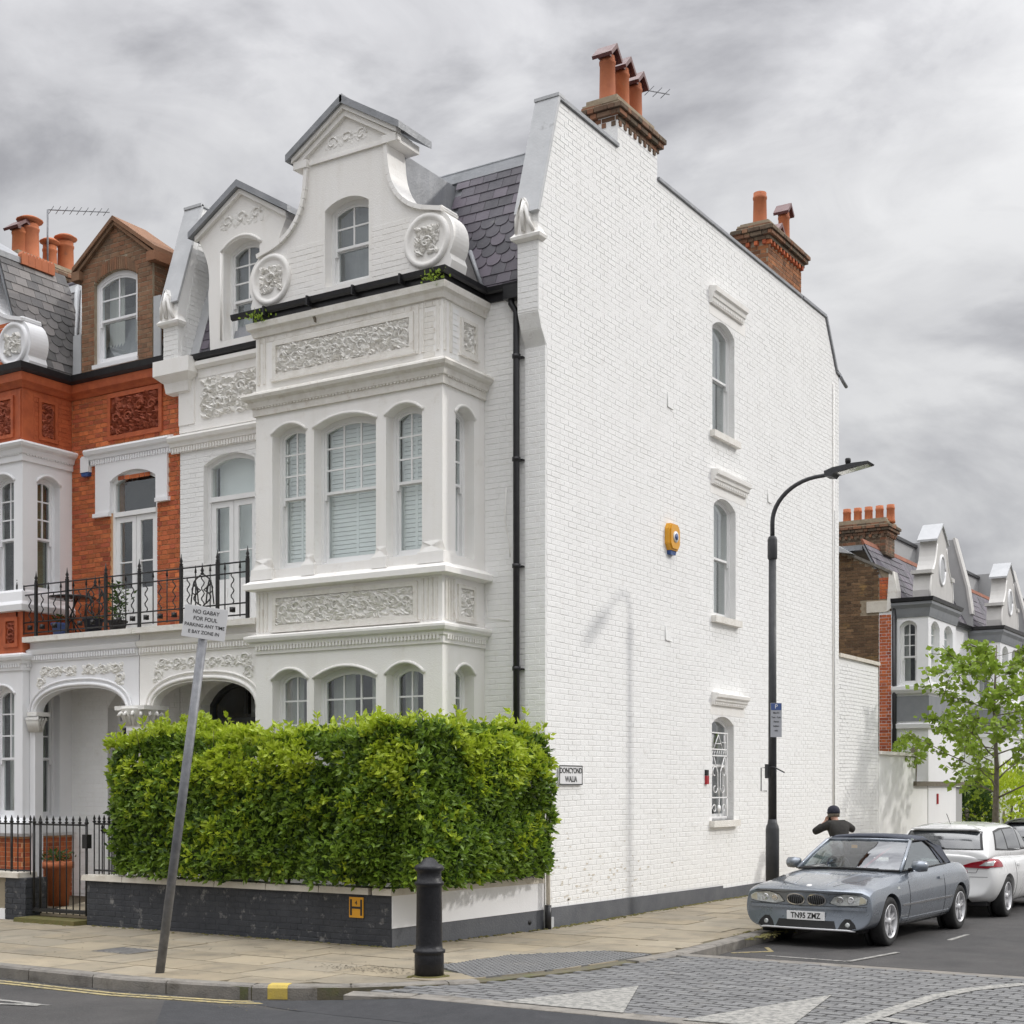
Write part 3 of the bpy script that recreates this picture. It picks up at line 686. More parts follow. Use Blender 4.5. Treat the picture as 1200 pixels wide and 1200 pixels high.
for (y0, y1, z0, h) in ((4.83, 6.36, 9.30, .25), (4.90, 6.50, 6.50, .22), (4.92, 6.44, 3.06, .18)):
    b = MB(); pr = [(0, z0), (.04, z0), (.055, z0 + h * .3), (.075, z0 + h * .35), (.085, z0 + h * .6), (.12, z0 + h * .68), (.128, z0 + h * .95), (.11, z0 + h), (0, z0 + h + .02)]
    b.sweep([(0, y0 + .12), (0, y1 - .12)], pr)
    b.build('hood_mould', 'stucco', side)
    b = MB()
    for k in range(18): b.box(SX, y0 + .16 + k * (y1 - y0 - .32) / 18, y0 + .16 + (k + .55) * (y1 - y0 - .32) / 18, z0 + .02, z0 + h * .28, .04, .054)
    b.build('dentils', 'stucco', side, kind='stuff')
pc = MB(); rc_ = random.Random(44)
for _ in range(75):
    y, z = abs(rc_.gauss(0, 1.5)) + .1, .32 + abs(rc_.gauss(0, .42)); n_ = rc_.randint(4, 7); s_ = rc_.uniform(.012, .034)
    P = [(y + s_ * 1.6 * math.cos(k * 6.283 / n_) * rc_.uniform(.5, 1.2), z + s_ * .6 * math.sin(k * 6.283 / n_) * rc_.uniform(.5, 1.2)) for k in range(n_)]
    if 0 < y < 10.5 and z < 2.2: pc.add([SX(a, t, .0052) for a, t in P], [tuple(range(n_))], rc_.random())
pc.build('paint_chips', 'cap_cream', side, kind='stuff', recalc=False)
wA = sash(house, SX, *sw[0], fw=.04, rec=.10, cols=1, rows=1, mid=8.22, back='curtain', sill=False, label='upper side window with grey curtain and part open lower sash')
wB = sash(house, SX, *sw[1], fw=.04, rec=.10, cols=1, rows=1, mid=5.38, back='curtain', sill=False)
wC = sash(house, SX, *sw[2], fw=.04, rec=.11, cols=1, rows=1, mid=2.1, back='none', sill=False, label='ground floor side window behind a white ornamental iron grille')
for (a, b, c, d, e_) in sw:
    MB().box(SX, a - .09, b + .09, c - .10, c, -.2, .085).build('stone_sill', 'stone_trim', side)
# ornamental grille
g = MB(); a, b, c, d = 5.09, 5.74, 1.29, 2.62; D = -.05
for t in (c, 1.60, 2.26, 2.36, d): g.box(SX, a, b, t, t + .02, D, D + .02)
for x in (a, b - .02): g.box(SX, x, x + .02, c, d, D, D + .02)
def curl(cx_, cy, r0, a0, turns, sgn=1): return [SX(cx_ + sgn * (r0 * (1 - k / 26)) * math.cos(a0 + turns * k / 18), cy + (r0 * (1 - k / 26)) * math.sin(a0 + turns * k / 18), D + .01) for k in range(19)]
mx_ = (a + b) / 2
for sg in (1, -1):
    g.tube(curl(mx_ + sg * .17, 2.0, .12, math.pi, -5, sg), .009, 5); g.tube(curl(mx_ + sg * .15, 1.76, .09, math.pi, 5, sg), .009, 5)
    g.tube([SX(mx_, 1.62, D + .01), SX(mx_ + sg * .05, 1.8, D + .01), SX(mx_ + sg * .05, 2.0, D + .01), SX(mx_ + sg * .2, 2.25, D + .01)], .010, 5)
    g.tube([SX(mx_ + sg * .28, 1.62, D + .01), SX(mx_ + sg * .29, 1.9, D + .01), SX(mx_ + sg * .26, 2.25, D + .01)], .008, 5)
    g.tube(curl(mx_ + sg * .18, 1.43, .08, 0, 6, sg), .009, 5)
    g.tube([SX(mx_ + sg * .3, c, D + .01), SX(mx_ + sg * .3, 1.6, D + .01)], .008, 5)
g.lathe(SX(mx_, 1.44, D), [(.055, 0), (.055, .02)], 12, ax=(1, 0, 0)); g.tube([SX(mx_, c, D + .01), SX(mx_, 1.6, D + .01)], .01, 5)
for k in range(7): g.tube([SX(a + .05 + k * .085, 2.27, D + .01), SX(a + .09 + k * .085, 2.35, D + .01)], .008, 4)
for p, q in (((.12, 2.38), (.30, 2.60)), ((.30, 2.60), (.46, 2.38)), ((.2, 2.46), (.4, 2.46)), ((.08, 2.38), (.08, 2.6)), ((.52, 2.38), (.52, 2.6)), ((.44, 2.48), (.60, 2.48))):
    g.tube([SX(a + p[0], p[1], D + .01), SX(a + q[0], q[1], D + .01)], .009, 4)
g.build('window_grille', 'joinery', wC)
# plinth, cables, vents
pl = MB(); pl.prism(SX, [(.0, -.2), (10.9, -.25), (10.9, .18), (5.44, .175), (5.44, .215), (.0, .255)], -.01, .022); pl.build('plinth', 'plinth_grey', side)
for y, z in ((3.47, 7.35), (3.40, 3.93), (7.35, 6.62)):
    v = MB(); v.box(SX, y, y + .17, z, z + .14, 0, .012); v.tube([SX(y - .012, z + .2, .012), SX(y - .012, z - .01, .012), SX(y + .17, z - .01, .012)], .008, 5); v.build('vent_cover', 'white_brick', side)
MB().tube([SX(10.60, .2, .02), SX(10.60, 9.4, .02)], .014, 6).build('conduit', 'stucco', side)
MB().tube([SX(10.62, 1.0, .03), SX(10.62, 7.0, .03)], .006, 5).build('cable', 'plinth_grey', side)
# copings
cp = MB()
def coping(y0, z0, y1, z1, w=.36, h=.05, o=.035):
    d = (Vector((y1 - y0, z1 - z0))).normalized(); n = Vector((-d.y, d.x))
    P = [(y0, z0), (y1, z1), (y1 + n.x * h, z1 + n.y * h), (y0 + n.x * h, z0 + n.y * h)]
    cp.prism(SX, P, -w + o, o)
coping(.29, 10.535, 1.90, 10.535); coping(3.14, 10.535, 8.95, 10.535, h=.045); coping(8.99, 10.535, 10.2, 10.535); coping(10.19, 10.54, 10.80, 9.66); coping(10.78, 9.66, 11.0, 9.62)
cp.build('coping', 'lead', side)
cp = MB(); coping(-.22, 8.93, .30, 10.56, w=.355, h=.045); cp.box(SX, .24, .40, 10.56, 10.60, -.33, .04); cp.build('lead_capping', 'pale_lead', side)
MB().tube([SX(10.95, 9.62, .03), SX(11.1, 9.56, .03), SX(11.3, 9.5, .03)], .035, 8).build('rear_gutter', 'lead', side)
def kneeler(parent, x0, x1, y, z):
    k = MB(); f = front(y, 0, 0); xm = (x0 + x1) / 2 - .02
    k.sweep([(x0 - .01, y + .12), (x0 - .01, y), (x1 + .008, y), (x1 + .008, y + .12)], [(-.10, z), (.0, z - .03), (.05, z), (.06, z + .035), (.03, z + .07), (.0, z + .12), (-.03, z + .25), (-.08, z + .28), (-.08, z)])
    k.prism(f, [(xm - .13, z + .05), (xm + .13, z + .05), (xm + .08, z + .22), (xm + .05, z + .42), (xm - .01, z + .52), (xm - .06, z + .40), (xm - .10, z + .22)], -.14, .04)
    k.tube([f(xm - .12, z + .08, .03), f(xm - .11, z + .25, .05), f(xm - .03, z + .50, .03), f(xm + .04, z + .36, .07), f(xm + .08, z + .20, .07), f(xm + .13, z + .08, .04)], .026, 6)
    k.tube([f(xm, z + .45, .05), f(xm - .01, z + .3, .09), f(xm + .0, z + .08, .06)], .03, 6)
    return k.build('kneeler', 'stucco', parent)
kneeler(house, -.30, 0, -.22, 8.62)
q = MB(); q.box(front(-.2), -.30, -.01, 7.72, 8.62, -.3, .006); 
q.prism(sideR(-.001), [(.3, 7.32), (0, 7.32), (-.12, 7.5), (-.2, 7.72), (.3, 7.72)], -.3, -.006)
q.box(front(-.005), -.30, -.002, 0, 7.32, -.1, 0.02)
q.build('corner_pier', 'white_mortar', house)
its = courses(rect(-.295, -.003, .0, 7.3), [], bond='flemish'); emit(its, front(-.025), 'white_brick', side, proud=.003, limit=0, stuff='pier_brickwork')
its = courses(rect(-.298, -.003, 7.75, 8.6), [], bond='flemish'); emit(its, front(-.207), 'white_brick', side, proud=.003, limit=0, stuff='pier_brickwork')
its = courses([(-.30, 8.62), (-.6, 10.45), (-.32, 10.45), (.18, 8.62)], [], bond='flemish'); emit(its, sideL(-.30), 'white_brick', side, proud=.003, limit=0, stuff='pier_brickwork')
# ---- chimneys on the side wall
def chimney(parent, x0, x1, y0, y1, zb, zt, pots, brick='sooty_brick', body='chimney_brick', neck=None, name='chimney_stack', own=None):
    c = MB(); c.box(GZ, x0, x1, y0, y1, zb, zt - .02); st = c.build(name, 'brown_mortar', parent)
    h = .072; lo = zb
    def ring(e_, z0, n, m, label, chunk=300):
        for fr, a0, a1 in ((front(y0 - e_), x0 - e_, x1 + e_), (sideR(x1 + e_), y0 - e_, y1 + e_), (sideL(x0 - e_), -y1 - e_, -y0 + e_), (Fr((0, y1 + e_, 0), (-1, 0, 0), (0, 1, 0)), -x1 - e_, -x0 + e_)):
            emit(courses(rect(a0, a1, z0, z0 + n * h - .001), [], t0=z0), fr, m, st, limit=0, proud=.006, base=e_ + .05 if e_ else 0, stuff=label)
    n = int((zt - zb) / h) - 6
    ring(0.0, zb, max(n, 1), body, 'stack_brickwork'); z = zb + max(n, 1) * h
    # dentil course and oversailing courses
    dn = MB()
    for fr, a0, a1 in ((front(y0), x0 - .03, x1 + .03), (sideR(x1), y0 - .03, y1 + .03), (sideL(x0), -y1 - .03, -y0 + .03)):
        x = a0
        while x < a1 - .08: dn.box(fr, x, x + .075, z, z + .075, -.05, .06, random.random(), .006); x += .15
    dn.build('dentil_course', 'red_brick' if body != 'sooty_brick' else 'sooty_brick', st, kind='stuff'); z += h
    for e_ in (.05, .10, .13): ring(e_, z, 1, brick, 'oversailing_course'); z += h
    MB().prism(GZ, rect(x0 - .12, x1 + .12, y0 - .12, y1 + .12), z - .02, z + .01).build('cap_bed', 'brown_mortar', st)
    ring(.05, z, 1, brick, 'oversailing_course'); z += h
    cpb = MB(); cpb.box(GZ, x0 - .04, x1 + .04, y0 - .04, y1 + .04, z - .02, z + .03); cpb.build('flaunching', 'brown_mortar', st)
    for (px, py, hh, r, hood) in pots:
        p = MB(); p.lathe((px, py, z), [(r * 1.12, 0), (r * 1.12, .05), (r, .08), (r * .93, hh - .12), (r * 1.0, hh - .11), (r * 1.02, hh - .07), (r * .92, hh - .06), (r * .93, hh), (r * .8, hh), (r * .78, hh - .1)], 16, tint=random.random())
        po = p.build('chimney_pot', 'pot_clay', parent)
        if hood == 'gable':
            gb = MB(); f = sideR(px, py, z + hh)
            gb.prism(f, [(-r * 1.5, -.02), (-r * 1.3, -.06), (0, .09), (r * 1.3, -.06), (r * 1.5, -.02), (0, .16)], -r * 1.35, r * 1.35)
            gb.box(f, -r * .9, r * .9, -.04, .03, -r * .8, r * .8); gb.build('pot_hood', 'pot_hood', po)
        if hood == 'cone': MB().lathe((px, py, z + hh), [(r * .6, 0), (r * .6, .05), (r * 1.35, .06), (r * 1.4, .08), (r * .9, .13), (.01, .15)], 14).build('pot_cowl', 'pot_clay', po)
    return st
chimney(house, -.52, -.04, 1.96, 3.12, 10.56, 11.33, [(-.26, 2.10, .72, .115, 'gable'), (-.26, 2.52, .72, .115, 'gable'), (-.26, 2.92, .68, .115, 'gable')], body='sooty_brick')
MB().box(SX, 1.915, 3.13, 10.5, 11.02, -.07, -.006).build('flue_face', 'white_mortar', house)
chimney(house, -.52, -.012, 7.40, 8.96, 10.5, 11.45, [(-.24, 7.60, .62, .12, ''), (-.24, 8.72, .66, .105, 'gable'), (-.26, 8.25, .14, .13, 'gable')])
# ---- front wall
FW = rect(-6.36, -.30, 0, 8.05)
dr = (-5.88, -4.88, 4.08, 6.52, .13); dg = (-5.95, -4.80, .1, 3.0, .32)
FH = [arch(*dr), arch(*dg)]
fw = MB(); fw.prism(FX, FW, -.30, -.0015, FH); fw = fw.build('front_wall', 'white_mortar', house)
its = courses(rect(-.92, -.30, 0, 8.0), [], bond='flemish'); emit(its, FX, 'white_brick', fw, proud=.0026, limit=140, ch=.0035, jit=.001)
its = courses(rect(-6.36, -4.02, 4.05, 6.72), FH, bond='flemish'); emit(its, FX, 'white_brick', fw, proud=.0026, limit=160, ch=.0035, jit=.001)
its = courses(rect(-6.36, -4.02, .1, 3.9), FH, bond='flemish'); emit(its, FX, 'white_brick', fw, proud=.0026, limit=0)
# cornice above balcony door and carved panel
corn = [(0, -.16), (.03, -.16), (.035, -.08), (.06, -.07), (.07, -.02), (.11, .0), (.13, .05), (.12, .08), (0, .12)]
def cornice(path, z, parent, m='stucco', prof=corn, name='cornice', dent=None):
    MB().sweep(path, [(a, z + b) for a, b in prof]).build(name, m, parent)
    if dent:
        b = MB()
        for i in range(len(path) - 1):
            p, q = Vector(path[i]), Vector(path[i + 1]); d = (q - p); l = d.length; d.normalize(); nn = Vector((d.y, -d.x)); fr = Fr((p.x, p.y, z), (d.x, d.y, 0), (nn.x, nn.y, 0)); x = .04
            while x < l - .03: b.box(fr, x, x + .03, -.15, -.085, .02, .055); x += .055
        b.build('dentils', m, parent, kind='stuff')
up = MB(); up.box(FX, -6.36, -4.0, 7.05, 7.16, -.01, .02); up.box(FX, -6.36, -6.05, 7.16, 7.95, -.01, .035); up.box(FX, -5.98, -4.0, 7.82, 7.95, -.01, .02); up.box(FX, -6.05, -4.0, 7.16, 7.82, -.01, .008); up.build('frieze', 'stucco', fw)
cv = MB(); carving(cv, FX, -5.92, -4.1, 7.20, 7.80, .008, dens=420, size=.09, seed=4, relief=.05); cv.build('carved_panel', 'carving', fw, kind='stuff')
cornice([(-6.52, 0), (-4.0, 0)], 6.92, fw, dent=1)
cornice([(-6.36, 0), (-4.0, 0)], 7.95, fw, prof=[(0, 0), (.05, 0), (.09, .04), (.09, .10), (0, .12)])
# balcony door (pair of glazed leaves under a fanlight)
def french(parent, fr, a0, a1, t0, ts, rise, trans, back, rec=.14):
    A = arch(a0, a1, t0, ts, rise); inn = inset(A, .06); f = MB(); f.prism(fr, A, -rec - .08, -rec, [inn]); f.box(fr, a0 + .05, a1 - .05, trans, trans + .07, -rec - .07, -rec + .02)
    d = f.build('balcony_door', 'joinery', parent); mid = (a0 + a1) / 2
    MB().prism(fr, clip(inn, a0, a1, trans + .07, ts + rise + 1), -rec - .045, -rec - .04).build('fanlight', 'glass', d)
    for x0, x1 in ((a0 + .06, mid - .005), (mid + .005, a1 - .06)):
        l = MB(); l.prism(fr, rect(x0, x1, t0 + .03, trans - .005), -rec - .06, -rec - .015, [rect(x0 + .085, x1 - .085, t0 + .75, trans - .09)]); l.box(fr, x0 + .08, x1 - .08, t0 + 1.15, t0 + 1.17, -rec - .05, -rec - .025)
        l.box(fr, x0 + .12, x1 - .12, t0 + .18, t0 + .62, -rec - .02, -rec - .005)
        l.build('door_leaf', 'joinery', d); MB().box(fr, x0 + .08, x1 - .08, t0 + .74, trans - .085, -rec - .045, -rec - .04).build('pane', 'glass', d)
    MB().box(fr, a0 + .06, a1 - .06, t0, ts + rise, -rec - .2, -rec - .19).build('blind' if back else 'room_back', back or 'interior_dark', d)
    return d
french(house, FX, *dr, 5.98, 'blind_white', rec=.09)
# front door with fanlight and number
fd = MB(); fd.prism(FX, arch(*dg), -.27, -.20, [rect(-5.85, -4.90, .12, 2.70), [(p[0], p[1]) for p in clip(inset(arch(*dg), .06), -6, -4, 2.80, 5)]])
fd = fd.build('front_door', 'door_grey', house)
dl = MB(); dl.box(FX, -5.84, -4.91, .12, 2.68, -.26, -.225); 
for x0, x1 in ((-5.72, -5.42), (-5.33, -5.03)):
    frame_rect(dl, FX, x0, x1, .35, 1.05, .03, -.225, -.21); frame_rect(dl, FX, x0, x1, 1.25, 2.5, .03, -.225, -.21)
dl.build('door_leaf', 'door_grey', fd); MB().prism(FX, clip(inset(arch(*dg), .06), -6, -4, 2.80, 5), -.25, -.245).build('fanlight', 'glass', fd)
text('19', .50, FX, -5.12, 3.00, -.20, 'sign_black', fd, 'house_number', .004)
MB().box(FX, -6, -4.8, 0, 3.4, -1.2, -1.15).build('hall_back', 'curtain', fd)
# ---- the two-storey bay
BX0, BX1, BY = -3.99, -.93, -.95
BF, BS, BL = front(BY), sideR(BX1), sideL(BX0)
gw = [(-3.70, -3.10, .95, 3.20, .13), (-2.98, -1.96, .95, 3.20, .13), (-1.80, -1.22, .95, 3.20, .13)]
uw = [(-3.70, -3.12, 4.68, 6.48, .11), (-2.98, -1.96, 4.68, 6.48, .11), (-1.80, -1.24, 4.68, 6.48, .11)]
gs = (-.66, -.24, .95, 3.20, .11); us = (-.66, -.24, 4.68, 6.46, .11)
bay = MB(); bay.prism(BF, rect(BX0, BX1, 0, 8.0), -.24, 0, [arch(*w) for w in gw + uw])
bay.prism(BS, rect(BY + .24, 0.0, 0, 8.0), -.24, -.0005, [rect(*r) for r in ()] + [arch(max(gs[0], BY + .26), *gs[1:]), arch(*us)])
bay.prism(BL, rect(0.0, -BY - .24, 0, 8.0), -.24, -.0005, [arch(.26, .66, .95, 3.2, .11), arch(.26, .66, 4.68, 6.46, .11)])
bay = bay.build('bay', 'stucco', house)
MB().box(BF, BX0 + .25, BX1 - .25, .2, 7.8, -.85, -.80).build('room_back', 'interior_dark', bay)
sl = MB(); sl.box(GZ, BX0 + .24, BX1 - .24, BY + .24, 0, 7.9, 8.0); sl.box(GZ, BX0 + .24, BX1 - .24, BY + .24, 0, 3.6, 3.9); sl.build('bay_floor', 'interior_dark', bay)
for w, c in zip(gw, (2, 3, 2)): sash(house, BF, *w, rec=.15, cols=c, rows=3, mid=2.25, back='curtain', rb=0)
for w, c in zip(uw, (2, 3, 2)): sash(house, BF, *w, rec=.15, cols=c, rows=3, mid=5.62, back='blind', lower=(1, 1), rb=0)
sash(house, BS, *gs, rec=.15, cols=2, rows=3, mid=2.25, back='curtain', rb=0); sash(house, BS, *us, rec=.15, cols=2, rows=3, mid=5.6, back='blind', rb=0)
sash(house, BL, .26, .66, 4.68, 6.46, .11, rec=.15, cols=2, rows=3, mid=5.6, back='blind', rb=0)
bp = [(BX0, 0), (BX0, BY), (BX1, BY), (BX1, 0)]
# hood rolls over the arched heads
def hood(mb, fr, a0, a1, ts, rise, r=.022, k=.02):
    A = arch(a0 - k, a1 + k, ts, ts, rise + k)[2:]; mb.tube([fr(x, t, .0) for x, t in A], r, 6)
for w in gw + uw: hm = MB(); hood(hm, BF, w[0], w[1], w[3], w[4]); hm.build('hood_mould', 'stucco', bay)
for w in (gs, us): hm = MB(); hood(hm, BS, w[0], w[1], w[3], w[4]); hm.build('hood_mould', 'stucco', bay)
# splayed stops at the pier feet
for t0 in (4.55,):
    for a, b in ((BX0, -3.71), (-3.11, -2.99), (-1.95, -1.81), (-1.23, BX1)):
        pf = MB()
        pf.add([BF(a - .05, t0, .0), BF(b + .05, t0, .0), BF(b + .05, t0, .055), BF(a - .05, t0, .055), BF(a, t0 + .28, 0), BF(b, t0 + .28, 0), BF(b, t0 + .28, .012), BF(a, t0 + .28, .012),
                BF(a - .05, t0 + .14, .05), BF(b + .05, t0 + .14, .05), BF(a - .05, t0 + .14, -.0), BF(b + .05, t0 + .14, 0)],
               [(0, 1, 2, 3), (3, 2, 9, 8), (8, 9, 7, 6), (6, 7, 5, 4), (0, 3, 8, 10), (10, 8, 6, 4), (1, 11, 9, 2), (11, 5, 7, 9)])
        pf.build('pier_base', 'stucco', bay, recalc=True)
    MB().box(BS, BY - .01, BY + .27, t0, t0 + .14, 0, .03).build('pier_base', 'stucco', bay)
sillp = [(0, -.06), (.10, -.045), (.13, -.04), (.13, .03), (.10, .05), (.02, .10), (0, .10)]
cornice(bp, 4.46, bay, 'stucco', sillp, 'sill_course'); 
bigc = [(0, -.20), (.025, -.20), (.03, -.11), (.05, -.10), (.06, -.06), (.10, -.04), (.12, .0), (.12, .03), (0, .07)]
cornice(bp, 3.76, bay, 'stucco', bigc, dent=1)
cornice(bp, 7.0, bay, 'stone_trim', [(0, -.24), (.03, -.24), (.035, -.14), (.06, -.13), (.08, -.06), (.13, -.03), (.15, .01), (.14, .04), (0, .10)], dent=1)
cornice(bp, 7.92, bay, 'stone_trim', [(0, -.10), (.03, -.1), (.05, -.03), (.09, .0), (.10, .08), (0, .10)])
# carved panels with frames, fluted pilasters
def panel(fr, a0, a1, t0, t1, seed, parent, dens=900, size=.055, w=.06):
    b = MB(); frame_rect(b, fr, a0 - w, a1 + w, t0 - w, t1 + w, w, -.01, .03); b.box(fr, a0 - w - .03, a1 + w + .03, t0 - w - .035, t0 - w, -.01, .045); b.build('panel_frame', 'stone_trim', parent)
    b = MB(); carving(b, fr, a0, a1, t0, t1, .0, dens, size, seed); b.build('carved_panel', 'carving', parent, kind='stuff')
panel(BF, -3.62, -1.36, 3.93, 4.29, 11, bay); panel(BS, -.58, -.28, 3.93, 4.28, 12, bay, 800, .045, .045)
panel(BF, -3.62, -1.42, 7.28, 7.66, 13, bay, 950, .05); panel(BS, -.52, -.24, 7.28, 7.64, 14, bay, 700, .045, .045)
fl = MB()
for fr, xs in ((BF, (-3.95, -3.88, -3.81, -1.24, -1.17, -1.10, -1.03)), (BS, (-.90, -.84, -.78, -.72))):
    for x in xs: fl.box(fr, x, x + .035, 3.86, 4.38, 0, .022, 0, .006)
for fr, xs in ((BF, (-3.96, -3.86, -1.33, -1.25, -1.02)), (BS, (-.93, -.80))):
    for x in xs: fl.box(fr, x, x + .05, 7.18, 7.80, 0, .02, 0, .006)
fl.build('fluting', 'stone_trim', bay, kind='stuff')
its = courses(rect(BX0 + .02, BX1 - .02, 7.74, 7.9), [], t0=7.74) + courses(rect(-1.22, -1.04, 7.12, 7.74), [], t0=7.12); emit(its, BF, 'stone_trim', bay, proud=.006, limit=0)
emit(courses(rect(BY + .16, -.6, 7.12, 7.8), [], t0=7.12), BS, 'white_brick', bay, proud=.006, limit=0)
# ---- gutters and downpipe
def gutter(path, z, parent, r=.062, name='gutter'):
    pr = [(.03, z - .02), (.03 + r * .2, z - r * 1.3), (.03 + r, z - r * 1.75), (.03 + r * 1.8, z - r * 1.3), (.03 + r * 2.1, z), (.03 + r * 1.9, z), (.03 + r * 1.6, z - r), (.03 + r, z - r * 1.4), (.05, z - r)]
    MB().sweep(path, pr).build(name, 'black_gutter', parent)
gp = [(-6.30, -.0), (BX0 - .0, 0), (BX0, BY - .0), (BX1, BY), (BX1, 0), (-.32, 0)]
gutter([(-6.28, 0), (BX0 - .20, 0)], 8.15, house, .045); gutter([(BX0 - .36, BY), (BX1, BY), (BX1, 0), (-.31, 0)], 8.17, house, .043)
fa = MB(); fa.sweep(gp, [(0, 8.0), (.03, 8.0), (.03, 8.13), (0, 8.13)]); fa.build('fascia', 'black_gutter', house)
for x in (-3.75, -3.0, -2.25, -1.5): MB().box(BF, x, x + .025, 8.06, 8.18, .02, .148).build('gutter_bracket', 'black_gutter', house)
MB().prism(BF, [(-2.96, 8.02), (-2.88, 8.02), (-2.89, 7.92), (-2.91, 7.84), (-2.94, 7.92)], .02, .08).build('rusty_outlet', 'bark', house)
dp = MB(); X = -.42
dp.tube([(X - .04, -.10, 8.10), (X - .04, -.10, 7.90), (X + .03, -.09, 7.78), (X + .03, -.09, .3)], .042, 10)
for z in (7.2, 5.9, 4.55, 3.25, 2.0): dp.lathe((X + .03, -.09, z), [(.055, 0), (.055, .05)], 10); dp.box(front(-.0), X - .04, X + .10, z + .01, z + .03, 0, .06)
dp.box(front(0), X - .12, X + .10, 7.95, 8.12, .03, .17)
dp.build('downpipe', 'black_gutter', house)
MB().tube([(-.58, -.03, 5.6), (-.60, -.03, 5.2), (-.53, -.04, 4.9), (-.50, -.06, 4.7)], .007, 5).build('loose_cable', 'stucco', house)
MB().tube([(-.9, -.012, 4.25), (-.87, -.012, 3.95), (-.7, -.012, 3.93), (-.55, -.012, 3.9)], .006, 5).build('wall_cable', 'stucco', house)
# ---- roof: mansard slates, flat, party parapet
def slates(fr, a0, a1, t1, parent, m, holes=(), w=.22, e_=.155, limit=290, fish=(3, 8), name='slate', back='lead'):
    B = MB(); B.box(fr, a0, a1, -.05, t1, -.05, -.012); base = B.build('roof_slope', back, parent)
    items = []; t = 0; r = 0
    while t < t1 - .03:
        x = a0 - (w / 2 if r % 2 else 0)
        while x < a1:
            q0, q1 = max(x, a0), min(x + w, a1)
            if q1 - q0 > .05 and not any(h[0] < (q0 + q1) / 2 < h[1] and h[2] < t + .08 < h[3] for h in holes): items.append((q0, q1, t, r))
            x += w
        t += e_; r += 1
    items.sort(key=lambda q: (fr(q[0], q[2]) - CAM).length); cache = {}; st_ = MB(); rr = random.Random(9)
    for i, (q0, q1, t, r) in enumerate(items):
        fi = fish[0] <= r % 12 < fish[1]; L_ = q1 - q0 - .006; key = (round(L_, 2), fi)
        if fi: P = [(0, .07), (L_ * .08, .03), (L_ * .25, .006), (L_ * .5, -.006), (L_ * .75, .006), (L_ * .92, .03), (L_, .07), (L_, e_ + .05), (0, e_ + .05)]
        else: P = [(0, 0), (L_, 0), (L_, e_ + .05), (0, e_ + .05)]
        if i < limit:
            if key not in cache:
                b = MB(); b.prism(Fr((0, 0, 0), (1, 0, 0), (0, 0, 1), (0, 1, 0)), P, 0, .009); me = bpy.data.meshes.new(name); me.from_pydata(b.v, [], b.f); me.materials.append(M[m]); cache[key] = me
            mt = fr.mat(q0 + .003, t, .012 + rr.uniform(0, .003)) @ Matrix.Rotation(-.06, 4, 'X') @ Matrix.Rotation(rr.uniform(-.012, .012), 4, 'Z')
            link(name, cache[key], base, mt)
        else: st_.prism(fr, [(q0 + a, t + b) for a, b in P], -.004 - .006 * 0, .006 + rr.uniform(0, .006), tint=rr.random())
    if st_.v: st_.build('slating', m, base, kind='stuff', recalc=False)
    return base
def roofframe(x, y, z, dy, dz):
    w = Vector((0, dy, dz)).normalized(); return Fr((x, y, z), (1, 0, 0), (0, -w.z, w.y), w)
RF = roofframe(0, .04, 8.12, .68, 2.03); RL = math.hypot(.68, 2.03)
slates(RF, -6.20, -.31, RL - .15, house, 'slate', holes=[(-3.6, -1.75, -1, 3), (-5.6, -4.6, -1, 3)])
MB().box(RF, -6.2, -.30, RL - .16, RL + .02, -.01, .022).build('ridge_flashing', 'lead', house)
MB().tube([RF(-6.2, RL + .02, .0), RF(-.3, RL + .02, .0)], .03, 8).build('roll_flashing', 'lead', house)
MB().box(RF, -.42, -.30, -.05, RL - .6, .0, .035).build('verge_flashing', 'pale_lead', house)
MB().box(RF, -6.2, -6.02, -.05, RL, .0, .03).build('verge_flashing', 'pale_lead', house)
fr_ = MB(); fr_.box(GZ, -6.36, -.30, .72, 10.7, 10.0, 10.14); fr_.box(GZ, -6.36, 0 - .3, 10.7, 10.95, 0, 10.1); fr_.build('flat_roof', 'lead', house)
# bay roof: small lean-to slates with hip behind the gable
br = MB(); br.add([(-4.0, -.95, 8.10), (-.93, -.95, 8.10), (-.93, 0.05, 8.10), (-4.0, .05, 8.10), (-3.6, -.3, 8.75), (-1.25, -.3, 8.75), (-1.25, .24, 8.75), (-3.6, .24, 8.75)],
                  [(0, 1, 5, 4), (1, 2, 6, 5), (3, 0, 4, 7), (4, 5, 6, 7), (0, 3, 2, 1), (2, 3, 7, 6)]); br.build('bay_roof', 'old_slate', house)
MB().tube([(-.93, .0, 8.13), (-1.22, .1, 8.78)], .03, 6).build('valley_flashing', 'lead', house)
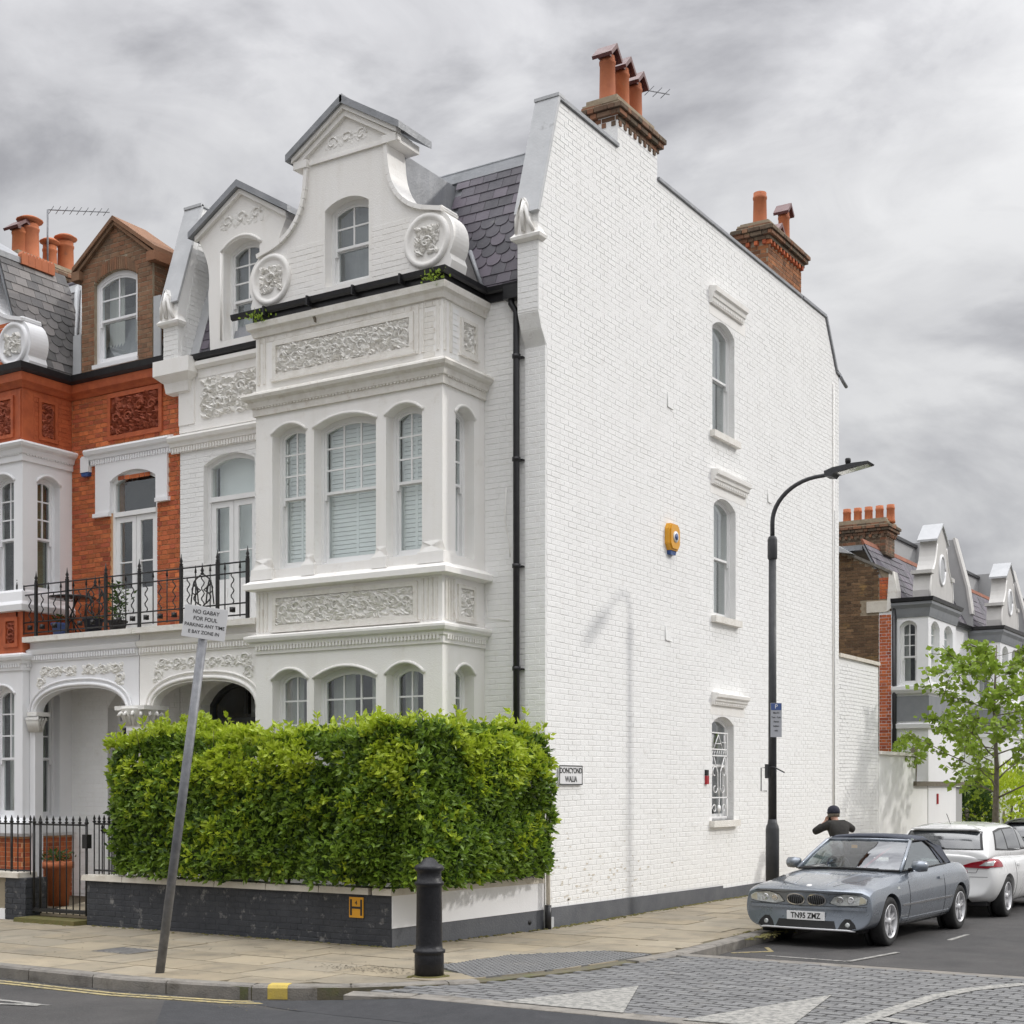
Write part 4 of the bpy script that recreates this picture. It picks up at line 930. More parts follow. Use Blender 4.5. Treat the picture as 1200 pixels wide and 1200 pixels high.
# party parapet between the houses
def parapet(parent, x0, x1, name='party_parapet'):
    P = [(.05, 8.0), (10.9, 8.0), (10.9, 10.5), (.31, 10.5), (-.2, 8.9), (-.2, 8.0)]
    b = MB(); b.prism(sideR(x1), P, -(x1 - x0), 0); pp = b.build(name, 'white_mortar', parent)
    global cp; cp = MB(); d = (Vector((.52, 1.63))).normalized(); n = Vector((-d.y, d.x))
    c = MB(); c.prism(sideR(x1 + .03), [(-.22, 8.93), (.30, 10.53), (.30 + n.x * .035, 10.53 + n.y * .035), (-.22 + n.x * .035, 8.93 + n.y * .035)], -(x1 - x0) - .06, 0)
    c.box(sideR(x1 + .03), .24, 4, 10.51, 10.55, -(x1 - x0) - .06, 0); c.build('lead_capping', 'pale_lead', pp)
    emit(courses([(-.19, 8.1), (.1, 8.1), (.9, 10.45), (.32, 10.45)], []), sideR(x1), 'white_brick', pp, limit=0)
    emit(courses(rect(x0, x1, 8.1, 8.8), []), front(-.2), 'white_brick', pp, limit=0)
    st = MB(); st.prism(sideR(x0 - .0), [(.05, 8.1), (1.5, 8.1), (1.5, 10.3), (.8, 10.3)], -.02, 0); st.build('step_flashing', 'pale_lead', pp)
    return pp
parapet(house, -6.50, -6.20); kneeler(house, -6.50, -6.20, -.22, 8.62)
co = MB(); co.sweep([(-6.50, .02), (-6.50, 0), (-6.20, 0), (-6.20, .02)], [(0, 7.62), (.08, 7.66), (.1, 7.8), (.215, 7.9), (.215, 8.12), (0, 8.12)]); co.build('parapet_corbel', 'stucco', house)
# ---- shaped gable over the bay
def curve(p0, p1, bulge, n=8):
    r = []; p0 = Vector(p0); p1 = Vector(p1); d = p1 - p0; nn = Vector((-d.y, d.x))
    for i in range(1, n): t = i / n; r.append(tuple(p0 + d * t + nn * bulge * 4 * t * (1 - t)))
    return r
def gable_shape(cx_, zb, w=1.62):
    R = [(w, zb), (w + .03, zb + .12)]
    R += [(w - .30 + .36 * math.cos(a), zb + .42 + .38 * math.sin(a)) for a in [-.6 + 1.85 * k / 13 for k in range(14)]]
    R += [(w - .10, zb + .76), (w - .12, zb + .82), (w - .40, zb + .84)]
    R += curve((w - .42, zb + .84), (.68, zb + 1.62), .17, 8) + [(.66, zb + 1.62), (.66, zb + 1.78), (.80, zb + 1.84), (.80, zb + 1.90)]
    return [(cx_ + x, z) for x, z in R] + [(cx_, zb + 2.42)] + [(cx_ - x, z) for x, z in reversed(R)]
def shaped_gable(parent, fr, cx_, zb, win, depth=.34, m='stucco', w=1.62, seed=5, cols=2):
    P = gable_shape(cx_, zb, w); W_ = arch(*win)
    b = MB(); b.prism(fr, P, -depth, 0, [W_]); g_ = b.build('gable', m, parent)
    # lead-topped pediment and raised mouldings
    for sg in (1, -1):
        c = MB(); d = Vector((.86, -.56)) ; A = (cx_ - sg * .02, zb + 2.43); B_ = (cx_ + sg * .93, zb + 1.87)
        Q = [A, B_, (B_[0], B_[1] + .09), (A[0], A[1] + .10)]
        c.prism(fr, Q if sg < 0 else Q[::-1], -depth - .25, .13); c.build('pediment_capping', 'lead', g_)
        c = MB(); A = (cx_, zb + 2.36); B_ = (cx_ + sg * .86, zb + 1.85); Q = [A, B_, (B_[0], B_[1] + .07), (A[0], A[1] + .08)]
        c.prism(fr, Q if sg < 0 else Q[::-1], -.02, .09); Q = [(a, b_ - .08) for a, b_ in Q]; c.prism(fr, Q if sg < 0 else Q[::-1], -.02, .05); c.build('pediment_mould', m, g_)
        e_ = MB(); e_.box(fr, min(cx_ + sg * .62, cx_ + sg * .84), max(cx_ + sg * .62, cx_ + sg * .84), zb + 1.76, zb + 1.86, -depth - .1, .07); e_.build('pediment_return', m, g_)
        # raised edge moulding along the sweep
        pts = curve((w - .40, zb + .86), (.70, zb + 1.60), .17, 9); pts = [(w - .10, zb + .79)] + [(w - .38, zb + .86)] + pts + [(.68, zb + 1.76)]
        c = MB()
        for i in range(len(pts) - 1):
            a, bb = Vector(pts[i]), Vector(pts[i + 1]); n = Vector((-(bb - a).y, (bb - a).x)).normalized() * .055
            q = [(cx_ + sg * a.x, a.y), (cx_ + sg * bb.x, bb.y), (cx_ + sg * (bb.x + n.x), bb.y + n.y), (cx_ + sg * (a.x + n.x), a.y + n.y)]
            c.prism(fr, q, -depth, .05)
        c.build('edge_moulding', m, g_)
        r_c = fr(cx_ + sg * (w - .34), zb + .42, 0)
        c = MB(); c.lathe(r_c, [(.345, -.02), (.345, .02), (.32, .04), (.28, .035), (.265, .012), (.25, .008), (.01, .008)], 28, ax=fr.n); md = c.build('medallion', m, g_)
        c = MB(); carving(c, fr, cx_ + sg * (w - .34) - .19, cx_ + sg * (w - .34) + .19, zb + .24, zb + .60, .012, 800, .06, seed + sg); c.build('rosette', 'carving', g_, kind='stuff')
    c = MB(); carving(c, fr, cx_ - .36, cx_ + .36, zb + 1.92, zb + 2.08, .0, 500, .06, seed + 3, .008); c.build('pediment_carving', m, g_, kind='stuff')
    c = MB(); c.box(fr, cx_ - .60, cx_ + .60, zb + 1.78, zb + 1.82, 0, .03); c.build('string', m, g_)
    return g_
GF = front(BY + .03)
gw_ = (-2.82, -2.10, 8.30, 9.30, .11)
gab = shaped_gable(house, GF, -2.46, 8.16, gw_)
sash(house, GF, *gw_, rec=.14, cols=2, rows=2, mid=8.80, back='none', sill=False)
emit(courses(rect(-3.5, -1.45, 8.22, 9.0), [rect(-2.84, -2.08, 8.2, 9.5)]), Fr((0, BY + .03, 0), (1, 0, 0), (0, -1, 0)), 'stucco', gab, proud=.003, limit=0)
rb = MB(); rb.prism(front(BY + .03 + .34), [(-3.1, 8.2), (-1.82, 8.2), (-1.82, 9.95), (-2.46, 10.4), (-3.1, 9.95)], -1.4, 0); rb.build('dormer_roof', 'lead', house)
# ---- second white dormer above the balcony door
D2 = front(-.03); dx = -5.10; dz = 8.12
P = [(dx - .62, dz)] + [(dx - .66, dz + .9)] + curve((dx - .66, dz + .9), (dx - .80, dz + 1.62), -.10, 6) + [(dx - .84, dz + 1.70), (dx - .84, dz + 1.80), (dx, dz + 2.30), (dx + .84, dz + 1.80), (dx + .84, dz + 1.70)] + curve((dx + .80, dz + 1.62), (dx + .66, dz + .9), -.10, 6) + [(dx + .66, dz + .9), (dx + .62, dz)]
dwn = (-5.46, -4.76, 8.28, 9.58, .13)
d2 = MB(); d2.prism(D2, P, -.32, 0, [arch(*dwn)]); d2 = d2.build('dormer', 'stucco', house)
for sg in (1, -1):
    c = MB(); A = (dx, dz + 2.30); B_ = (dx + sg * .96, dz + 1.74); Q = [A, B_, (B_[0], B_[1] + .09), (A[0], A[1] + .10)]; c.prism(D2, Q if sg < 0 else Q[::-1], -.6, .12); c.build('pediment_capping', 'lead', d2)
    c = MB(); A = (dx, dz + 2.22); B_ = (dx + sg * .88, dz + 1.70); Q = [A, B_, (B_[0], B_[1] + .07), (A[0], A[1] + .07)]; c.prism(D2, Q if sg < 0 else Q[::-1], 0, .06); c.build('pediment_mould', 'stucco', d2)
c = MB(); carving(c, D2, dx - .42, dx + .42, dz + 1.76, dz + 1.98, 0, 350, .08, 31, .010); c.build('pediment_carving', 'carving', d2, kind='stuff')
c = MB(); c.tube([D2(x, t, .0) for x, t in arch(-5.50, -4.72, 9.58, 9.58, .17)[2:]], .025, 6); c.tube([D2(-5.50, 8.3, 0), D2(-5.50, 9.58, 0)], .02, 6); c.build('hood_mould', 'stucco', d2)
sash(house, D2, *dwn, rec=.15, cols=2, rows=3, mid=8.85, back='none', sill=True)
rb = MB(); rb.prism(front(.29), [(dx - .6, 8.3), (dx + .6, 8.3), (dx + .62, 9.85), (dx, 10.25), (dx - .62, 9.85)], -1.2, 0); rb.build('dormer_roof', 'lead', house)
# ---- porch half
PY = -.82; PF = front(PY)
def porch(parent, x0, x1, a0, a1, m, seedv):
    b = MB(); b.prism(PF, rect(x0, x1, 0.0, 3.98), -.15, 0, [ellarch(a0, a1, -.01 + .012, 2.86, .40)]); p = b.build('porch', m, parent)
    c = MB(); pts = [PF(x, t, .01) for x, t in ellarch(a0 - .05, a1 + .05, 0, 2.86, .45)[2:]]; c.tube(pts, .03, 6); pts = [PF(x, t, .012) for x, t in ellarch(a0 - .13, a1 + .13, 0, 2.86, .53)[2:]]; c.tube(pts, .018, 6); c.build('arch_moulding', m, p)
    c = MB(); md = (a0 + a1) / 2
    carving(c, PF, a0 + .08, md - .06, 3.44, 3.60, 0, 700, .055, seedv, .02); carving(c, PF, md + .06, a1 - .05, 3.44, 3.60, 0, 700, .055, seedv + 1, .02)
    for s_, sg in ((a0 + .02, 1), (a1 - .02, -1)): carving(c, PF, min(s_, s_ + sg * .22), max(s_, s_ + sg * .22), 3.26, 3.46, 0, 600, .05, seedv + 2, .02)
    c.build('spandrel_carving', 'carving', p, kind='stuff')
    cornice([(x0, PY), (x1, PY)], 3.86, p, m, [(0, -.18), (.02, -.18), (.025, -.08), (.06, -.06), (.08, .0), (0, .04)], dent=1)
    return p
pr = porch(house, -6.34, -3.99, -6.10, -4.12, 'stucco', 51)
sb_ = MB(); sb_.box(GZ, -6.34, -3.99, -.98, 0, 3.98, 4.06); sb_.build('balcony_slab', 'stone_trim', house)
MB().box(GZ, -6.3, -4.0, -.8, 0, 3.5, 3.55).build('porch_ceiling', 'stucco', house)
def column(parent, x, y, m='stucco'):
    c = MB(); c.lathe((x, y, 0), [(.25, 0), (.25, .12), (.21, .2), (.185, .3), (.185, 2.55), (.21, 2.57), (.21, 2.62), (.185, 2.64)], 24); co_ = c.build('column', m, parent)
    c = MB(); c.lathe((x, y, 2.62), [(.19, 0), (.21, .06), (.26, .22), (.30, .27), (.30, .29)], 24); c.box(GZ, x - .3, x + .3, y - .24, y + .24, 2.88, 2.94)
    for k in range(16):
        a = k * math.pi / 8; p = Vector((x + .21 * math.cos(a), y + .21 * math.sin(a), 2.66)); q = Vector((x + .31 * math.cos(a), y + .31 * math.sin(a), 2.84))
        c.tube([p, (p + q) / 2 + Vector((0, 0, .04)), q, q + Vector((.02 * math.cos(a), .02 * math.sin(a), -.05))], .026, 6)
    c.build('capital', 'carving', co_)
column(house, -6.30, PY - .0 + .0)
# ================================================================ RED BRICK HOUSE (mirror plan of the corner house)
red = thing('terrace_house', 'red brick terrace house with white painted bay, brick dormer and terracotta panels', 'house', (-9.5, 2, 0))
mxr = lambda x: -12.72 - x
rF = rect(-12.72, -6.37, 0, 8.05); rd = (-7.84, -6.84, 4.08, 6.50, .14); rg = (-7.92, -6.77, .1, 3.0, .32)
rw = MB(); rw.prism(FX, rF, -.30, -.006, [arch(*rd), arch(*rg)]); rw = rw.build('front_wall', 'red_mortar', red)
surr = [(-8.16, 6.02), (-7.86, 6.02), (-7.86, 6.40), (-6.82, 6.40), (-6.82, 6.13), (-6.60, 6.13), (-6.60, 6.85), (-8.16, 6.85)]
its = courses(rect(-8.72, -6.37, 4.06, 8.0), [arch(*rd), rect(-7.90, -6.72, 7.16, 7.84), rect(-8.16, -6.60, 6.80, 7.03), rect(-8.16, -7.84, 6.02, 6.80), rect(-6.84, -6.60, 6.13, 6.80), rect(-7.84, -6.84, 6.50, 6.80)], t0=4.06)
emit(its, FX, 'red_brick', rw, proud=.004, limit=300, ch=.002)
s_ = MB(); s_.prism(FX, [(-8.16, 6.02), (-7.836, 6.02)] + [(a, b) for a, b in reversed(arch(-7.836, -6.844, 4.08, 6.50, .137)[2:])] + [(-6.844, 6.13), (-6.60, 6.13), (-6.60, 6.90), (-8.16, 6.90)], -.14, .035); s_.box(FX, -8.2, -7.84, 5.97, 6.03, -.006, .06); s_.box(FX, -6.84, -6.56, 6.08, 6.14, -.006, .06); s_.build('door_surround', 'fresh_white', rw)
hm = MB(); hood(hm, FX, -7.84, -6.84, 6.50, .14); hm.build('hood_mould', 'fresh_white', rw)
cornice([(-8.34, 0), (-6.50, 0)], 6.95, rw, 'fresh_white', dent=1)
french(red, FX, *rd, 5.95, None, rec=.035)
rp = MB(); frame_rect(rp, FX, -7.90, -6.72, 7.14, 7.86, .07, -.01, .03); rp.build('panel_frame', 'terracotta', rw)
rp = MB(); rp.box(FX, -7.83, -6.79, 7.20, 7.80, -.01, .0); carving(rp, FX, -7.82, -6.80, 7.22, 7.79, 0, 420, .095, 77, .055); rp.build('carved_panel', 'dark_terracotta', rw, kind='stuff')
MB().prism(FX, rect(-12.7, -6.37, .02, 3.97), -.2, -.001, [arch(-7.916, -6.774, .1, 3.0, .315)]).build('porch_lining', 'white_mortar', red)
its = courses(rect(-12.6, -6.37, .1, 3.9), [arch(*rg)]); emit(its, FX, 'white_brick', rw, proud=.0035, limit=0)
RB0, RB1 = -11.79, -8.73
rBF, rBS, rBL = front(BY), sideR(RB1), sideL(RB0)
rgw = [(-9.50, -8.92, 1.30, 3.20, .13), (-10.76, -9.74, 1.30, 3.20, .13), (-11.60, -11.02, 1.30, 3.20, .13)]
ruw = [(-9.50, -8.93, 4.68, 6.48, .11), (-10.76, -9.74, 4.68, 6.48, .11), (-11.60, -11.02, 4.68, 6.48, .11)]
rgs = (-.67, -.24, 1.28, 3.20, .11); rus = (-.67, -.24, 4.78, 6.48, .11)
def rbay(z0, z1, m, name):
    b = MB(); b.prism(rBF, rect(RB0, RB1, z0, z1), -.24, 0, [arch(*w) for w in rgw + ruw if z0 < w[2] < z1])
    b.prism(rBS, rect(BY + .24, 0, z0, z1), -.24, -.0005, [arch(*w) for w in (rgs, rus) if z0 < w[2] < z1]); b.box(rBL, 0, .71, z0, z1, -.24, -.0005)
    return b.build(name, m, red)
rb1 = rbay(1.05, 3.80, 'fresh_white', 'bay_ground_floor'); rb2 = rbay(4.50, 7.02, 'fresh_white', 'bay_first_floor')
rb3 = rbay(3.80, 4.50, 'terracotta', 'bay_apron'); rb4 = rbay(7.02, 8.0, 'terracotta', 'bay_parapet'); rb0 = rbay(0, 1.05, 'red_mortar', 'bay_base')
emit(courses(rect(BY, 0, .06, 1.0), [], bond='flemish'), rBS, 'red_brick', rb0, limit=60, proud=.005); emit(courses(rect(-10.2, RB1, .06, 1.0), [], bond='flemish'), rBF, 'red_brick', rb0, limit=60, proud=.005)
emit(courses(rect(BY + .2, -.02, 7.06, 7.85), [rect(-.62, -.34, 7.14, 7.8)], bond='flemish'), rBS, 'terracotta', rb4, limit=100, proud=.005)
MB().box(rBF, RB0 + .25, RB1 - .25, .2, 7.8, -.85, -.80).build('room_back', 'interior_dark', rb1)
for w in rgw[:2]: sash(red, rBF, *w, rec=.15, cols=2, rows=3, mid=2.2, back='curtain', rb=0, jm='fresh_white')
for w in ruw[:2]: sash(red, rBF, *w, rec=.15, cols=2, rows=3, mid=5.6, back='none', rb=0, jm='fresh_white')
sash(red, rBS, *rgs, rec=.13, cols=2, rows=3, mid=2.2, back='green', rb=0, jm='fresh_white'); sash(red, rBS, *rus, rec=.13, cols=2, rows=3, mid=5.62, back='green', rb=0, jm='fresh_white')
for w, b_ in ((rgw[0], rb1), (ruw[0], rb2), (ruw[1], rb2)): hm = MB(); hood(hm, rBF, w[0], w[1], w[3], w[4]); hm.build('hood_mould', 'fresh_white', b_)
for w, b_ in ((rgs, rb1), (rus, rb2)): hm = MB(); hood(hm, rBS, w[0], w[1], w[3], w[4]); hm.build('hood_mould', 'fresh_white', b_)
rbp = [(RB0, 0), (RB0, BY), (RB1, BY), (RB1, 0)]
cornice(rbp, 4.56, rb2, 'fresh_white', [(0, -.10), (.08, -.09), (.09, .0), (.05, .06), (.03, .20), (0, .24)], 'sill_course')
cornice(rbp, 3.76, rb1, 'fresh_white', bigc, dent=1); cornice(rbp, 7.0, rb2, 'fresh_white', [(0, -.24), (.03, -.24), (.035, -.14), (.06, -.13), (.08, -.06), (.13, -.03), (.15, .01), (.14, .04), (0, .08)], dent=1)
cornice(rbp, 1.22, rb1, 'fresh_white', [(0, -.2), (.06, -.2), (.09, -.15), (.09, .0), (.04, .06), (0, .08)], 'sill_course')
cornice([(RB0, 0), (RB0, BY), (RB1, BY), (RB1, 0), (-6.40, 0)], 7.93, red, 'terracotta', [(0, -.05), (.02, -.05), (.05, .0), (.09, .04), (.10, .16), (0, .18)], 'eaves_cornice')
for fr, a0, a1 in ((rBS, -.60, -.36), (rBF, -9.3, -8.98), (rBF, -11.4, -9.5)):
    b = MB(); frame_rect(b, fr, a0 - .06, a1 + .06, 7.14, 7.78, .05, -.01, .03); b.build('panel_frame', 'terracotta', rb4)
    b = MB(); carving(b, fr, a0, a1, 7.20, 7.72, 0, 500, .07, 8); b.build('carved_panel', 'dark_terracotta', rb4, kind='stuff')
b = MB(); frame_rect(b, rBF, -9.15, -8.82, 3.92, 4.38, .06, -.01, .03); b.build('panel_frame', 'terracotta', rb3)
b = MB(); carving(b, rBF, -9.08, -8.89, 3.98, 4.32, 0, 500, .06, 9); b.build('carved_panel', 'dark_terracotta', rb3, kind='stuff')
for k in range(5): MB().box(rBF, -8.80 - .0 + k * .0 - .0, -8.76, 7.12, 7.85, 0, .02).build('fluting', 'terracotta', rb4) if k == 0 else None
fa = MB(); fa.sweep([(RB0, 0), (RB0, BY), (RB1, BY), (RB1, 0), (-6.52, 0)], [(0, 8.08), (.06, 8.08), (.06, 8.18), (0, 8.18)]); fa.build('fascia', 'black_gutter', red)
gutter([(RB0, BY), (RB1, BY), (RB1, 0), (-6.52, 0)], 8.22, red, .07)
# front door, porch, balcony slab
fd = MB(); fd.prism(FX, arch(*rg), -.27, -.20, [rect(-7.82, -6.87, .12, 2.70), clip(inset(arch(*rg), .06), -8, -6, 2.80, 5)]); fd = fd.build('front_door', 'fresh_white', red)
MB().box(FX, -7.81, -6.88, .12, 2.68, -.26, -.225).build('door_leaf', 'door_grey', fd); MB().prism(FX, clip(inset(arch(*rg), .06), -8, -6, 2.80, 5), -.25, -.245).build('fanlight', 'glass', fd)
porch(red, -8.72, -6.36, -8.60, -6.62, 'fresh_white', 61)
MB().box(GZ, -8.72, -6.36, -.97, 0, 3.98, 4.06).build('balcony_slab', 'stone_trim', red)
MB().box(GZ, -8.7, -6.4, -.8, 0, 3.5, 3.55).build('porch_ceiling', 'fresh_white', red)
c = MB(); c.box(GZ, -8.715, -8.61, PY + .02, PY + .14, 0, 2.62); c.build('pilaster', 'fresh_white', red)
c = MB(); c.box(GZ, -8.72, -8.50, PY - .06, PY + .20, 2.86, 2.92)
for k in range(10): c.tube([(-8.68 + .022 * k, PY - .03, 2.62), (-8.68 + .026 * k, PY - .07, 2.74), (-8.68 + .028 * k, PY - .1, 2.84), (-8.68 + .028 * k, PY - .09, 2.79)], .022, 5)
for k in range(4): c.tube([(-8.60, PY + .04 * k, 2.62), (-8.57, PY + .045 * k, 2.74), (-8.53, PY + .05 * k, 2.84), (-8.53, PY + .05 * k, 2.79)], .020, 5)
c.build('capital', 'carving', red)
# roof
slates(roofframe(0, .06, 8.2, .66, 1.85), -12.7, -6.52, math.hypot(.66, 1.85) - .1, red, 'old_slate', holes=[(-12, -9.6, -1, 3), (-8.35, -7.0, -1, 3)], limit=160)
RR = roofframe(0, .06, 8.2, .66, 1.85); rl_ = math.hypot(.66, 1.85)
MB().box(RR, -9.6, -6.5, rl_ - .14, rl_ + .05, -.01, .03).build('ridge_flashing', 'pale_lead', red); MB().tube([RR(-10.2, rl_ + .05), RR(-6.5, rl_ + .05)], .05, 8).build('roll_flashing', 'slate', red)
MB().box(GZ, -12.72, -6.36, .70, 10.9, 9.95, 10.03).build('flat_roof', 'lead', red)
sR = Fr((RB1 + .02, -.9, 8.16), (0, 1, 0), (.95, 0, .33), (-.33, 0, .95))
slates(sR, 0, 1.35, 1.95, red, 'old_slate', limit=110)
MB().tube([(RB1, .02, 8.2), (RB1 - .62, .66, 10.0)], .05, 4).build('valley_flashing', 'pale_lead', red); MB().tube([(RB1 + .12, .05, 8.2), (RB1 - .45, .62, 10.0)], .04, 4).build('valley_flashing', 'pale_lead', red)
cr_ = MB()
for k in range(5): cr_.prism(sideR(RB1 - .62), [(-.5 + k * .13, 10.02), (-.375 + k * .13, 10.02), (-.375 + k * .13, 10.18), (-.405 + k * .13, 10.23), (-.44 + k * .13, 10.18), (-.47 + k * .13, 10.23), (-.5 + k * .13, 10.18)], -.05, .05)
cr_.build('ridge_cresting', 'pot_clay', red, kind='stuff')
rgab = shaped_gable(red, front(BY + .03), -10.26, 8.16, (-10.60, -9.90, 8.30, 9.30, .11), m='fresh_white', seed=15)
emit(courses(rect(-9.85, -8.95, 8.22, 8.95), []), front(BY + .03), 'red_brick', rgab, limit=0, proud=.004)
# brick dormer
DF = front(-.02); dcx = -7.70; zb = 8.24
P = [(dcx - .78, zb), (dcx + .78, zb), (dcx + .78, 9.92), (dcx, 10.50), (dcx - .78, 9.92)]; dw = (-8.20, -7.24, 8.34, 9.62, .14)
d = MB(); d.prism(DF, P, -.5, 0, [arch(*dw)]); d = d.build('dormer', 'brown_mortar', red)
va = arch(dw[0] - .0, dw[1], dw[3], dw[3], dw[4])[2:]
emit(courses(P, [arch(dw[0], dw[1], dw[2], dw[3], dw[4] + .2)], Ln=.215, t0=zb), DF, 'dormer_brick', d, limit=160, proud=.005)
for i in range(len(va) * 2 - 2):
    t = i / (len(va) * 2 - 2); k = t * (len(va) - 1); j = min(int(k), len(va) - 2); q = Vector(va[j]).lerp(Vector(va[j + 1]), k - j); a = (t - .5) * -1.0
    f2 = Fr(DF(q.x, q.y), (math.cos(a), 0, -math.sin(a)), (0, -1, 0), (-math.sin(-a) * -1, 0, math.cos(a))); MB().box(Fr(DF(q.x, q.y), (math.cos(a * .4), 0, math.sin(a * .4)), (0, -1, 0), (-math.sin(a * .4), 0, math.cos(a * .4))), -.024, .022, .0, .20, -.03, .008, 0, .003).build('arch_brick', 'dormer_brick', d)
emit(courses(rect(.02, .6, zb, 9.9), []), sideR(dcx + .78), 'dormer_brick', d, limit=0)
MB().box(sideR(dcx + .77), .02, 1.2, zb, 9.9, -.1, 0).build('dormer_cheek', 'brown_mortar', d)
for sg in (1, -1):
    for k, (e_, z_, w_) in enumerate(((.10, 0, .06), (.15, .06, .07))):
        A = (dcx, 10.44 + z_); B_ = (dcx + sg * (.86 + k * .05), 9.80 + z_ + k * .0); Q = [A, B_, (B_[0], B_[1] + w_), (A[0], A[1] + w_)]
        MB().prism(DF, Q if sg < 0 else Q[::-1], -.6, e_ * .6).build('verge_course', 'dormer_brick', d)
    MB().box(DF, min(dcx + sg * .74, dcx + sg * .92), max(dcx + sg * .74, dcx + sg * .92), 9.72, 9.86, -.5, .09).build('verge_shoulder', 'dormer_brick', d)
MB().box(DF, dcx - .82, dcx + .82, zb - .09, zb, 0, .05).build('dormer_base', 'stone_trim', d)
MB().prism(DF, rect(dcx - .98, dcx - .80, 8.22, 8.9), -.02, .0).build('side_flashing', 'pale_lead', d); MB().prism(DF, rect(dcx + .80, dcx + .95, 8.22, 9.2), -.02, .0).build('side_flashing', 'pale_lead', d)
sash(red, DF, *dw, rec=.06, cols=2, rows=2, mid=9.02, back='curtain', fw=.07, jm='fresh_white')
MB().prism(front(.5), [(dcx - .76, 8.3), (dcx + .76, 8.3), (dcx + .76, 9.85), (dcx, 10.4), (dcx - .76, 9.85)], -1.0, 0).build('dormer_roof', 'slate', red)
chimney(red, -13.35, -12.70, 2.15, 3.75, 9.9, 11.80, [(-13.02, 2.45, .62, .15, 'gable'), (-12.95, 2.62, .74, .18, 'cone'), (-13.02, 3.15, .52, .14, 'cone'), (-12.98, 3.50, .70, .16, 'cone')], body='sooty_brick')
MB().box(GZ, -12.72, -6.4, 10.6, 10.9, 0, 10.0).build('rear_wall', 'stock_brick', red); MB().box(GZ, -12.9, -12.72, 0, 10.9, 0, 9.9).build('party_wall', 'stock_brick', red)
# ================================================================ BALCONY: railings, table, pots
rail = thing('balcony_railing', 'black wrought iron balcony railing over the paired porches', 'railing', (-6.5, -.93, 4.06))
RFm = front(-.93)
def bar(name, pts, r, n=6, parent=rail, m='black_iron'): return MB().tube(pts, r, n).build(name, m, parent)
def finial(x, z, r=.028, parent=rail, y=-.93):
    MB().lathe((x, y, z), [(r * .6, 0), (r, .02), (r * .5, .035), (r * .9, .06), (r * .4, .10), (.002, .17)], 8).build('finial', 'black_iron', parent)
for z in (4.12, 4.28, 4.70, 4.84): bar('rail', [RFm(-8.86, z), RFm(-4.16, z)], .011)
for z in (4.12, 4.28, 4.70, 4.84): bar('rail', [(-8.86, -.93, z), (-8.86, -.05 if 0 else -.93 + .02, z)], .011)
n = 34
for i in range(n + 1):
    x = -8.86 + (4.70) * i / n; big_ = i in (0, 3, 8, 14, 19, 25, 30, 34)
    if big_: MB().box(GZ, x - .02, x + .02, -.95, -.91, 4.06, 4.88).build('post', 'black_iron', rail); finial(x, 4.88)
    elif i % 2: bar('bar', [RFm(x, 4.10), RFm(x, 4.78)], .009); MB().lathe((x, -.93, 4.76), [(.018, 0), (.004, .10)], 6).build('spike', 'black_iron', rail)
    else:
        bar('twisted_bar', [RFm(x + .028 * math.sin(k * 1.3), 4.28 + .42 * k / 14) for k in range(15)], .009)
        MB().lathe((x, -.95, 4.20), [(.05, 0), (.02, .02), (.05, .04)], 4, ax=(0, 1, 0)).build('rosette', 'black_iron', rail)
for cx_ in (-7.15, -5.0):
    for sg in (1, -1):
        bar('scroll', [RFm(cx_ + sg * (.03 + .13 * abs(math.sin(k * .45))), 4.30 + .42 * k / 14) for k in range(15)], .011)
        bar('scroll', [RFm(cx_ + sg * (.22 - .15 * k / 10) + .0, 4.30 + .35 * math.sin(k * .31)) for k in range(11)], .010)
        bar('scroll', [RFm(cx_ + sg * (.14 + .06 * math.cos(k * .6)), 4.52 + .06 * math.sin(k * .6)) for k in range(11)], .009)
    finial(cx_, 4.72)
t = thing('bistro_table', 'round black metal bistro table on the balcony of the red brick house', 'table', (-8.2, -.45, 4.06))
MB().lathe((-8.2, -.45, 4.66), [(.34, 0), (.36, .01), (.36, .03), (.34, .035)], 24).build('table_top', 'paint_black', t)
for k in range(3):
    a = k * 2.09; bar('leg', [(-8.2 + .28 * math.cos(a), -.45 + .28 * math.sin(a), 4.06), (-8.2 - .05 * math.cos(a), -.45 - .05 * math.sin(a), 4.4), (-8.2 + .12 * math.cos(a), -.45 + .12 * math.sin(a), 4.66)], .012, parent=t)
def plantpot(name, label, cat, x, y, z, r, h, m, leaf, n=60, lh=.18, seed=1, grp=None):
    p = thing(name, label, cat, (x, y, z), 0, grp); MB().lathe((x, y, z), [(r * .7, 0), (r * .95, h * .85), (r * 1.08, h * .86), (r * 1.08, h), (r * .9, h), (r * .88, h * .9)], 16).build('pot', m, p)
    if leaf:
        rr = random.Random(seed); b = MB()
        for _ in range(n):
            a = rr.uniform(0, 6.28); q = Vector((x + rr.gauss(0, r * .5), y + rr.gauss(0, r * .5), z + h + rr.random() * lh)); addleaf(b, q, Vector((math.cos(a), math.sin(a), rr.uniform(.1, 1))), rr.uniform(.05, .1), rr)
        b.build('leaves', leaf, p, kind='stuff', recalc=False)
    return p
def addleaf(b, p, d, L_, rr, w=.42, tint=None):
    d = d.normalized(); s_ = d.cross(Vector((rr.uniform(-1, 1), rr.uniform(-1, 1), rr.uniform(-.2, 1)))); 
    if s_.length < 1e-3: s_ = d.orthogonal()
    s_.normalize(); n = s_.cross(d); w *= L_
    b.add([p, p + d * L_ * .45 + s_ * w * .5 + n * L_ * .06, p + d * L_, p + d * L_ * .45 - s_ * w * .5 + n * L_ * .06, p + d * L_ * .5 - n * L_ * .02], [(0, 1, 4), (1, 2, 4), (2, 3, 4), (3, 0, 4)], rr.random() if tint is None else tint)
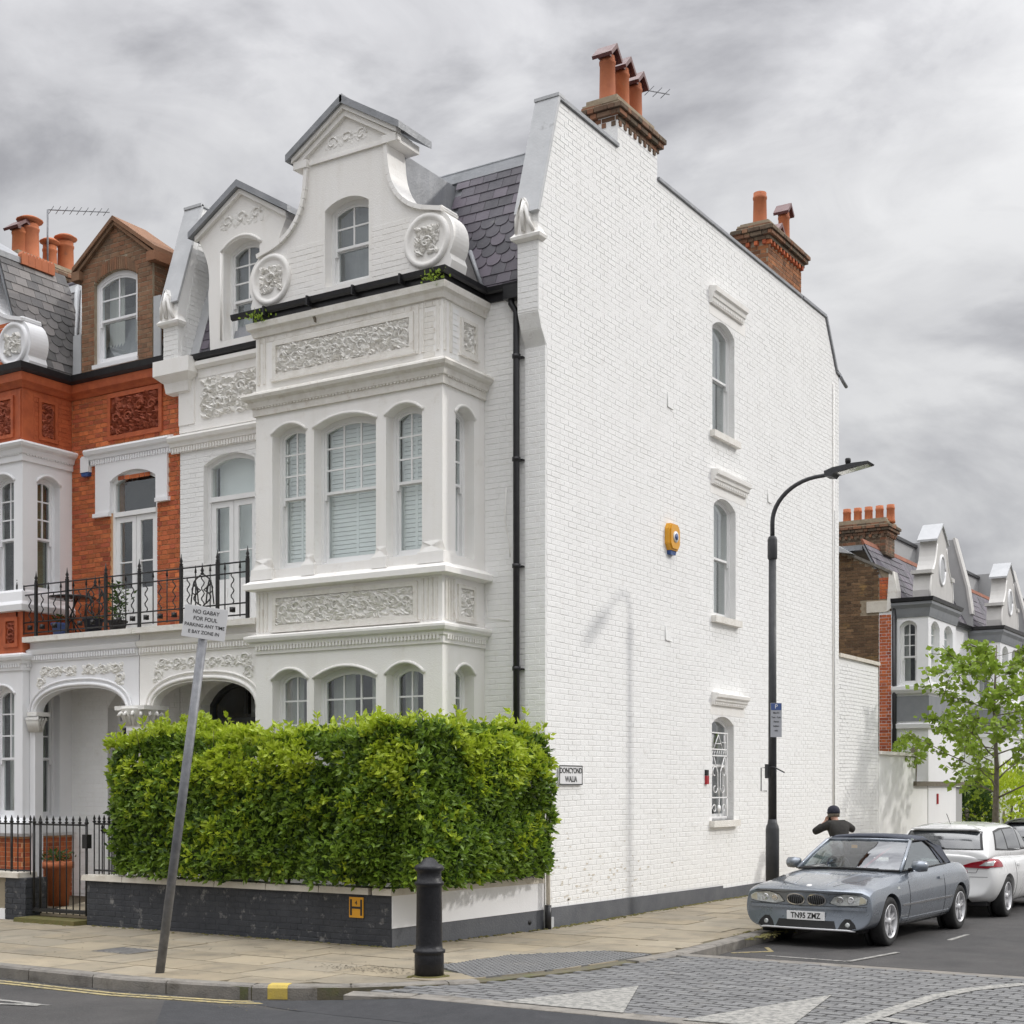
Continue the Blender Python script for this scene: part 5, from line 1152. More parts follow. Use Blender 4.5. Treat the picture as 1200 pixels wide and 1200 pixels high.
plantpot('plant_pot', 'small dark blue pot at the left foot of the balcony table', 'pot', -8.3, -.6, 4.06, .13, .22, 'sign_blue', 'dark_leaf', 30, .12, 3)
plantpot('plant_pot', 'navy plant pot on the balcony just left of the glazed door', 'pot', -7.62, -.55, 4.06, .15, .25, 'jacket_dark', 'dark_leaf', 12, .05, 4)
plantpot('potted_shrub', 'dark leafy shrub standing in front of the red house balcony door', 'plant', -7.15, -.5, 4.06, .14, .2, 'trim_black', 'dark_leaf', 240, .55, 5)
# white alarm box and aerials
a = thing('alarm_box', 'white rounded alarm box with blue base on the red brick wall', 'alarm', (-8.36, 0, 6.65))
b = MB(); b.prism(FX, [(-8.45, 6.70), (-8.27, 6.70), (-8.27, 6.92), (-8.30, 6.95), (-8.42, 6.95), (-8.45, 6.92)], 0, .08); b.build('case', 'fresh_white', a)
b = MB(); b.prism(FX, [(-8.43, 6.64), (-8.29, 6.64), (-8.27, 6.70), (-8.45, 6.70)], 0, .07); b.build('strobe', 'alarm_blue', a)
def aerial(label, base, top, tip, n):
    a = thing('tv_aerial', label, 'aerial', base); MB().tube([base, top], .018, 6).build('mast', 'galvanised', a); MB().tube([top, tip], .011, 6).build('boom', 'galvanised', a)
    T, Q = Vector(top), Vector(tip); d = (Q - T).normalized(); s_ = d.cross(Z).normalized()
    for k in range(n): p = T + (Q - T) * (k + .5) / n; MB().tube([p + (Z * .5 + s_ * .8).normalized() * .10, p - (Z * .5 + s_ * .8).normalized() * .10], .006, 5).build('element', 'galvanised', a)
aerial('television aerial on a thin mast behind the left chimney pots', (-12.9, 3.0, 11.5), (-12.9, 3.0, 12.85), (-12.75, 4.4, 13.25), 9)
aerial('small television aerial beside the three tall hooded chimney pots', (-.95, 4.2, 10.2), (-.95, 4.35, 12.62), (-.95, 5.5, 13.0), 4)
# yellow alarm box on the side wall
a = thing('alarm_box', 'yellow hexagonal alarm box on the white painted side wall', 'alarm', (0, 3.5, 5.4)); yc, zc = 3.55, 5.43
b = MB(); hx = [(yc - .17, zc - .10), (yc - .10, zc - .19), (yc + .10, zc - .19), (yc + .17, zc - .10), (yc + .17, zc + .12), (yc + .12, zc + .20), (yc - .12, zc + .20), (yc - .17, zc + .12)]
b.prism(SX, hx, 0, .075); b.prism(SX, inset(hx, .025), .075, .095); b.build('case', 'alarm_yellow', a)
MB().lathe(SX(yc, zc + .01, .095), [(.085, 0), (.08, .012), (.01, .014)], 16, ax=(1, 0, 0)).build('badge', 'sign_white', a); MB().lathe(SX(yc, zc + .01, .108), [(.05, 0), (.05, .006)], 14, ax=(1, 0, 0)).build('badge_centre', 'sign_blue', a)
MB().prism(SX, [(yc - .09, zc - .25), (yc + .07, zc - .25), (yc + .10, zc - .19), (yc - .10, zc - .19)], 0, .06).build('strobe', 'alarm_blue', a)
a = thing('wall_fixture', 'small red and black box left of the grilled ground floor window', 'fixture', (0, 4.9, 1.9)); MB().box(SX, 4.78, 4.86, 1.82, 1.95, .0, .04).build('lower_case', 'red_plastic', a); MB().box(SX, 4.78, 4.86, 1.952, 2.04, .0, .035).build('upper_case', 'trim_black', a)
# street name plate
sg_ = thing('street_sign', 'white street name plate with black letters low on the side wall', 'sign', (0, .57, 1.93))
b = MB(); b.prism(SX, [(.27, 1.80), (.86, 1.80), (.87, 1.82), (.87, 2.04), (.86, 2.06), (.27, 2.06), (.26, 2.04), (.26, 1.82)], .02, .032); b.build('plate', 'sign_white', sg_)
b = MB(); frame_rect(b, SX, .265, .865, 1.805, 2.055, .012, .032, .036); b.build('border', 'sign_black', sg_)
text('DONCYOND', .098, SX, .565, 1.985, .034, 'sign_black', sg_, ext=.001, bold=.0018, sx=.98); text('WALIA', .105, SX, .565, 1.875, .034, 'sign_black', sg_, ext=.001, bold=.0018, sx=.95)
# drain pipe at the corner of the garden wall
pp = MB(); pp.tube([(.06, -.06, .02), (.06, -.06, 1.7)], .028, 8); pp.build('waste_pipe', 'cap_cream', house); MB().tube([(.06, -.06, -.0), (.06, -.06, .30)], .042, 8).build('pipe_shoe', 'black_gutter', house); MB().box(SX, -.02, .10, 0, .14, .02, .05).build('pipe_guard', 'pale_lead', house)
# ================================================================ GARDEN WALLS, GATE, HEDGE
gwl = thing('garden_wall', 'low dark painted front garden wall with cream coping under the hedge', 'wall', (-2.8, -2.6, 0))
wF = front(-2.74); 
wa = Vector((-.37, -2.74)); wb = Vector((-.02, -.05)); wd = (wb - wa).normalized(); wS = Fr((wa.x, wa.y, 0), (wd.x, wd.y, 0), (wd.y, -wd.x, 0)); wl_ = (wb - wa).length
b = MB(); b.prism(GZ, [(-5.26, -2.74), (-.37, -2.74), (-.02, -.05), (-.24, -.05), (-.56, -2.52), (-5.26, -2.52)], -.1, .575); core = b.build('core', 'navy_wall', gwl)
emit(courses(rect(-5.26, -.38, -.02, .57), [], bond='flemish'), wF, 'navy_wall', core, limit=200, proud=.004, ch=.004, jit=.001)
b = MB(); b.prism(wS, [(.005, .21), (wl_, .24), (wl_, .60), (.005, .60)], 0, .012); b.build('white_render', 'fresh_white', gwl)
b = MB(); b.prism(wS, [(.005, -.1), (wl_, -.1), (wl_, .235), (.005, .205)], 0, .008); b.build('dark_base', 'plinth_grey', gwl)
b = MB(); b.lathe(wS(wl_ - .28, .10, .008), [(.03, 0), (.03, .006)], 10, ax=wS.n); b.build('air_brick', 'trim_black', gwl)
x = -5.32
for k, w in enumerate((.75, .8, .78, .82, .8, .72)):
    x1 = min(x + w, -.36 if k == 5 else 9); MB().box(GZ, x, x1 - .006, -2.79, -2.49, .575, .645 + .004 * (k % 2), 0, .008).build('coping_stone', 'cap_cream', gwl); x = x1
MB().prism(GZ, [(-.60, -2.79), (-.335, -2.79), (.0, -.05), (-.27, -.05)], .576, .652).build('coping_stone', 'cap_cream', gwl)
hs = thing('hydrant_sign', 'yellow hydrant plate with black H on the dark garden wall', 'sign', (-.85, -2.74, .42)); b = MB(); b.box(wF, -.95, -.75, .31, .54, .008, .018); b.build('plate', 'alarm_yellow', hs)
for x0, x1, z0, z1 in ((-.935, -.91, .335, .515), (-.79, -.765, .335, .515), (-.91, -.79, .41, .435)): MB().box(wF, x0, x1, z0, z1, .018, .021).build('bar', 'sign_black', hs)
text('4', .065, wF, -.85, .475, .019, 'sign_black', hs, 'numeral', .001, bold=.001)
# pier and neighbour wall
pr_ = thing('gate_pier', 'short dark brick gate pier with cream cap left of the iron gate', 'pier', (-6.65, -2.6, 0)); MB().box(GZ, -6.83, -6.43, -2.76, -2.40, 0, .56).build('core', 'navy_wall', pr_)
emit(courses(rect(-6.84, -6.42, 0, .56), []), front(-2.76), 'navy_wall', pr_, limit=40, proud=.006, ch=.004); emit(courses(rect(-2.76, -2.40, 0, .56), []), sideR(-6.43), 'navy_wall', pr_, limit=40, proud=.006, ch=.004)
nw = thing('garden_wall', 'low rough pinkish rendered wall with white base at the left edge', 'wall', (-8, -2.6, 0)); MB().box(GZ, -12.7, -6.84, -2.74, -2.5, .14, .56).build('body', 'paving', nw); MB().box(GZ, -12.7, -6.84, -2.76, -2.49, -.1, .14).build('base', 'fresh_white', nw); MB().box(GZ, -12.7, -6.55, -2.79, -2.46, .56, .63, 0, .006).build('coping', 'cap_cream', nw)
MB().box(GZ, -6.44, -5.27, -2.95, -2.55, -.01, .055, 0, .01).build('gate_step', 'moss', kind='structure')
def railing(name, label, cat, p0, p1, z0, z1, n, thick=(), low=.05, r=.0085, top=.07):
    t = thing(name, label, cat, (*p0, z0)); p0 = Vector((*p0, 0)); p1 = Vector((*p1, 0))
    for z in (z0 + low, z1 - top): MB().tube([p0 + Z * z, p1 + Z * z], .013, 5).build('rail', 'black_iron', t)
    for i in range(n + 1):
        p = p0 + (p1 - p0) * i / n; k = 2.1 if i in thick else 1
        MB().tube([p + Z * z0, p + Z * (z1 - .05)], r * k, 6).build('bar' if k == 1 else 'post', 'black_iron', t)
        MB().lathe(p + Z * (z1 - .06), [(r * 1.2 * k, 0), (.024 + .004 * k, .02), (r * k * 1.1, .035), (.02, .055), (.002, .11)], 7).build('spearhead', 'black_iron', t)
    return t
railing('iron_railing', 'black spiked railing on the pinkish wall at the left edge', 'railing', (-7.9, -2.62), (-6.50, -2.62), .60, 1.35, 11, (8,))
gate = railing('iron_gate', 'black iron garden gate with spearheads between pier and hedge wall', 'gate', (-6.38, -2.66), (-5.36, -2.66), .10, 1.35, 8, (0, 1, 8), low=.06)
MB().box(GZ, -6.38, -5.36, -2.68, -2.64, .12, .16).build('bottom_rail', 'black_iron', gate); MB().box(GZ, -5.40, -5.31, -2.70, -2.62, .98, 1.16).build('lock_box', 'black_iron', gate)
railing('iron_railing', 'black spiked railing on the garden wall beside the hedge', 'railing', (-5.26, -2.62), (-4.62, -2.62), .65, 1.37, 7, ())
railing('iron_railing', 'black spiked railing dividing the two front paths behind the gate', 'railing', (-5.30, -2.45), (-5.10, -1.0), .1, 1.25, 10, ())
plantpot('terracotta_pot', 'large square terracotta planter behind the iron gate', 'pot', -6.98, -1.75, .1, .20, .62, 'pot_clay', 'dark_leaf', 110, .14, 8)
plantpot('terracotta_pot', 'tiny orange flower pot on the garden wall under the hedge', 'pot', -2.12, -2.66, .648, .055, .11, 'pot_clay', 'young_leaf', 14, .05, 9)
# hedge
from mathutils import noise as mn
def hedge(label, boxes, n, seed, top, ylim=None):
    h = thing('hedge', label, 'hedge', (boxes[0][0], boxes[0][2], 0)); rr = random.Random(seed); A, B, C = MB(), MB(), MB()
    areas = []
    for (x0, x1, y0, y1, z0, z1) in boxes: areas.append((x1 - x0) * (z1 - z0) + (y1 - y0) * (z1 - z0) * 2 + (x1 - x0) * (y1 - y0))
    def inside(p, m, skip):
        return any(i != skip and b_[0] + m < p[0] < b_[1] - m and b_[2] + m < p[1] < b_[3] - m for i, b_ in enumerate(boxes))
    for _ in range(n):
        k = rr.choices(range(len(boxes)), areas)[0]; x0, x1, y0, y1, z0, z1 = boxes[k]; zt = z1
        f = rr.choices('FRTLB', [(x1 - x0) * (z1 - z0), (y1 - y0) * (z1 - z0) * 1.3, (x1 - x0) * (y1 - y0) * .8, (y1 - y0) * (z1 - z0) * .5, (x1 - x0) * (z1 - z0) * .25])[0]
        u, v = rr.random(), rr.random()
        if f == 'F': p = Vector((x0 + u * (x1 - x0), y0, z0 + v * (z1 - z0))); nn = Vector((0, -1, 0))
        elif f == 'B': p = Vector((x0 + u * (x1 - x0), y1, z0 + v * (z1 - z0))); nn = Vector((0, 1, 0))
        elif f == 'R': p = Vector((x1, y0 + u * (y1 - y0), z0 + v * (z1 - z0))); nn = Vector((1, 0, 0))
        elif f == 'L': p = Vector((x0, y0 + u * (y1 - y0), z0 + v * (z1 - z0))); nn = Vector((-1, 0, 0))
        else: p = Vector((x0 + u * (x1 - x0), y0 + v * (y1 - y0), z1)); nn = Z.copy()
        if inside(p, .15, k): continue
        p.z = z0 + (p.z - z0) * (top(p.x, p.y) - z0) / (z1 - z0)
        lump = mn.noise(p * 1.3) * .20 + mn.noise(p * 3.5) * .11
        dep = -abs(rr.gauss(0, .05)) + lump
        # round off edges
        ez = (p.z - z0) / (top(p.x, p.y) - z0); dep -= .18 * max(0, ez - .82) ** 2 * 30 * .3 if f in 'FRLB' else 0
        if f in 'FRLB': dep -= .22 * max(0, .14 - ez) + 1.6 * max(0, ez - .80) ** 1.6
        if f in 'FB' and k == 0: dep -= .9 * max(0, (x0 + .45 - p.x)) ** 1.5 + .7 * max(0, (p.x - x1 + .35)) ** 1.5
        if f in 'RL': dep -= .7 * max(0, (y0 + .35 - p.y)) ** 1.5
        if f == 'T' and rr.random() < .10: dep += rr.uniform(.02, .17)
        p = p + nn * dep
        hgt = max(0, ez - .56) * 2.0; young = rr.random() < .10 + hgt * 1.6 + mn.noise(p * 2.3) * .5 and dep > -.06
        ax = (nn + Vector((rr.gauss(0, .5), rr.gauss(0, .5), rr.uniform(.1, 1.3)))).normalized(); m_ = 6 if young else 5
        for j in range(m_):
            a = rr.uniform(0, 6.28); o = ax.orthogonal().normalized(); o = Matrix.Rotation(a, 3, ax) @ o
            d = (ax * rr.uniform(.2, 1.0) + o * rr.uniform(.5, 1.1)).normalized(); q = p + ax * j * .013
            addleaf(B if young else (A if rr.random() < .8 else C), q, d, rr.uniform(.062, .105), rr, .5)
    sp_ = MB()
    for _ in range(110):
        x0, x1, y0, y1, z0, z1 = boxes[0] if rr.random() < .65 else boxes[1]; x, y = rr.uniform(x0 + .1, x1 - .1), rr.uniform(y0 + .05, min(y1, y0 + .9) if rr.random() < .7 else y1 - .1); z = top(x, y) - .12; l_ = rr.uniform(.16, .36)
        d = Vector((rr.gauss(0, .25), rr.gauss(-.05, .25), 1)).normalized(); b0 = Vector((x, y, z)); sp_.tube([b0, b0 + d * l_], .004, 4)
        for j in range(9):
            o = Vector((rr.gauss(0, 1), rr.gauss(0, 1), rr.uniform(0, .7))); addleaf(B, b0 + d * l_ * (.35 + .65 * j / 8), (o.normalized() + d * .5), rr.uniform(.045, .075), rr, .5)
    sp_.build('shoots', 'bark', h, kind='stuff')
    A.build('foliage', 'leaf', h, kind='stuff', recalc=False); B.build('young_foliage', 'young_leaf', h, kind='stuff', recalc=False); C.build('inner_foliage', 'dark_leaf', h, kind='stuff', recalc=False)
    t = MB()
    for (x0, x1, y0, y1, z0, z1) in boxes:
        x = x0 + .35
        while x < x1 - .45:
            y = y0 + .3
            while y < y1 - .2:
                t.tube([(x, y, z0 - .05), (x + rr.uniform(-.15, .15), y + rr.uniform(-.1, .1), z0 + .7), (x + rr.uniform(-.3, .3), y + rr.uniform(-.2, .2), z1 - .35)], .018, 5); y += .4
            x += .35
    t.build('stems', 'bark', h, kind='stuff')
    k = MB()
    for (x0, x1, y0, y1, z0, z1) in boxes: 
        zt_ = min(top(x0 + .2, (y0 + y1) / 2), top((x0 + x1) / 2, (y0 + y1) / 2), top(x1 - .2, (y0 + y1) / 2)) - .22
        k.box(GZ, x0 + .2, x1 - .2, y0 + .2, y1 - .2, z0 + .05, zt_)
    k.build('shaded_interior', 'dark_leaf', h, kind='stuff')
    return h
def htop(x, y):
    t = 2.36 + .10 * math.sin(x * 1.1 + .6) + .05 * math.sin(x * 3.1) - max(0, -3.9 - x) * .22
    return t + .10 * math.exp(-((x + 1.0) ** 2)) - (max(0, y + 1.2) * .10)
hedge('large clipped green hedge with bright new growth behind the low dark garden wall', [(-4.78, .10, -2.90, -1.9, .66, 2.45), (-.95, .17, -2.93, -.16, .68, 2.45)], 13500, 4, htop)
bs = thing('shrub', 'olive green shrub showing above the left part of the hedge', 'shrub', (-4.6, -1.6, 0)); b = MB(); rr = random.Random(6)
for _ in range(1500):
    a, e_ = rr.uniform(0, 6.28), rr.uniform(-.4, 1.4); r_ = .55 * rr.uniform(.6, 1); p = Vector((-4.75 + r_ * math.cos(a) * math.cos(e_), -1.55 + .35 * r_ / .5 * math.sin(a) * math.cos(e_), 2.05 + .48 * r_ / .5 * math.sin(e_)))
    addleaf(b, p, (p - Vector((-4.75, -1.55, 1.8))) + Vector((rr.gauss(0, .2), rr.gauss(0, .2), rr.gauss(0, .2))), .09, rr)
b.build('leaves', 'leaf', bs, kind='stuff', recalc=False); MB().tube([(-4.75, -1.55, 0), (-4.75, -1.55, 2.1)], .03, 6).build('stem', 'bark', bs)
for lab, x, y, z in (('tuft of green weed growing from the gutter at its left end', -3.86, -1.06, 8.05), ('tuft of green weed growing at the right corner of the gutter', -.98, -1.06, 8.06)):
    w = thing('weed', lab, 'weed', (x, y, z)); b = MB()
    for _ in range(60): p = Vector((x + rr.gauss(0, .09), y + rr.uniform(-.08, .06), z + rr.gauss(0, .035))); addleaf(b, p, Vector((rr.gauss(0, 1), rr.gauss(-.6, .6), rr.gauss(0, .8))), .05, rr, .6)
    b.build('leaves', 'plane_leaf', w, recalc=False, kind='stuff')
# ================================================================ SIDE ROAD: garden walls and rear terrace
w = thing('boundary_wall', 'tall white painted brick garden wall behind the corner house', 'wall', (-.2, 12.2, 0))
P = [(10.96, -.3), (13.42, -.3), (13.42, 4.24), (10.96, 4.30)]; b = MB(); b.prism(SX, P, -.32, -.02); core = b.build('core', 'white_mortar', w)
emit(courses([(10.97, .0), (13.41, .0), (13.41, 4.2), (10.97, 4.24)], [], bond='stretcher', t0=0), SX, 'white_brick', core, limit=150, proud=-.014, base=.012, ch=.003)
for k in range(8): MB().box(SX, 10.97 + k * .307, 10.97 + (k + 1) * .307 - .008, 4.27, 4.34, -.36, .03).build('coping_brick', 'cap_cream', w)
w = thing('boundary_wall', 'low white rendered wall with worn coping and tree shadow', 'wall', (-.2, 14.7, 0)); MB().prism(SX, [(13.43, -.3), (16.05, -.3), (16.05, 2.42), (13.43, 2.50)], -.28, -.01).build('core', 'white_brick', w)
for k in range(8): MB().box(SX, 13.43 + k * .327, 13.43 + (k + 1) * .327 - .008, 2.45, 2.52, -.31, .03).build('coping_brick', 'stone_trim', w)
w = thing('gateway', 'white gateway with dark timber beam beyond the low wall', 'gateway', (0, 18, 0)); MB().box(SX, 16.06, 17.9, -.3, 1.80, -.30, -.02).build('wall_panel', 'white_brick', w); MB().box(SX, 15.9, 20.6, 1.80, 1.90, -.12, .06).build('beam', 'bark', w)
for y0, y1, m_ in ((17.92, 18.9, 'fresh_white'), (19.4, 20.1, 'render_grey')): MB().box(SX, y0, y1, -.3, 1.78, -.10, -.04).build('gate_leaf', m_, w)
MB().box(SX, 18.92, 19.38, -.3, 1.78, -.6, -.55).build('dark_opening', 'trim_black', w); MB().box(SX, 17.70, 17.78, 1.38, 1.62, -.02, .03).build('red_sign', 'red_plastic', w)
RX = -.83
def rear_house(label, y0, first):
    h = thing('rear_terrace_house', label, 'house', (RX - 3, y0 + 3, 0), 0, 'rear terrace houses')
    f = sideR(RX); e1 = y0 + 6.85
    b = MB(); b.box(f, y0, e1, -.3, 6.0, -.3, 0); b.build('front_wall', 'fresh_white', h)
    bx = 0.0; b0, b1 = y0 + .03, y0 + 2.38; bf = sideR(bx); bs = front(b0)
    hs_ = [arch(y0 + .26, y0 + .96, 4.18, 5.46, .14), arch(y0 + 1.36, y0 + 2.10, 4.18, 5.46, .14)]; ho = [arch(-.66, -.26, 4.12, 5.46, .13)]
    b = MB(); b.prism(bf, rect(b0, b1, -.3, 5.86), -.2, 0, hs_); b.prism(bs, rect(RX, bx - .2, -.3, 5.86), -.2, -.0005, ho); b.box(Fr((0, b1, 0), (-1, 0, 0), (0, 1, 0)), .2, .83, -.3, 5.86, -.2, -.0005); bw = b.build('bay', 'fresh_white', h)
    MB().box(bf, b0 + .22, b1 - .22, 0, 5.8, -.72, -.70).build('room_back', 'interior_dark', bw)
    sash(h, bs, -.66, -.26, 4.12, 5.46, .13, rec=.10, cols=2, rows=3, mid=4.75, back='curtain', rb=0, fw=.04)
    for k in (0, 1): q = (y0 + .26, y0 + .96) if k == 0 else (y0 + 1.36, y0 + 2.10); sash(h, bf, q[0], q[1], 4.18, 5.46, .14, rec=.10, cols=2, rows=3, mid=4.8, back='blind', slat=False, rb=0, fw=.04)
    pth = [(RX, b0), (bx, b0), (bx, b1), (RX, b1)]
    c = MB(); c.sweep(pth, [(0, 3.9), (.06, 3.92), (.10, 4.0), (.10, 4.08), (0, 4.10)]); c.build('sill_course', 'fresh_white', h)
    c = MB(); c.sweep(pth, [(0, 3.28), (.02, 3.28), (.02, 3.86), (0, 3.86)]); c.build('apron_panel', 'panel_grey', h)
    c = MB(); c.sweep(pth, [(0, 3.1), (.05, 3.12), (.06, 3.22), (0, 3.24)]); c.build('string_course', 'fresh_white', h)
    c = MB(); c.sweep(pth, [(0, 5.66), (.02, 5.66), (.04, 5.74), (.06, 5.86), (.11, 5.94), (.11, 6.0), (0, 6.0)]); c.build('eaves_moulding', 'panel_grey', h)
    gutter([(RX, b0), (bx, b0), (bx, b1), (RX, b1), (RX, e1)], 6.10, h, .06); MB().box(GZ, RX, bx, b0, b1, 5.95, 6.06).build('bay_roof', 'slate', h)
    rf = Fr((RX + .05, y0, 6.05), (0, 1, 0), (.89, 0, .454), (-.454, 0, .89)); slates(rf, 0, 6.84, 1.55, h, 'slate', w=.26, e_=.2, limit=90, fish=(20, 20)); 
    for k in range(14): MB().box(Fr((RX - .68, y0, 7.42), (0, 1, 0), (.89, 0, .454), (-.454, 0, .89)), k * .49, k * .49 + .48, 0, .14, 0, .05).build('ridge_tile', 'ridge_red', h)
    MB().box(GZ, RX - 5, RX - .70, y0, e1, 7.30, 7.42).build('flat_roof', 'lead', h); MB().box(GZ, RX - 5, RX - 1.4, y0 + (2.3 if first else .3), e1, 7.4, 8.35).build('loft_box', 'render_grey', h); MB().box(GZ, RX - 5.1, RX - 1.34, y0 + (2.2 if first else .2), e1, 8.35, 8.43).build('loft_roof', 'black_gutter', h)
    # narrow shaped gable on the bay
    gf = sideR(bx - .02); gc = y0 + 1.22
    L_ = [(.95, 6.06), (.97, 6.3), (.90, 6.62), (.80, 6.72)] + curve((.80, 6.72), (.42, 7.40), .10, 6) + [(.40, 7.42), (.40, 7.52), (.50, 7.54)]
    P = [(gc + x, z) for x, z in L_] + [(gc, 7.92)] + [(gc - x, z) for x, z in reversed(L_)]
    b = MB(); b.prism(gf, P, -.40, 0); gb = b.build('gable', 'weathered_white', h)
    for sg in (1, -1):
        A = (gc, 7.90); B_ = (gc + sg * .52, 7.48); Q = [A, B_, (B_[0], B_[1] + .05), (A[0], A[1] + .06)]; MB().prism(gf, Q if sg < 0 else Q[::-1], -.44, .04).build('pediment_capping', 'pale_lead', gb)
        MB().prism(gf, [(gc + sg * .78, 6.68), (gc + sg * 1.0, 6.68), (gc + sg * 1.0, 6.76), (gc + sg * .78, 6.78)], -.44, .04).build('shoulder', 'weathered_white', gb)
        pts = [gf(gc + sg * x, z, .0) for x, z in L_[:-2]]; MB().tube(pts, .022, 5).build('edge_moulding', 'stucco', gb)
    b = MB(); b.tube([gf(gc + .24 * math.cos(k * .349), 6.85 + .34 * math.sin(k * .349), .0) for k in range(19)], .04, 6); b.build('oval_frame', 'fresh_white', gb)
    b = MB(); b.prism(gf, [(gc + .22 * math.cos(k * .349), 6.85 + .32 * math.sin(k * .349)) for k in range(18)], 0, .01); b.build('oval_panel', 'pale_lead', gb)
    # party parapet at the far end
    pf_ = front(e1 - .14); b = MB(); b.prism(pf_, [(RX - 3.5, 6.0), (RX + .30, 6.0), (RX + .74, 7.15), (RX + .31, 8.58), (RX - .5, 8.62), (RX - 3.5, 8.6)] if 0 else [(RX - 3.5, 6.0), (RX + .10, 6.0), (RX + .10, 6.5), (RX - .02, 7.2), (RX - .36, 8.5), (RX - 3.5, 8.5)], -.25, 0); b.build('party_parapet', 'render_grey', h)
    b = MB(); b.prism(pf_, [(RX + .14, 6.45), (RX + .03, 7.2), (RX - .32, 8.55), (RX - .38, 8.53), (RX - .03, 7.18), (RX + .08, 6.43)], -.28, .05); b.build('parapet_coping', 'weathered_white', h)
    MB().tube([(RX + .07, e1 - 3.9, 6.0), (RX + .07, e1 - 3.9, 0)], .045, 8).build('downpipe', 'black_gutter', h)
    for yy, zz in ((y0 + 3.4, 1.0), (y0 + 3.3, 3.9), (y0 + 5.2, 3.9)): sash(h, f, yy, yy + .75, zz, zz + 1.5, .14, rec=.1, cols=2, rows=2, back='curtain', fw=.04, rb=.2)
    return h
h1 = rear_house('first white rear terrace house with narrow shaped gable next to the brown brick end wall', 17.0, True)
h2 = rear_house('second white rear terrace house partly hidden by the young street tree', 23.85, False)
h3 = rear_house('farthest white rear terrace house cut off by the right edge of the photo', 30.70, False)
# brown end wall with red quoins
EW = front(17.0)
b = MB(); ewp = [(-6.8, -.3), (RX, -.3), (RX, 6.64), (-1.05, 6.80), (-2.15, 7.36), (-6.8, 7.36)]; b.prism(EW, ewp, -.3, -.006); ew = b.build('end_wall', 'brown_mortar', h1)
q = courses([(-3.4, 0.0), (RX - .30, 0.0), (RX - .30, 6.72), (-1.10, 6.80), (-2.15, 7.33), (-3.4, 7.33)], [rect(-1.55, -.83, 5.80, 6.10)], t0=0); q = [i for i in q if i[2] > 1.9]; emit(q, EW, 'stock_brick', ew, limit=300, proud=.004)
q = courses([(RX - .29, 0), (RX - .015, 0), (RX - .015, 6.62), (RX - .29, 6.68)], [rect(-1.55, -.83, 5.80, 6.10)], t0=0); q = [i for i in q if i[2] > 1.9]; emit(q, EW, 'red_brick', ew, limit=150, proud=.005)
MB().box(EW, -1.42, RX - .05, 5.82, 6.08, -.05, .02).build('kneeler_stone', 'cap_cream', ew)
MB().prism(EW, [(RX - .12, 5.82), (RX + .12, 5.98), (RX + .12, 6.3), (RX + .04, 6.74), (RX - .06, 6.74)], -.3, .03).build('kneeler', 'stone_trim', ew)
for A, B_ in (((-2.2, 7.37), (-1.05, 6.80)), ((-1.05, 6.80), (RX + .02, 6.66))): MB().prism(EW, [A, B_, (B_[0], B_[1] + .07), (A[0], A[1] + .07)], -.34, .04).build('verge_coping', 'kerb_stone', ew)
MB().prism(front(16.8), [(-2.75, 7.40), (-1.7, 7.20), (-2.75, 7.85)], -.3, 0).build('lead_saddle', 'pale_lead', h1)
MB().tube([(RX + .06, 17.0, 6.0), (RX + .06, 17.0, 1)], .05, 8).build('downpipe', 'black_gutter', h1)
chimney(h1, -2.62, -1.35, 18.2, 18.9, 7.35, 8.26, [(-2.40 + k * .27, 18.5, .44, .10, '') for k in range(5)], body='sooty_brick')
# ================================================================ STREET TREE and far shrubs
def streettree(label, x, y, h, seed):
    t = thing('street_tree', label, 'tree', (x, y, 0)); rr = random.Random(seed); tr = MB(); Lf = MB()
    base = Vector((x, y, -.02)); pts = [base, base + Vector((.0, .0, 1.2)), base + Vector((.02, .02, 2.2)), base + Vector((-.03, .0, 3.4)), base + Vector((.02, 0, h))]
    tr.tube(pts, .085, 9, r1=.012); br = MB(); ends = []
    for i in range(30):
        z = 1.55 + (h - 1.7) * (i / 30) ** .9; p = base + Vector((0, 0, z)); a = i * 2.4 + rr.uniform(-.3, .3); L_ = (2.35 - 1.5 * i / 30) * rr.uniform(.6, 1)
        d = Vector((math.cos(a), math.sin(a), rr.uniform(.12, .6)));
        c = [p + d * L_ * k / 5 + Vector((rr.gauss(0, .04), rr.gauss(0, .04), .12 * (k / 5) ** 2 * L_)) for k in range(6)]
        br.tube(c, .022 * (1 - i / 40), 5, r1=.005)
        for k in range(2, 6):
            for _ in range(3):
                q = c[k]; dd = (d + Vector((rr.gauss(0, .7), rr.gauss(0, .7), rr.gauss(.1, .5)))).normalized(); e_ = q + dd * rr.uniform(.15, .45); br.tube([q, e_], .006, 4)
                for m_ in range(9): s_ = q.lerp(e_, rr.uniform(.3, 1.1)) + Vector((rr.gauss(0, .05), rr.gauss(0, .05), rr.gauss(0, .05))); addleaf(Lf, s_, Vector((rr.gauss(0, 1), rr.gauss(0, 1), rr.gauss(-.2, .6))), rr.uniform(.10, .17), rr, .8)
    tr.build('trunk', 'bark', t); br.build('branches', 'bark', t, kind='stuff'); Lf.build('foliage', 'plane_leaf', t, kind='stuff', recalc=False)
    MB().prism(GZ, rect(x - .4, x + .4, y - .4, y + .4), -.02, .006).build('tree_pit', 'soil', t)
streettree('slender young street tree with fresh light green leaves behind the white car', 1.95, 15.05, 4.75, 12)
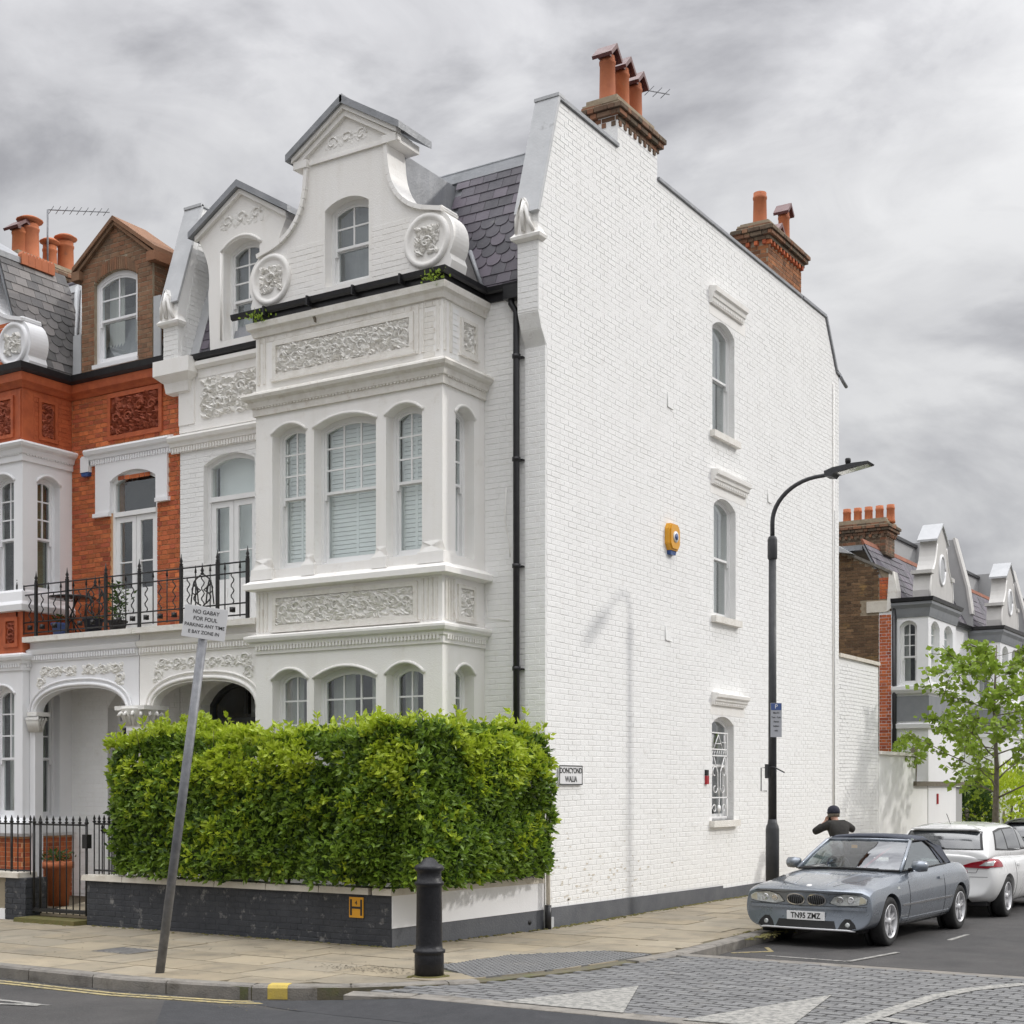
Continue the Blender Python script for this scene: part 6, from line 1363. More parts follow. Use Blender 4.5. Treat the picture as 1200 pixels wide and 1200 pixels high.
def bush(name, label, c, r, n, m, seed, ls=.12):
    t = thing(name, label, 'shrub', (c[0], c[1], 0)); rr = random.Random(seed); b = MB()
    for _ in range(n):
        v = Vector((rr.gauss(0, 1), rr.gauss(0, 1), rr.gauss(0, 1))).normalized(); k = rr.uniform(.7, 1.0) * (1 + mn.noise(v * 2 + Vector(c)) * .35); p = Vector(c) + Vector((v.x * r[0], v.y * r[1], v.z * r[2])) * k
        if p.z < 0: continue
        addleaf(b, p, v + Vector((rr.gauss(0, .5), rr.gauss(0, .5), rr.gauss(.2, .4))), ls * rr.uniform(.7, 1.3), rr, .6)
    b.build('leaves', m, t, kind='stuff', recalc=False)
    s_ = MB()
    for k in range(5): s_.tube([(c[0] + rr.uniform(-.1, .1), c[1] + rr.uniform(-.1, .1), 0), (c[0] + rr.uniform(-.5, .5) * r[0], c[1] + rr.uniform(-.5, .5) * r[1], c[2] + r[2] * .3)], .03, 5)
    s_.build('stems', 'bark', t); return t
bush('far_shrub', 'bright green garden shrub at the right edge beyond the street tree', (.3, 23.5, 1.0), (1.0, 2.2, 1.3), 6000, 'young_leaf', 21)
bush('far_shrub', 'dark green shrub in the gap beside the white gate leaf', (-.1, 21.4, .9), (.5, .7, 1.0), 1800, 'dark_leaf', 22)
bush('wall_climber', 'sprig of fresh green climber hanging over the end of the low white wall', (-.1, 15.9, 2.55), (.25, .7, .35), 420, 'plane_leaf', 23, .11)
# ================================================================ STREET FURNITURE
bl = thing('bollard', 'black cast iron bollard with domed cap on the corner kerb', 'bollard', (1.35, -4.44, 0)); c = (1.35, -4.44, 0)
MB().lathe(c, [(.138, -.02), (.138, .20), (.135, .215), (.152, .225), (.152, .25), (.128, .26), (.124, .30), (.118, .84), (.122, .85), (.140, .862), (.140, .885), (.118, .90), (.112, .96), (.115, .985), (.138, 1.0), (.142, 1.02), (.125, 1.045), (.085, 1.06), (.07, 1.085), (.04, 1.11), (.01, 1.12)], 40).build('body', 'bollard_paint', bl)
MB().lathe(c, [(.16, -.01), (.15, .012)], 20).build('moss_ring', 'moss', bl)
sp = thing('sign_post', 'leaning galvanised post with a small white notice near the kerb', 'sign', (-.98, -5.61, 0)); A = Vector((-.98, -5.61, -.02)); T = Vector((-.44, -5.55, 3.35))
MB().tube([A, T], .043, 16).build('post', 'galvanised', sp)
ax = (T - A).normalized(); nrm = (CAM - T); nrm.z = 0; nrm.normalize(); ux = Vector((-nrm.y, nrm.x, 0)); ux = (ux - ax * ux.dot(ax)).normalized(); nn = ux.cross(ax)
pf2 = Fr(T + nn * .05 - ax * .03, ux * math.cos(.03) - ax * math.sin(.0), nn, ax); 
MB().box(pf2, -.20, .20, -.15, .15, 0, .004, 0, .001).build('plate', 'sign_white', sp); MB().box(pf2, -.06, .06, -.04, .04, -.05, 0).build('clamp', 'galvanised', sp)
for i, (s_, tx, xx) in enumerate(((.052, 'NO GABAY', .0), (.052, 'FOR FOUL', .0), (.045, 'PARKING ANY TIME', 0), (.045, 'E BAY ZONE IN', 0))): text(tx, s_, pf2, xx, .095 - i * .063, .005, 'sign_black', sp, ext=.0008, bold=.0006, sx=.92)
# lamp column
LX, LY = 1.55, 3.66
lc = thing('street_lamp', 'black lamp column with curved arm and flat LED lantern', 'street lamp', (LX, LY, 0))
MB().lathe((LX, LY, 0), [(.095, -.02), (.095, 1.18), (.088, 1.22), (.07, 1.26), (.062, 1.32)], 20).build('base', 'column_black', lc)
MB().lathe((LX, LY, 1.3), [(.060, 0), (.052, 3.72)], 20).build('column', 'column_black', lc); MB().lathe((LX, LY, 5.0), [(.058, 0), (.068, .02), (.068, .28), (.055, .32), (.036, .33)], 18).build('collar', 'column_black', lc)
ap = [(LX, LY, 5.3)]; 
for k in range(13): a = math.pi - k / 12 * math.pi / 2; ap.append((LX + .72 + .72 * math.cos(a), LY, 5.52 + .58 * math.sin(a)))
ap += [(LX + .86, LY, 6.11)]; MB().tube(ap, .032, 12, r1=.028).build('arm', 'column_black', lc)
hF = Fr((LX + .80, LY, 6.10), (1, 0, .05), (0, -1, 0), (-.05, 0, 1)); 
b = MB(); b.prism(hF, [(0, -.03), (.10, -.05), (.14, -.01), (.62, .045), (.64, .06), (.62, .075), (.40, .085), (.12, .07), (.0, .04)], -.12, .12); lt = b.build('lantern', 'column_black', lc)
MB().box(hF, .16, .60, -.03, -.004, -.085, .085).build('lens', 'lamp_clear', lt) if 0 else MB().prism(hF, [(.18, -.012), (.60, .038), (.60, .045), (.18, -.004)], -.09, .09).build('lens', 'lamp_clear', lt)
MB().lathe((LX + 1.10, LY, 6.17), [(.035, 0), (.035, .07), (.04, .075), (.04, .12), (.03, .13)], 12).build('photocell', 'trim_black', lt)
MB().box(front(LY - .06), LX - .07, LX - .03, 1.9, 2.1, 0, .05).build('door', 'column_black', lc)
sn = thing('parking_sign', 'narrow grey parking notice strapped to the lamp column', 'sign', (LX, LY, 2.7)); ff = Fr((LX + .085, LY - .09, 2.72), (.80, .60, 0), (.60, -.80, 0)); MB().box(ff, -.075, .085, -.24, .24, 0, .006).build('plate', 'sign_grey', sn)
MB().box(ff, -.07, .08, .14, .235, .006, .008).build('blue_panel', 'sign_blue', sn); text('P', .085, ff, .005, .188, .009, 'sign_white', sn, ext=.0005)
for i, tx in enumerate(('Mon-Fri', '9 am - 5 pm', 'Permit', 'holders', 'only')): text(tx, .036, ff, .005, .10 - i * .062, .007, 'sign_black', sn, ext=.0006, bold=.0008, sx=.75)
MB().tube([(LX - .08, LY, 2.05), (LX - .17, LY, 2.05), (LX - .17, LY, 1.72), (LX - .08, LY, 1.72)], .008, 5).build('bracket', 'column_black', lc)
MB().tube([(LX - .10, LY - .02, 2.05), (LX + .05, LY - .08, 2.06), (LX + .22, LY - .1, 1.98)], .010, 5).build('strap', 'column_black', lc)
# ================================================================ CARS
def smooth_shell(name, m, rings, parent, closed_ends=True, subd=2, cutters=(), crease=()):
    # rings: list of cross-sections (each from bottom centre to top centre, right side), mirrored to full loops
    b = MB(); n = len(rings[0]); vs = []
    for r in rings: vs += [Vector(p) for p in r] + [Vector((-p[0], p[1], p[2])) for p in reversed(r[1:-1])]
    k = 2 * n - 2; fs = []
    for i in range(len(rings) - 1):
        for j in range(k): fs.append((i * k + j, i * k + (j + 1) % k, (i + 1) * k + (j + 1) % k, (i + 1) * k + j))
    fs += [tuple(range(k)), tuple(reversed(range((len(rings) - 1) * k, len(rings) * k)))]
    b.add(vs, fs); me = bpy.data.meshes.new(name); me.from_pydata([tuple(v) for v in vs], [], fs); bm = bmesh.new(); bm.from_mesh(me); bmesh.ops.recalc_face_normals(bm, faces=bm.faces)
    cl = bm.edges.layers.float.new('crease_edge')
    bm.verts.ensure_lookup_table()
    for e_ in bm.edges:
        a, c = sorted((e_.verts[0].index, e_.verts[1].index)); ra, ja = divmod(a, k); rc, jc = divmod(c, k)
        if ra != rc and (ja in crease or (k - ja) % k in crease): e_[cl] = .55
    bm.to_mesh(me); bm.free()
    o = bpy.data.objects.new('tmp', me); col.objects.link(o); md = o.modifiers.new('s', 'SUBSURF'); md.levels = subd; cs = []
    for cm in cutters:
        co_ = bpy.data.objects.new('cut', cm); col.objects.link(co_); cs.append(co_); bo = o.modifiers.new('b', 'BOOLEAN'); bo.operation = 'DIFFERENCE'; bo.object = co_; bo.solver = 'EXACT'
    dg = bpy.context.evaluated_depsgraph_get(); r = bpy.data.meshes.new_from_object(o.evaluated_get(dg)); bpy.data.objects.remove(o)
    for c in cs: bpy.data.objects.remove(c)
    r.name = name; r.materials.clear(); r.materials.append(M[m]); r.polygons.foreach_set('use_smooth', [True] * len(r.polygons)); r.update()
    try: r.set_sharp_from_angle(angle=rad(38))
    except Exception: pass
    return link(name, r, parent, W[parent].copy())
def cyl_mesh(x0, x1, y, z, r, n=36):
    b = MB(); b.lathe((x0, y, z), [(r, 0), (r, x1 - x0)], n, ax=(1, 0, 0)); me = bpy.data.meshes.new('c'); me.from_pydata(b.v, [], b.f); bm = bmesh.new(); bm.from_mesh(me); bmesh.ops.recalc_face_normals(bm, faces=bm.faces); bm.to_mesh(me); bm.free(); return me
def LM(root, fn, name, m, parent=None, **k):
    # build in the car's own coordinates
    b = MB(); fn(b); o = b.build(name, m, parent or root, **k); Wm = W[root].copy(); o.matrix_basis = Wm; W[o] = Wm; return o
I3 = Fr((0, 0, 0), (1, 0, 0), (0, 0, 1), (0, 1, 0)); 
def wheel(root, x, y, r, side, spokes=5, w=.20, dbl=True):
    ax = Vector((side, 0, 0)); c0 = Vector((x - side * w, y, r))
    t = LM(root, lambda b: b.lathe(c0, [(r * .66, 0), (r * .9, 0), (r * .985, w * .12), (r, w * .3), (r, w * .75), (r * .97, w * .93), (r * .88, w), (r * .70, w * .98), (r * .68, w * .9)], 40, ax=ax, cap=False), 'wheel', 'tyre')
    def rim(b):
        b.lathe(c0, [(r * .66, w * .2), (r * .69, w * .95), (r * .70, w * 1.0), (r * .66, w * 1.0), (r * .62, w * .86), (r * .60, w * .3)], 36, ax=ax, cap=False)
        b.lathe(c0, [(r * .16, w * .5), (r * .15, w * .93), (r * .05, w * .97)], 14, ax=ax)
        for k in range(spokes):
            for dd in ((-.16, .16) if dbl else (0,)):
                a = 2 * math.pi * k / spokes + .3; ca, sa = math.cos(a + dd * .35), math.sin(a + dd * .35); cb, sb2 = math.cos(a + dd), math.sin(a + dd)
                p = c0 + ax * w * .86 + Vector((0, ca, sa)) * r * .12; q = c0 + ax * w * .90 + Vector((0, cb, sb2)) * r * .64; u = (q - p).normalized(); s_ = ax.cross(u) * r * (.055 if dbl else .11)
                b.add([p - s_ - ax * .04, p + s_ - ax * .04, p + s_, p - s_, q - s_ * .8 - ax * .04, q + s_ * .8 - ax * .04, q + s_ * .8, q - s_ * .8], [(0, 3, 2, 1), (4, 5, 6, 7), (0, 1, 5, 4), (1, 2, 6, 5), (2, 3, 7, 6), (3, 0, 4, 7)])
    LM(root, rim, 'rim', 'alloy', t); LM(root, lambda b: b.lathe(c0, [(r * .6, w * .25), (r * .58, w * .35), (.01, w * .35)], 28, ax=ax), 'brake_disc', 'galvanised', t)
    LM(root, lambda b: b.lathe(c0 - ax * .02, [(r * 1.12, -.02), (r * 1.12, .0), (.01, .0)], 24, ax=ax), 'wheel_arch_liner', 'trim_black', t)
S = .93
def ring(y, wb, wm, wt, zb, zs, zt, zc, sh=.9):
    # bottom centre, sill, side, shoulder, bonnet edge, bonnet centre
    return [(0, y, zb), (wb * .8, y, zb), (wb, y, zb + .05), (wm, y, zb + (zs - zb) * .42), (wm, y, zb + (zs - zb) * .72), (wt + (wm - wt) * .55, y, zs), (wt, y, zt), (wt * .62, y, zc - (zc - zt) * .22), (0, y, zc)]
from mathutils.bvhtree import BVHTree
class Skin:
    def __init__(s, o): s.o = o; me = o.data; s.t = BVHTree.FromPolygons([v.co.copy() for v in me.vertices], [tuple(p.vertices) for p in me.polygons])
    def hit(s, o, d):
        p, n, i, k = s.t.ray_cast(Vector(o), Vector(d).normalized()); return (p, n) if p is not None else (None, None)
def caster(sk, view, sd=1, yaw=0.):
    if view == 'front': return lambda a, z: sk.hit((a + 2 * math.sin(yaw) * sd, 1.88 + 2 * math.cos(yaw) , z), (-math.sin(yaw) * sd, -math.cos(yaw), 0))
    if view == 'rear': return lambda a, z: sk.hit((a + 2 * math.sin(yaw) * sd, -1.75 - 2 * math.cos(yaw), z), (-math.sin(yaw) * sd, math.cos(yaw), 0))
    if view == 'side': return lambda a, z: sk.hit((3 * sd, a, z), (-sd, 0, 0))
    if view == 'top': return lambda a, z: sk.hit((a, z, 3), (0, 0, -1))
def patch(rt, name, m, cast, poly, off=.004, rows=8, cols=14, parent=None, depth=.02):
    # a panel that follows the bodywork: scan the outline in rows and drop it on the shell
    z0, z1 = min(p[1] for p in poly), max(p[1] for p in poly); G = []
    for j in range(rows + 1):
        z = z0 + (z1 - z0) * (j + (.02 if j == 0 else -.02 if j == rows else 0)) / rows; sp_ = spans([poly], z)
        if not sp_: continue
        a0, a1 = sp_[0][0], sp_[-1][1]; row = []
        for i in range(cols + 1):
            p, n = cast(a0 + (a1 - a0) * i / cols, z)
            if p is None: row = None; break
            row.append((p + n * off, p - n * depth))
        if row: G.append(row)
    if len(G) < 2: return None
    b = MB(); k = cols + 1; R = len(G); vs = [q[0] for r in G for q in r]; fs = [(j * k + i, j * k + i + 1, (j + 1) * k + i + 1, (j + 1) * k + i) for j in range(R - 1) for i in range(cols)]
    rim = [(0, i) for i in range(k)] + [(j, cols) for j in range(1, R)] + [(R - 1, i) for i in range(cols - 1, -1, -1)] + [(j, 0) for j in range(R - 2, 0, -1)]
    base = len(vs); vs += [G[j][i][1] for j, i in rim]; n = len(rim)
    for q in range(n): j, i = rim[q]; j2, i2 = rim[(q + 1) % n]; fs.append((j * k + i, base + q, base + (q + 1) % n, j2 * k + i2))
    b.add(vs, fs, 0, True); o = b.build(name, m, parent or rt); o.matrix_basis = W[rt].copy(); W[o] = W[rt].copy()
    try: o.data.set_sharp_from_angle(angle=rad(40))
    except Exception: pass
    return o
def seam(rt, name, m, cast, pts, r=.004, off=.0, parent=None, n=10):
    P = []
    for i in range(len(pts) - 1):
        for q in range(n):
            t = q / n; p, _n = cast(pts[i][0] + (pts[i + 1][0] - pts[i][0]) * t, pts[i][1] + (pts[i + 1][1] - pts[i][1]) * t)
            if p is not None: P.append(p + _n * off)
    p, _n = cast(*pts[-1])
    if p is not None: P.append(p + _n * off)
    if len(P) < 2: return
    return LM(rt, lambda b: b.tube(P, r, 6), name, m, parent)
def oval(cx_, cz, a, b_, n=20, p=2.6): return [(cx_ + a * math.copysign(abs(math.cos(t)) ** (2 / p), math.cos(t)), cz + b_ * math.copysign(abs(math.sin(t)) ** (2 / p), math.sin(t))) for t in [2 * math.pi * (k + .5) / n for k in range(n)]]
def ring2(y, wb, wm, wt, zb, zs, zt, zc, pc=0., rk=0., rb=0.):
    P = [(0, zb), (wb * .8, zb), (wb, zb + .05), (wm, zb + (zs - zb) * .40), (wm + .004, zb + (zs - zb) * .72), (wm - .03, zs), (wt, zt), (wt * .6, zc - (zc - zt) * .25), (0, zc)]
    return [(x, y - pc * (abs(x) / .8) ** 2.6 - (rk if i >= 6 else rk * .35 if i == 5 else 0) - (rb if i < 2 else 0), z) for i, (x, z) in enumerate(P)]
def grey_car():
    rt = thing('car', 'metallic grey two door convertible coupe parked facing the camera by the kerb', 'car', (3.24, 2.72, -.12), rad(180 - 3.6)); r = .295
    ya, yb = 1.27, -1.27
    st = [(-2.06, .60, .66, .56, .34, .68, .76, .78, -.16, -.10), (-2.05, .60, .66, .56, .34, .68, .76, .78, -.16, -.10), (-1.85, .70, .775, .66, .22, .76, .86, .885, -.05, -.02), (-1.27, .74, .80, .70, .18, .80, .895, .91), (-.6, .76, .80, .71, .17, .79, .875, .885), (.1, .76, .80, .71, .17, .775, .855, .875), (.70, .76, .80, .70, .17, .76, .835, .885), (1.1, .75, .80, .69, .18, .735, .79, .85), (1.5, .74, .795, .66, .19, .70, .745, .795), (1.78, .74, .80, .68, .19, .69, .725, .76, .03, .02), (1.94, .74, .80, .68, .20, .655, .695, .715, .09, .03), (2.02, .73, .80, .67, .205, .635, .675, .69, .13, .05, .02), (2.045, .73, .795, .66, .21, .625, .665, .68, .14, .06, .03), (2.05, .72, .79, .65, .215, .62, .66, .675, .145, .065, .035)]
    body = smooth_shell('body', 'car_grey', [ring2(*s_) for s_ in st], rt, cutters=[cyl_mesh(-1, -.50, y, r, r * 1.13) for y in (ya, yb)] + [cyl_mesh(.50, 1, y, r, r * 1.13) for y in (ya, yb)], crease=(5, 6))
    sk = Skin(body); F = caster(sk, 'front'); Tp = caster(sk, 'top')
    for y in (ya, yb):
        for sd_ in (1, -1): wheel(rt, sd_ * .785, y, r, sd_, 7 if 0 else 5, .18)
    def wsf(b):
        n = 12; vs = []
        for j in range(5):
            t = j / 4; y = .80 + (.08 - .80) * t; z = .865 + (1.215 - .865) * t + .025 * math.sin(t * 3.14); hw = .66 - .125 * t
            for i in range(n + 1): u = -1 + 2 * i / n; vs.append((hw * u, y - .16 * u * u * (1 - .35 * t), z - .012 * u * u))
        b.add(vs, [(j * (n + 1) + i, j * (n + 1) + i + 1, (j + 1) * (n + 1) + i + 1, (j + 1) * (n + 1) + i) for j in range(4) for i in range(n)], 0, True)
    LM(rt, wsf, 'windscreen', 'car_glass', recalc=False)
    LM(rt, lambda b: b.tube([(.66 * u, .825 - .16 * u * u, .872 - .012 * u * u) for u in [k / 6 - 1 for k in range(13)]], .016, 6), 'scuttle', 'trim_black')
    LM(rt, lambda b: b.tube([(.535 * u, .075 - .16 * u * u * .65, 1.222 - .012 * u * u) for u in [k / 6 - 1 for k in range(13)]], .020, 6), 'header_rail', 'car_grey')
    def quad(P, name, m, th=.006):
        def f(b):
            P_ = [Vector(p) for p in P]; nn = (P_[1] - P_[0]).cross(P_[2] - P_[0]).normalized() * th; k = len(P_); b.add(P_ + [p + nn for p in P_], [tuple(range(k)), tuple(reversed(range(k, 2 * k)))] + [(i, (i + 1) % k, (i + 1) % k + k, i + k) for i in range(k)])
        return LM(rt, f, name, m)
    for sd_ in (1, -1):
        Sd = caster(sk, 'side', sd_)
        LM(rt, lambda b: b.tube([(sd_ * .675, .66, .86), (sd_ * .625, .36, 1.03), (sd_ * .56, .03, 1.195), (sd_ * .545, -.10, 1.222)], .024, 8), 'windscreen_pillar', 'car_grey')
        quad([(sd_ * .685, .58, .865), (sd_ * .565, -.02, 1.185), (sd_ * .56, -.50, 1.19), (sd_ * .68, -.80, .89)], 'side_window', 'car_glass')
        LM(rt, lambda b: b.tube([(sd_ * .56, .0, 1.205), (sd_ * .555, -.45, 1.215), (sd_ * .60, -.68, 1.10), (sd_ * .682, -.92, .89)], .020, 6), 'window_seal', 'trim_black')
        LM(rt, lambda b: b.tube([(sd_ * .70, .66, .862), (sd_ * .705, 0, .87), (sd_ * .695, -.95, .89)], .011, 6), 'waist_seal', 'trim_black')
        patch(rt, 'side_strip', 'chrome', Sd, [(-.90, .455), (.92, .455), (.92, .478), (-.90, .478)], .008, 1, 20)
        for yy in (.66, -.62): seam(rt, 'door_gap', 'trim_black', Sd, [(yy, .23), (yy, .50), (yy, .76)], .004)
        seam(rt, 'sill_trim', 'trim_black', Sd, [(-.88, .235), (.88, .235)], .006)
        patch(rt, 'side_skirt', 'car_grey', Sd, [(-.86, .27), (.86, .27), (.86, .30), (-.86, .30)], .008, 1, 16)
        patch(rt, 'door_handle', 'car_grey', Sd, [(-.56, .715), (-.40, .715), (-.40, .745), (-.56, .745)], .022, 2, 4)
        patch(rt, 'side_repeater', 'lamp_clear', Sd, [(.98, .665), (1.06, .665), (1.05, .695), (.98, .695)], .006, 2, 3)
        def mir(b): b.lathe((sd_ * .84, .44, .915), [(.02, -.10), (.062, -.085), (.074, 0), (.066, .075), (.03, .10)], 12, ax=(1, 0, 0))
        mo = LM(rt, mir, 'door_mirror', 'car_grey'); LM(rt, lambda b: b.tube([(sd_ * .70, .46, .865), (sd_ * .80, .45, .89)], .024, 6), 'mirror_arm', 'trim_black', mo); LM(rt, lambda b: b.lathe((sd_ * .84, .375, .915), [(.058, 0), (.058, .003)], 12, ax=(0, -1, 0)), 'mirror_glass', 'chrome', mo)
        # front lamps wrap round the corner
        Fc = caster(sk, 'front', sd_, .35)
        hl = [(.27, .530), (.38, .505), (.58, .508), (.72, .535), (.735, .59), (.66, .632), (.46, .642), (.33, .612)]
        h_ = patch(rt, 'headlight', 'lamp_clear', Fc, [(sd_ * a, z) for a, z in hl], .006, 8, 14)
        h2 = patch(rt, 'indicator', 'lamp_amber', Fc, [(sd_ * a, z) for a, z in [(.635, .528), (.715, .545), (.72, .588), (.65, .618)]], .010, 4, 4)
        for lx in (.40, .53):
            p, n_ = Fc(sd_ * lx, .572)
            if p is not None: LM(rt, lambda b: b.lathe(p + n_ * .002, [(.040, -.005), (.042, .007), (.034, .010), (.02, .004), (.004, .009)], 20, ax=n_), 'lamp_ring', 'chrome')
        seam(rt, 'lamp_edge', 'trim_black', Fc, [(sd_ * a, z) for a, z in hl + hl[:1]], .0035, .003, n=5)
        fg = [(.40, .225), (.63, .225), (.60, .30), (.54, .355), (.48, .355), (.43, .30)]
        patch(rt, 'fog_pocket', 'trim_black', F, [(sd_ * a, z) for a, z in fg], .003, 6, 8)
        p, n_ = F(sd_ * .515, .285)
        if p is not None: LM(rt, lambda b: b.lathe(p, [(.028, 0), (.03, .006), (.02, .010), (.005, .011)], 16, ax=n_), 'fog_lamp', 'lamp_clear')
        kp = oval(sd_ * .13, .568, .118, .072, p=2.4)
        patch(rt, 'kidney_surround', 'chrome', F, kp, .014, 10, 14); patch(rt, 'grille_opening', 'trim_black', F, oval(sd_ * .13, .568, .102, .057, p=2.4), .0155, 10, 14)
        for k in range(-3, 4):
            x_ = sd_ * .13 + k * .025; hh = .054 * math.sqrt(max(0, 1 - (k * .025 / .1) ** 2)); seam(rt, 'grille_bar', 'galvanised', F, [(x_, .568 - hh), (x_, .568 + hh)], .0028, .018, n=3)
        seam(rt, 'bonnet_gap', 'trim_black', Tp, [(sd_ * .30, 1.86), (sd_ * .46, 1.6), (sd_ * .56, 1.1), (sd_ * .60, .84)], .0035, -.001)
        seam(rt, 'bonnet_crease', 'car_grey', Tp, [(sd_ * .20, 1.82), (sd_ * .28, 1.4), (sd_ * .36, .95)], .010, -.006)
    def roof(b):
        pr = [(-.555, 1.195), (-.50, 1.235), (-.25, 1.258), (0, 1.264), (.25, 1.258), (.50, 1.235), (.555, 1.195)]; st_ = [(.06, 1.0, -.014), (-.2, 1.02, .008), (-.55, 1.04, .0), (-.85, 1.1, -.10), (-1.10, 1.16, -.24), (-1.22, 1.18, -.32)]
        vs = [(x * k, y - (.10 * (x / .55) ** 2 if y > 0 else 0), z + dz) for y, k, dz in st_ for x, z in pr]; b.add(vs, [(j * 7 + i, j * 7 + i + 1, (j + 1) * 7 + i + 1, (j + 1) * 7 + i) for j in range(5) for i in range(6)], 0, True)
    ro = LM(rt, roof, 'soft_top', 'car_roof_cloth', recalc=False); md = ro.modifiers.new('s', 'SOLIDIFY'); md.thickness = .02
    for sd_ in (1, -1): quad([(sd_ * .69, -.80, .885), (sd_ * .575, -.55, 1.18), (sd_ * .62, -.95, 1.12), (sd_ * .655, -1.22, .90)], 'quarter_cloth', 'car_roof_cloth')
    quad([(-.40, -1.12, 1.06), (.40, -1.12, 1.06), (.42, -1.24, .93), (-.42, -1.24, .93)], 'rear_window', 'car_glass')
    for sd_ in (1, -1):
        LM(rt, lambda b: (b.box(Fr((sd_ * .32, -.35, .5), (1, 0, 0), (0, 1, 0)), -.22, .22, 0, .50, -.1, .0, 0, .04), b.box(Fr((sd_ * .32, -.37, 1.0), (1, 0, 0), (0, 1, 0)), -.11, .11, .0, .14, -.07, .0, 0, .03)), 'seat', 'car_seat')
    LM(rt, lambda b: b.box(Fr((0, .35, .80), (1, 0, 0), (0, 1, 0)), -.6, .6, -.25, .055, -.1, .25, 0, .02), 'dashboard', 'trim_black')
    LM(rt, lambda b: b.tube([(-.05, .30, .86), (-.28, -.05, 1.12)], .018, 6), 'steering_lock', 'lamp_red')
    LM(rt, lambda b: b.tube([Vector((.33, .18, .86)) + Vector((.16 * math.cos(k * .39), .05 * math.sin(k * .39), .15 * math.sin(k * .39))) for k in range(17)], .014, 6), 'steering_wheel', 'trim_black')
    LM(rt, lambda b: b.box(Fr((0, .10, 1.13), (1, 0, 0), (0, 1, 0)), -.09, .09, 0, .04, 0, .02), 'rear_view_mirror', 'trim_black')
    LM(rt, lambda b: b.box(Fr((.12, .17, 1.11), (1, 0, 0), (0, 1, 0)), -.04, .04, 0, .04, 0, .002), 'tax_sticker', 'alarm_yellow')
    patch(rt, 'lower_intake', 'trim_black', F, [(-.38, .235), (.38, .235), (.35, .325), (-.35, .325)], .004, 4, 16)
    seam(rt, 'lower_lip', 'alloy', F, [(-.60, .222), (0, .222), (.60, .222)], .013, .006, n=14)
    patch(rt, 'bumper_strip', 'car_grey', F, [(-.73, .455), (.73, .455), (.73, .485), (-.73, .485)], .022, 2, 30)
    seam(rt, 'bumper_gap', 'trim_black', F, [(-.74, .500), (-.3, .492), (.3, .492), (.74, .500)], .0035, 0, n=12)
    seam(rt, 'bonnet_edge', 'trim_black', F, [(-.68, .652), (-.30, .640), (-.12, .655), (.12, .655), (.30, .640), (.68, .652)], .0035, 0, n=8)
    p, n_ = F(0, .375); np_ = Fr((.0, p.y + .012, .375), (-1, 0, 0), (0, 1, 0)); pl_ = LM(rt, lambda b: b.box(np_, -.24, .24, -.052, .052, -.01, .006, 0, .001), 'number_plate', 'sign_white')
    text('TN95 ZMZ', .092, Fr(W[rt] @ Vector((.0, p.y + .0195, .373)), W[rt].to_3x3() @ Vector((-1, 0, 0)), W[rt].to_3x3() @ Vector((0, 1, 0))), 0, 0, 0, 'sign_black', pl_, ext=.0005, bold=.0022, sx=.86)
    p, n_ = Tp(0, 1.86); LM(rt, lambda b: b.lathe(p, [(.032, -.01), (.032, .005), (.01, .008)], 18, ax=n_), 'bonnet_badge', 'sign_white')
    LM(rt, lambda b: b.tube([(.05, .84, .888), (.35, .80, .885), (.62, .66, .878)], .008, 5), 'wiper', 'trim_black'); LM(rt, lambda b: b.tube([(-.45, .80, .885), (-.1, .84, .892), (.1, .83, .888)], .008, 5), 'wiper', 'trim_black')
    LM(rt, lambda b: b.box(I3, -.62, .62, -1.8, 1.75, .18, .24), 'floorpan', 'trim_black')
    return rt
grey_car()
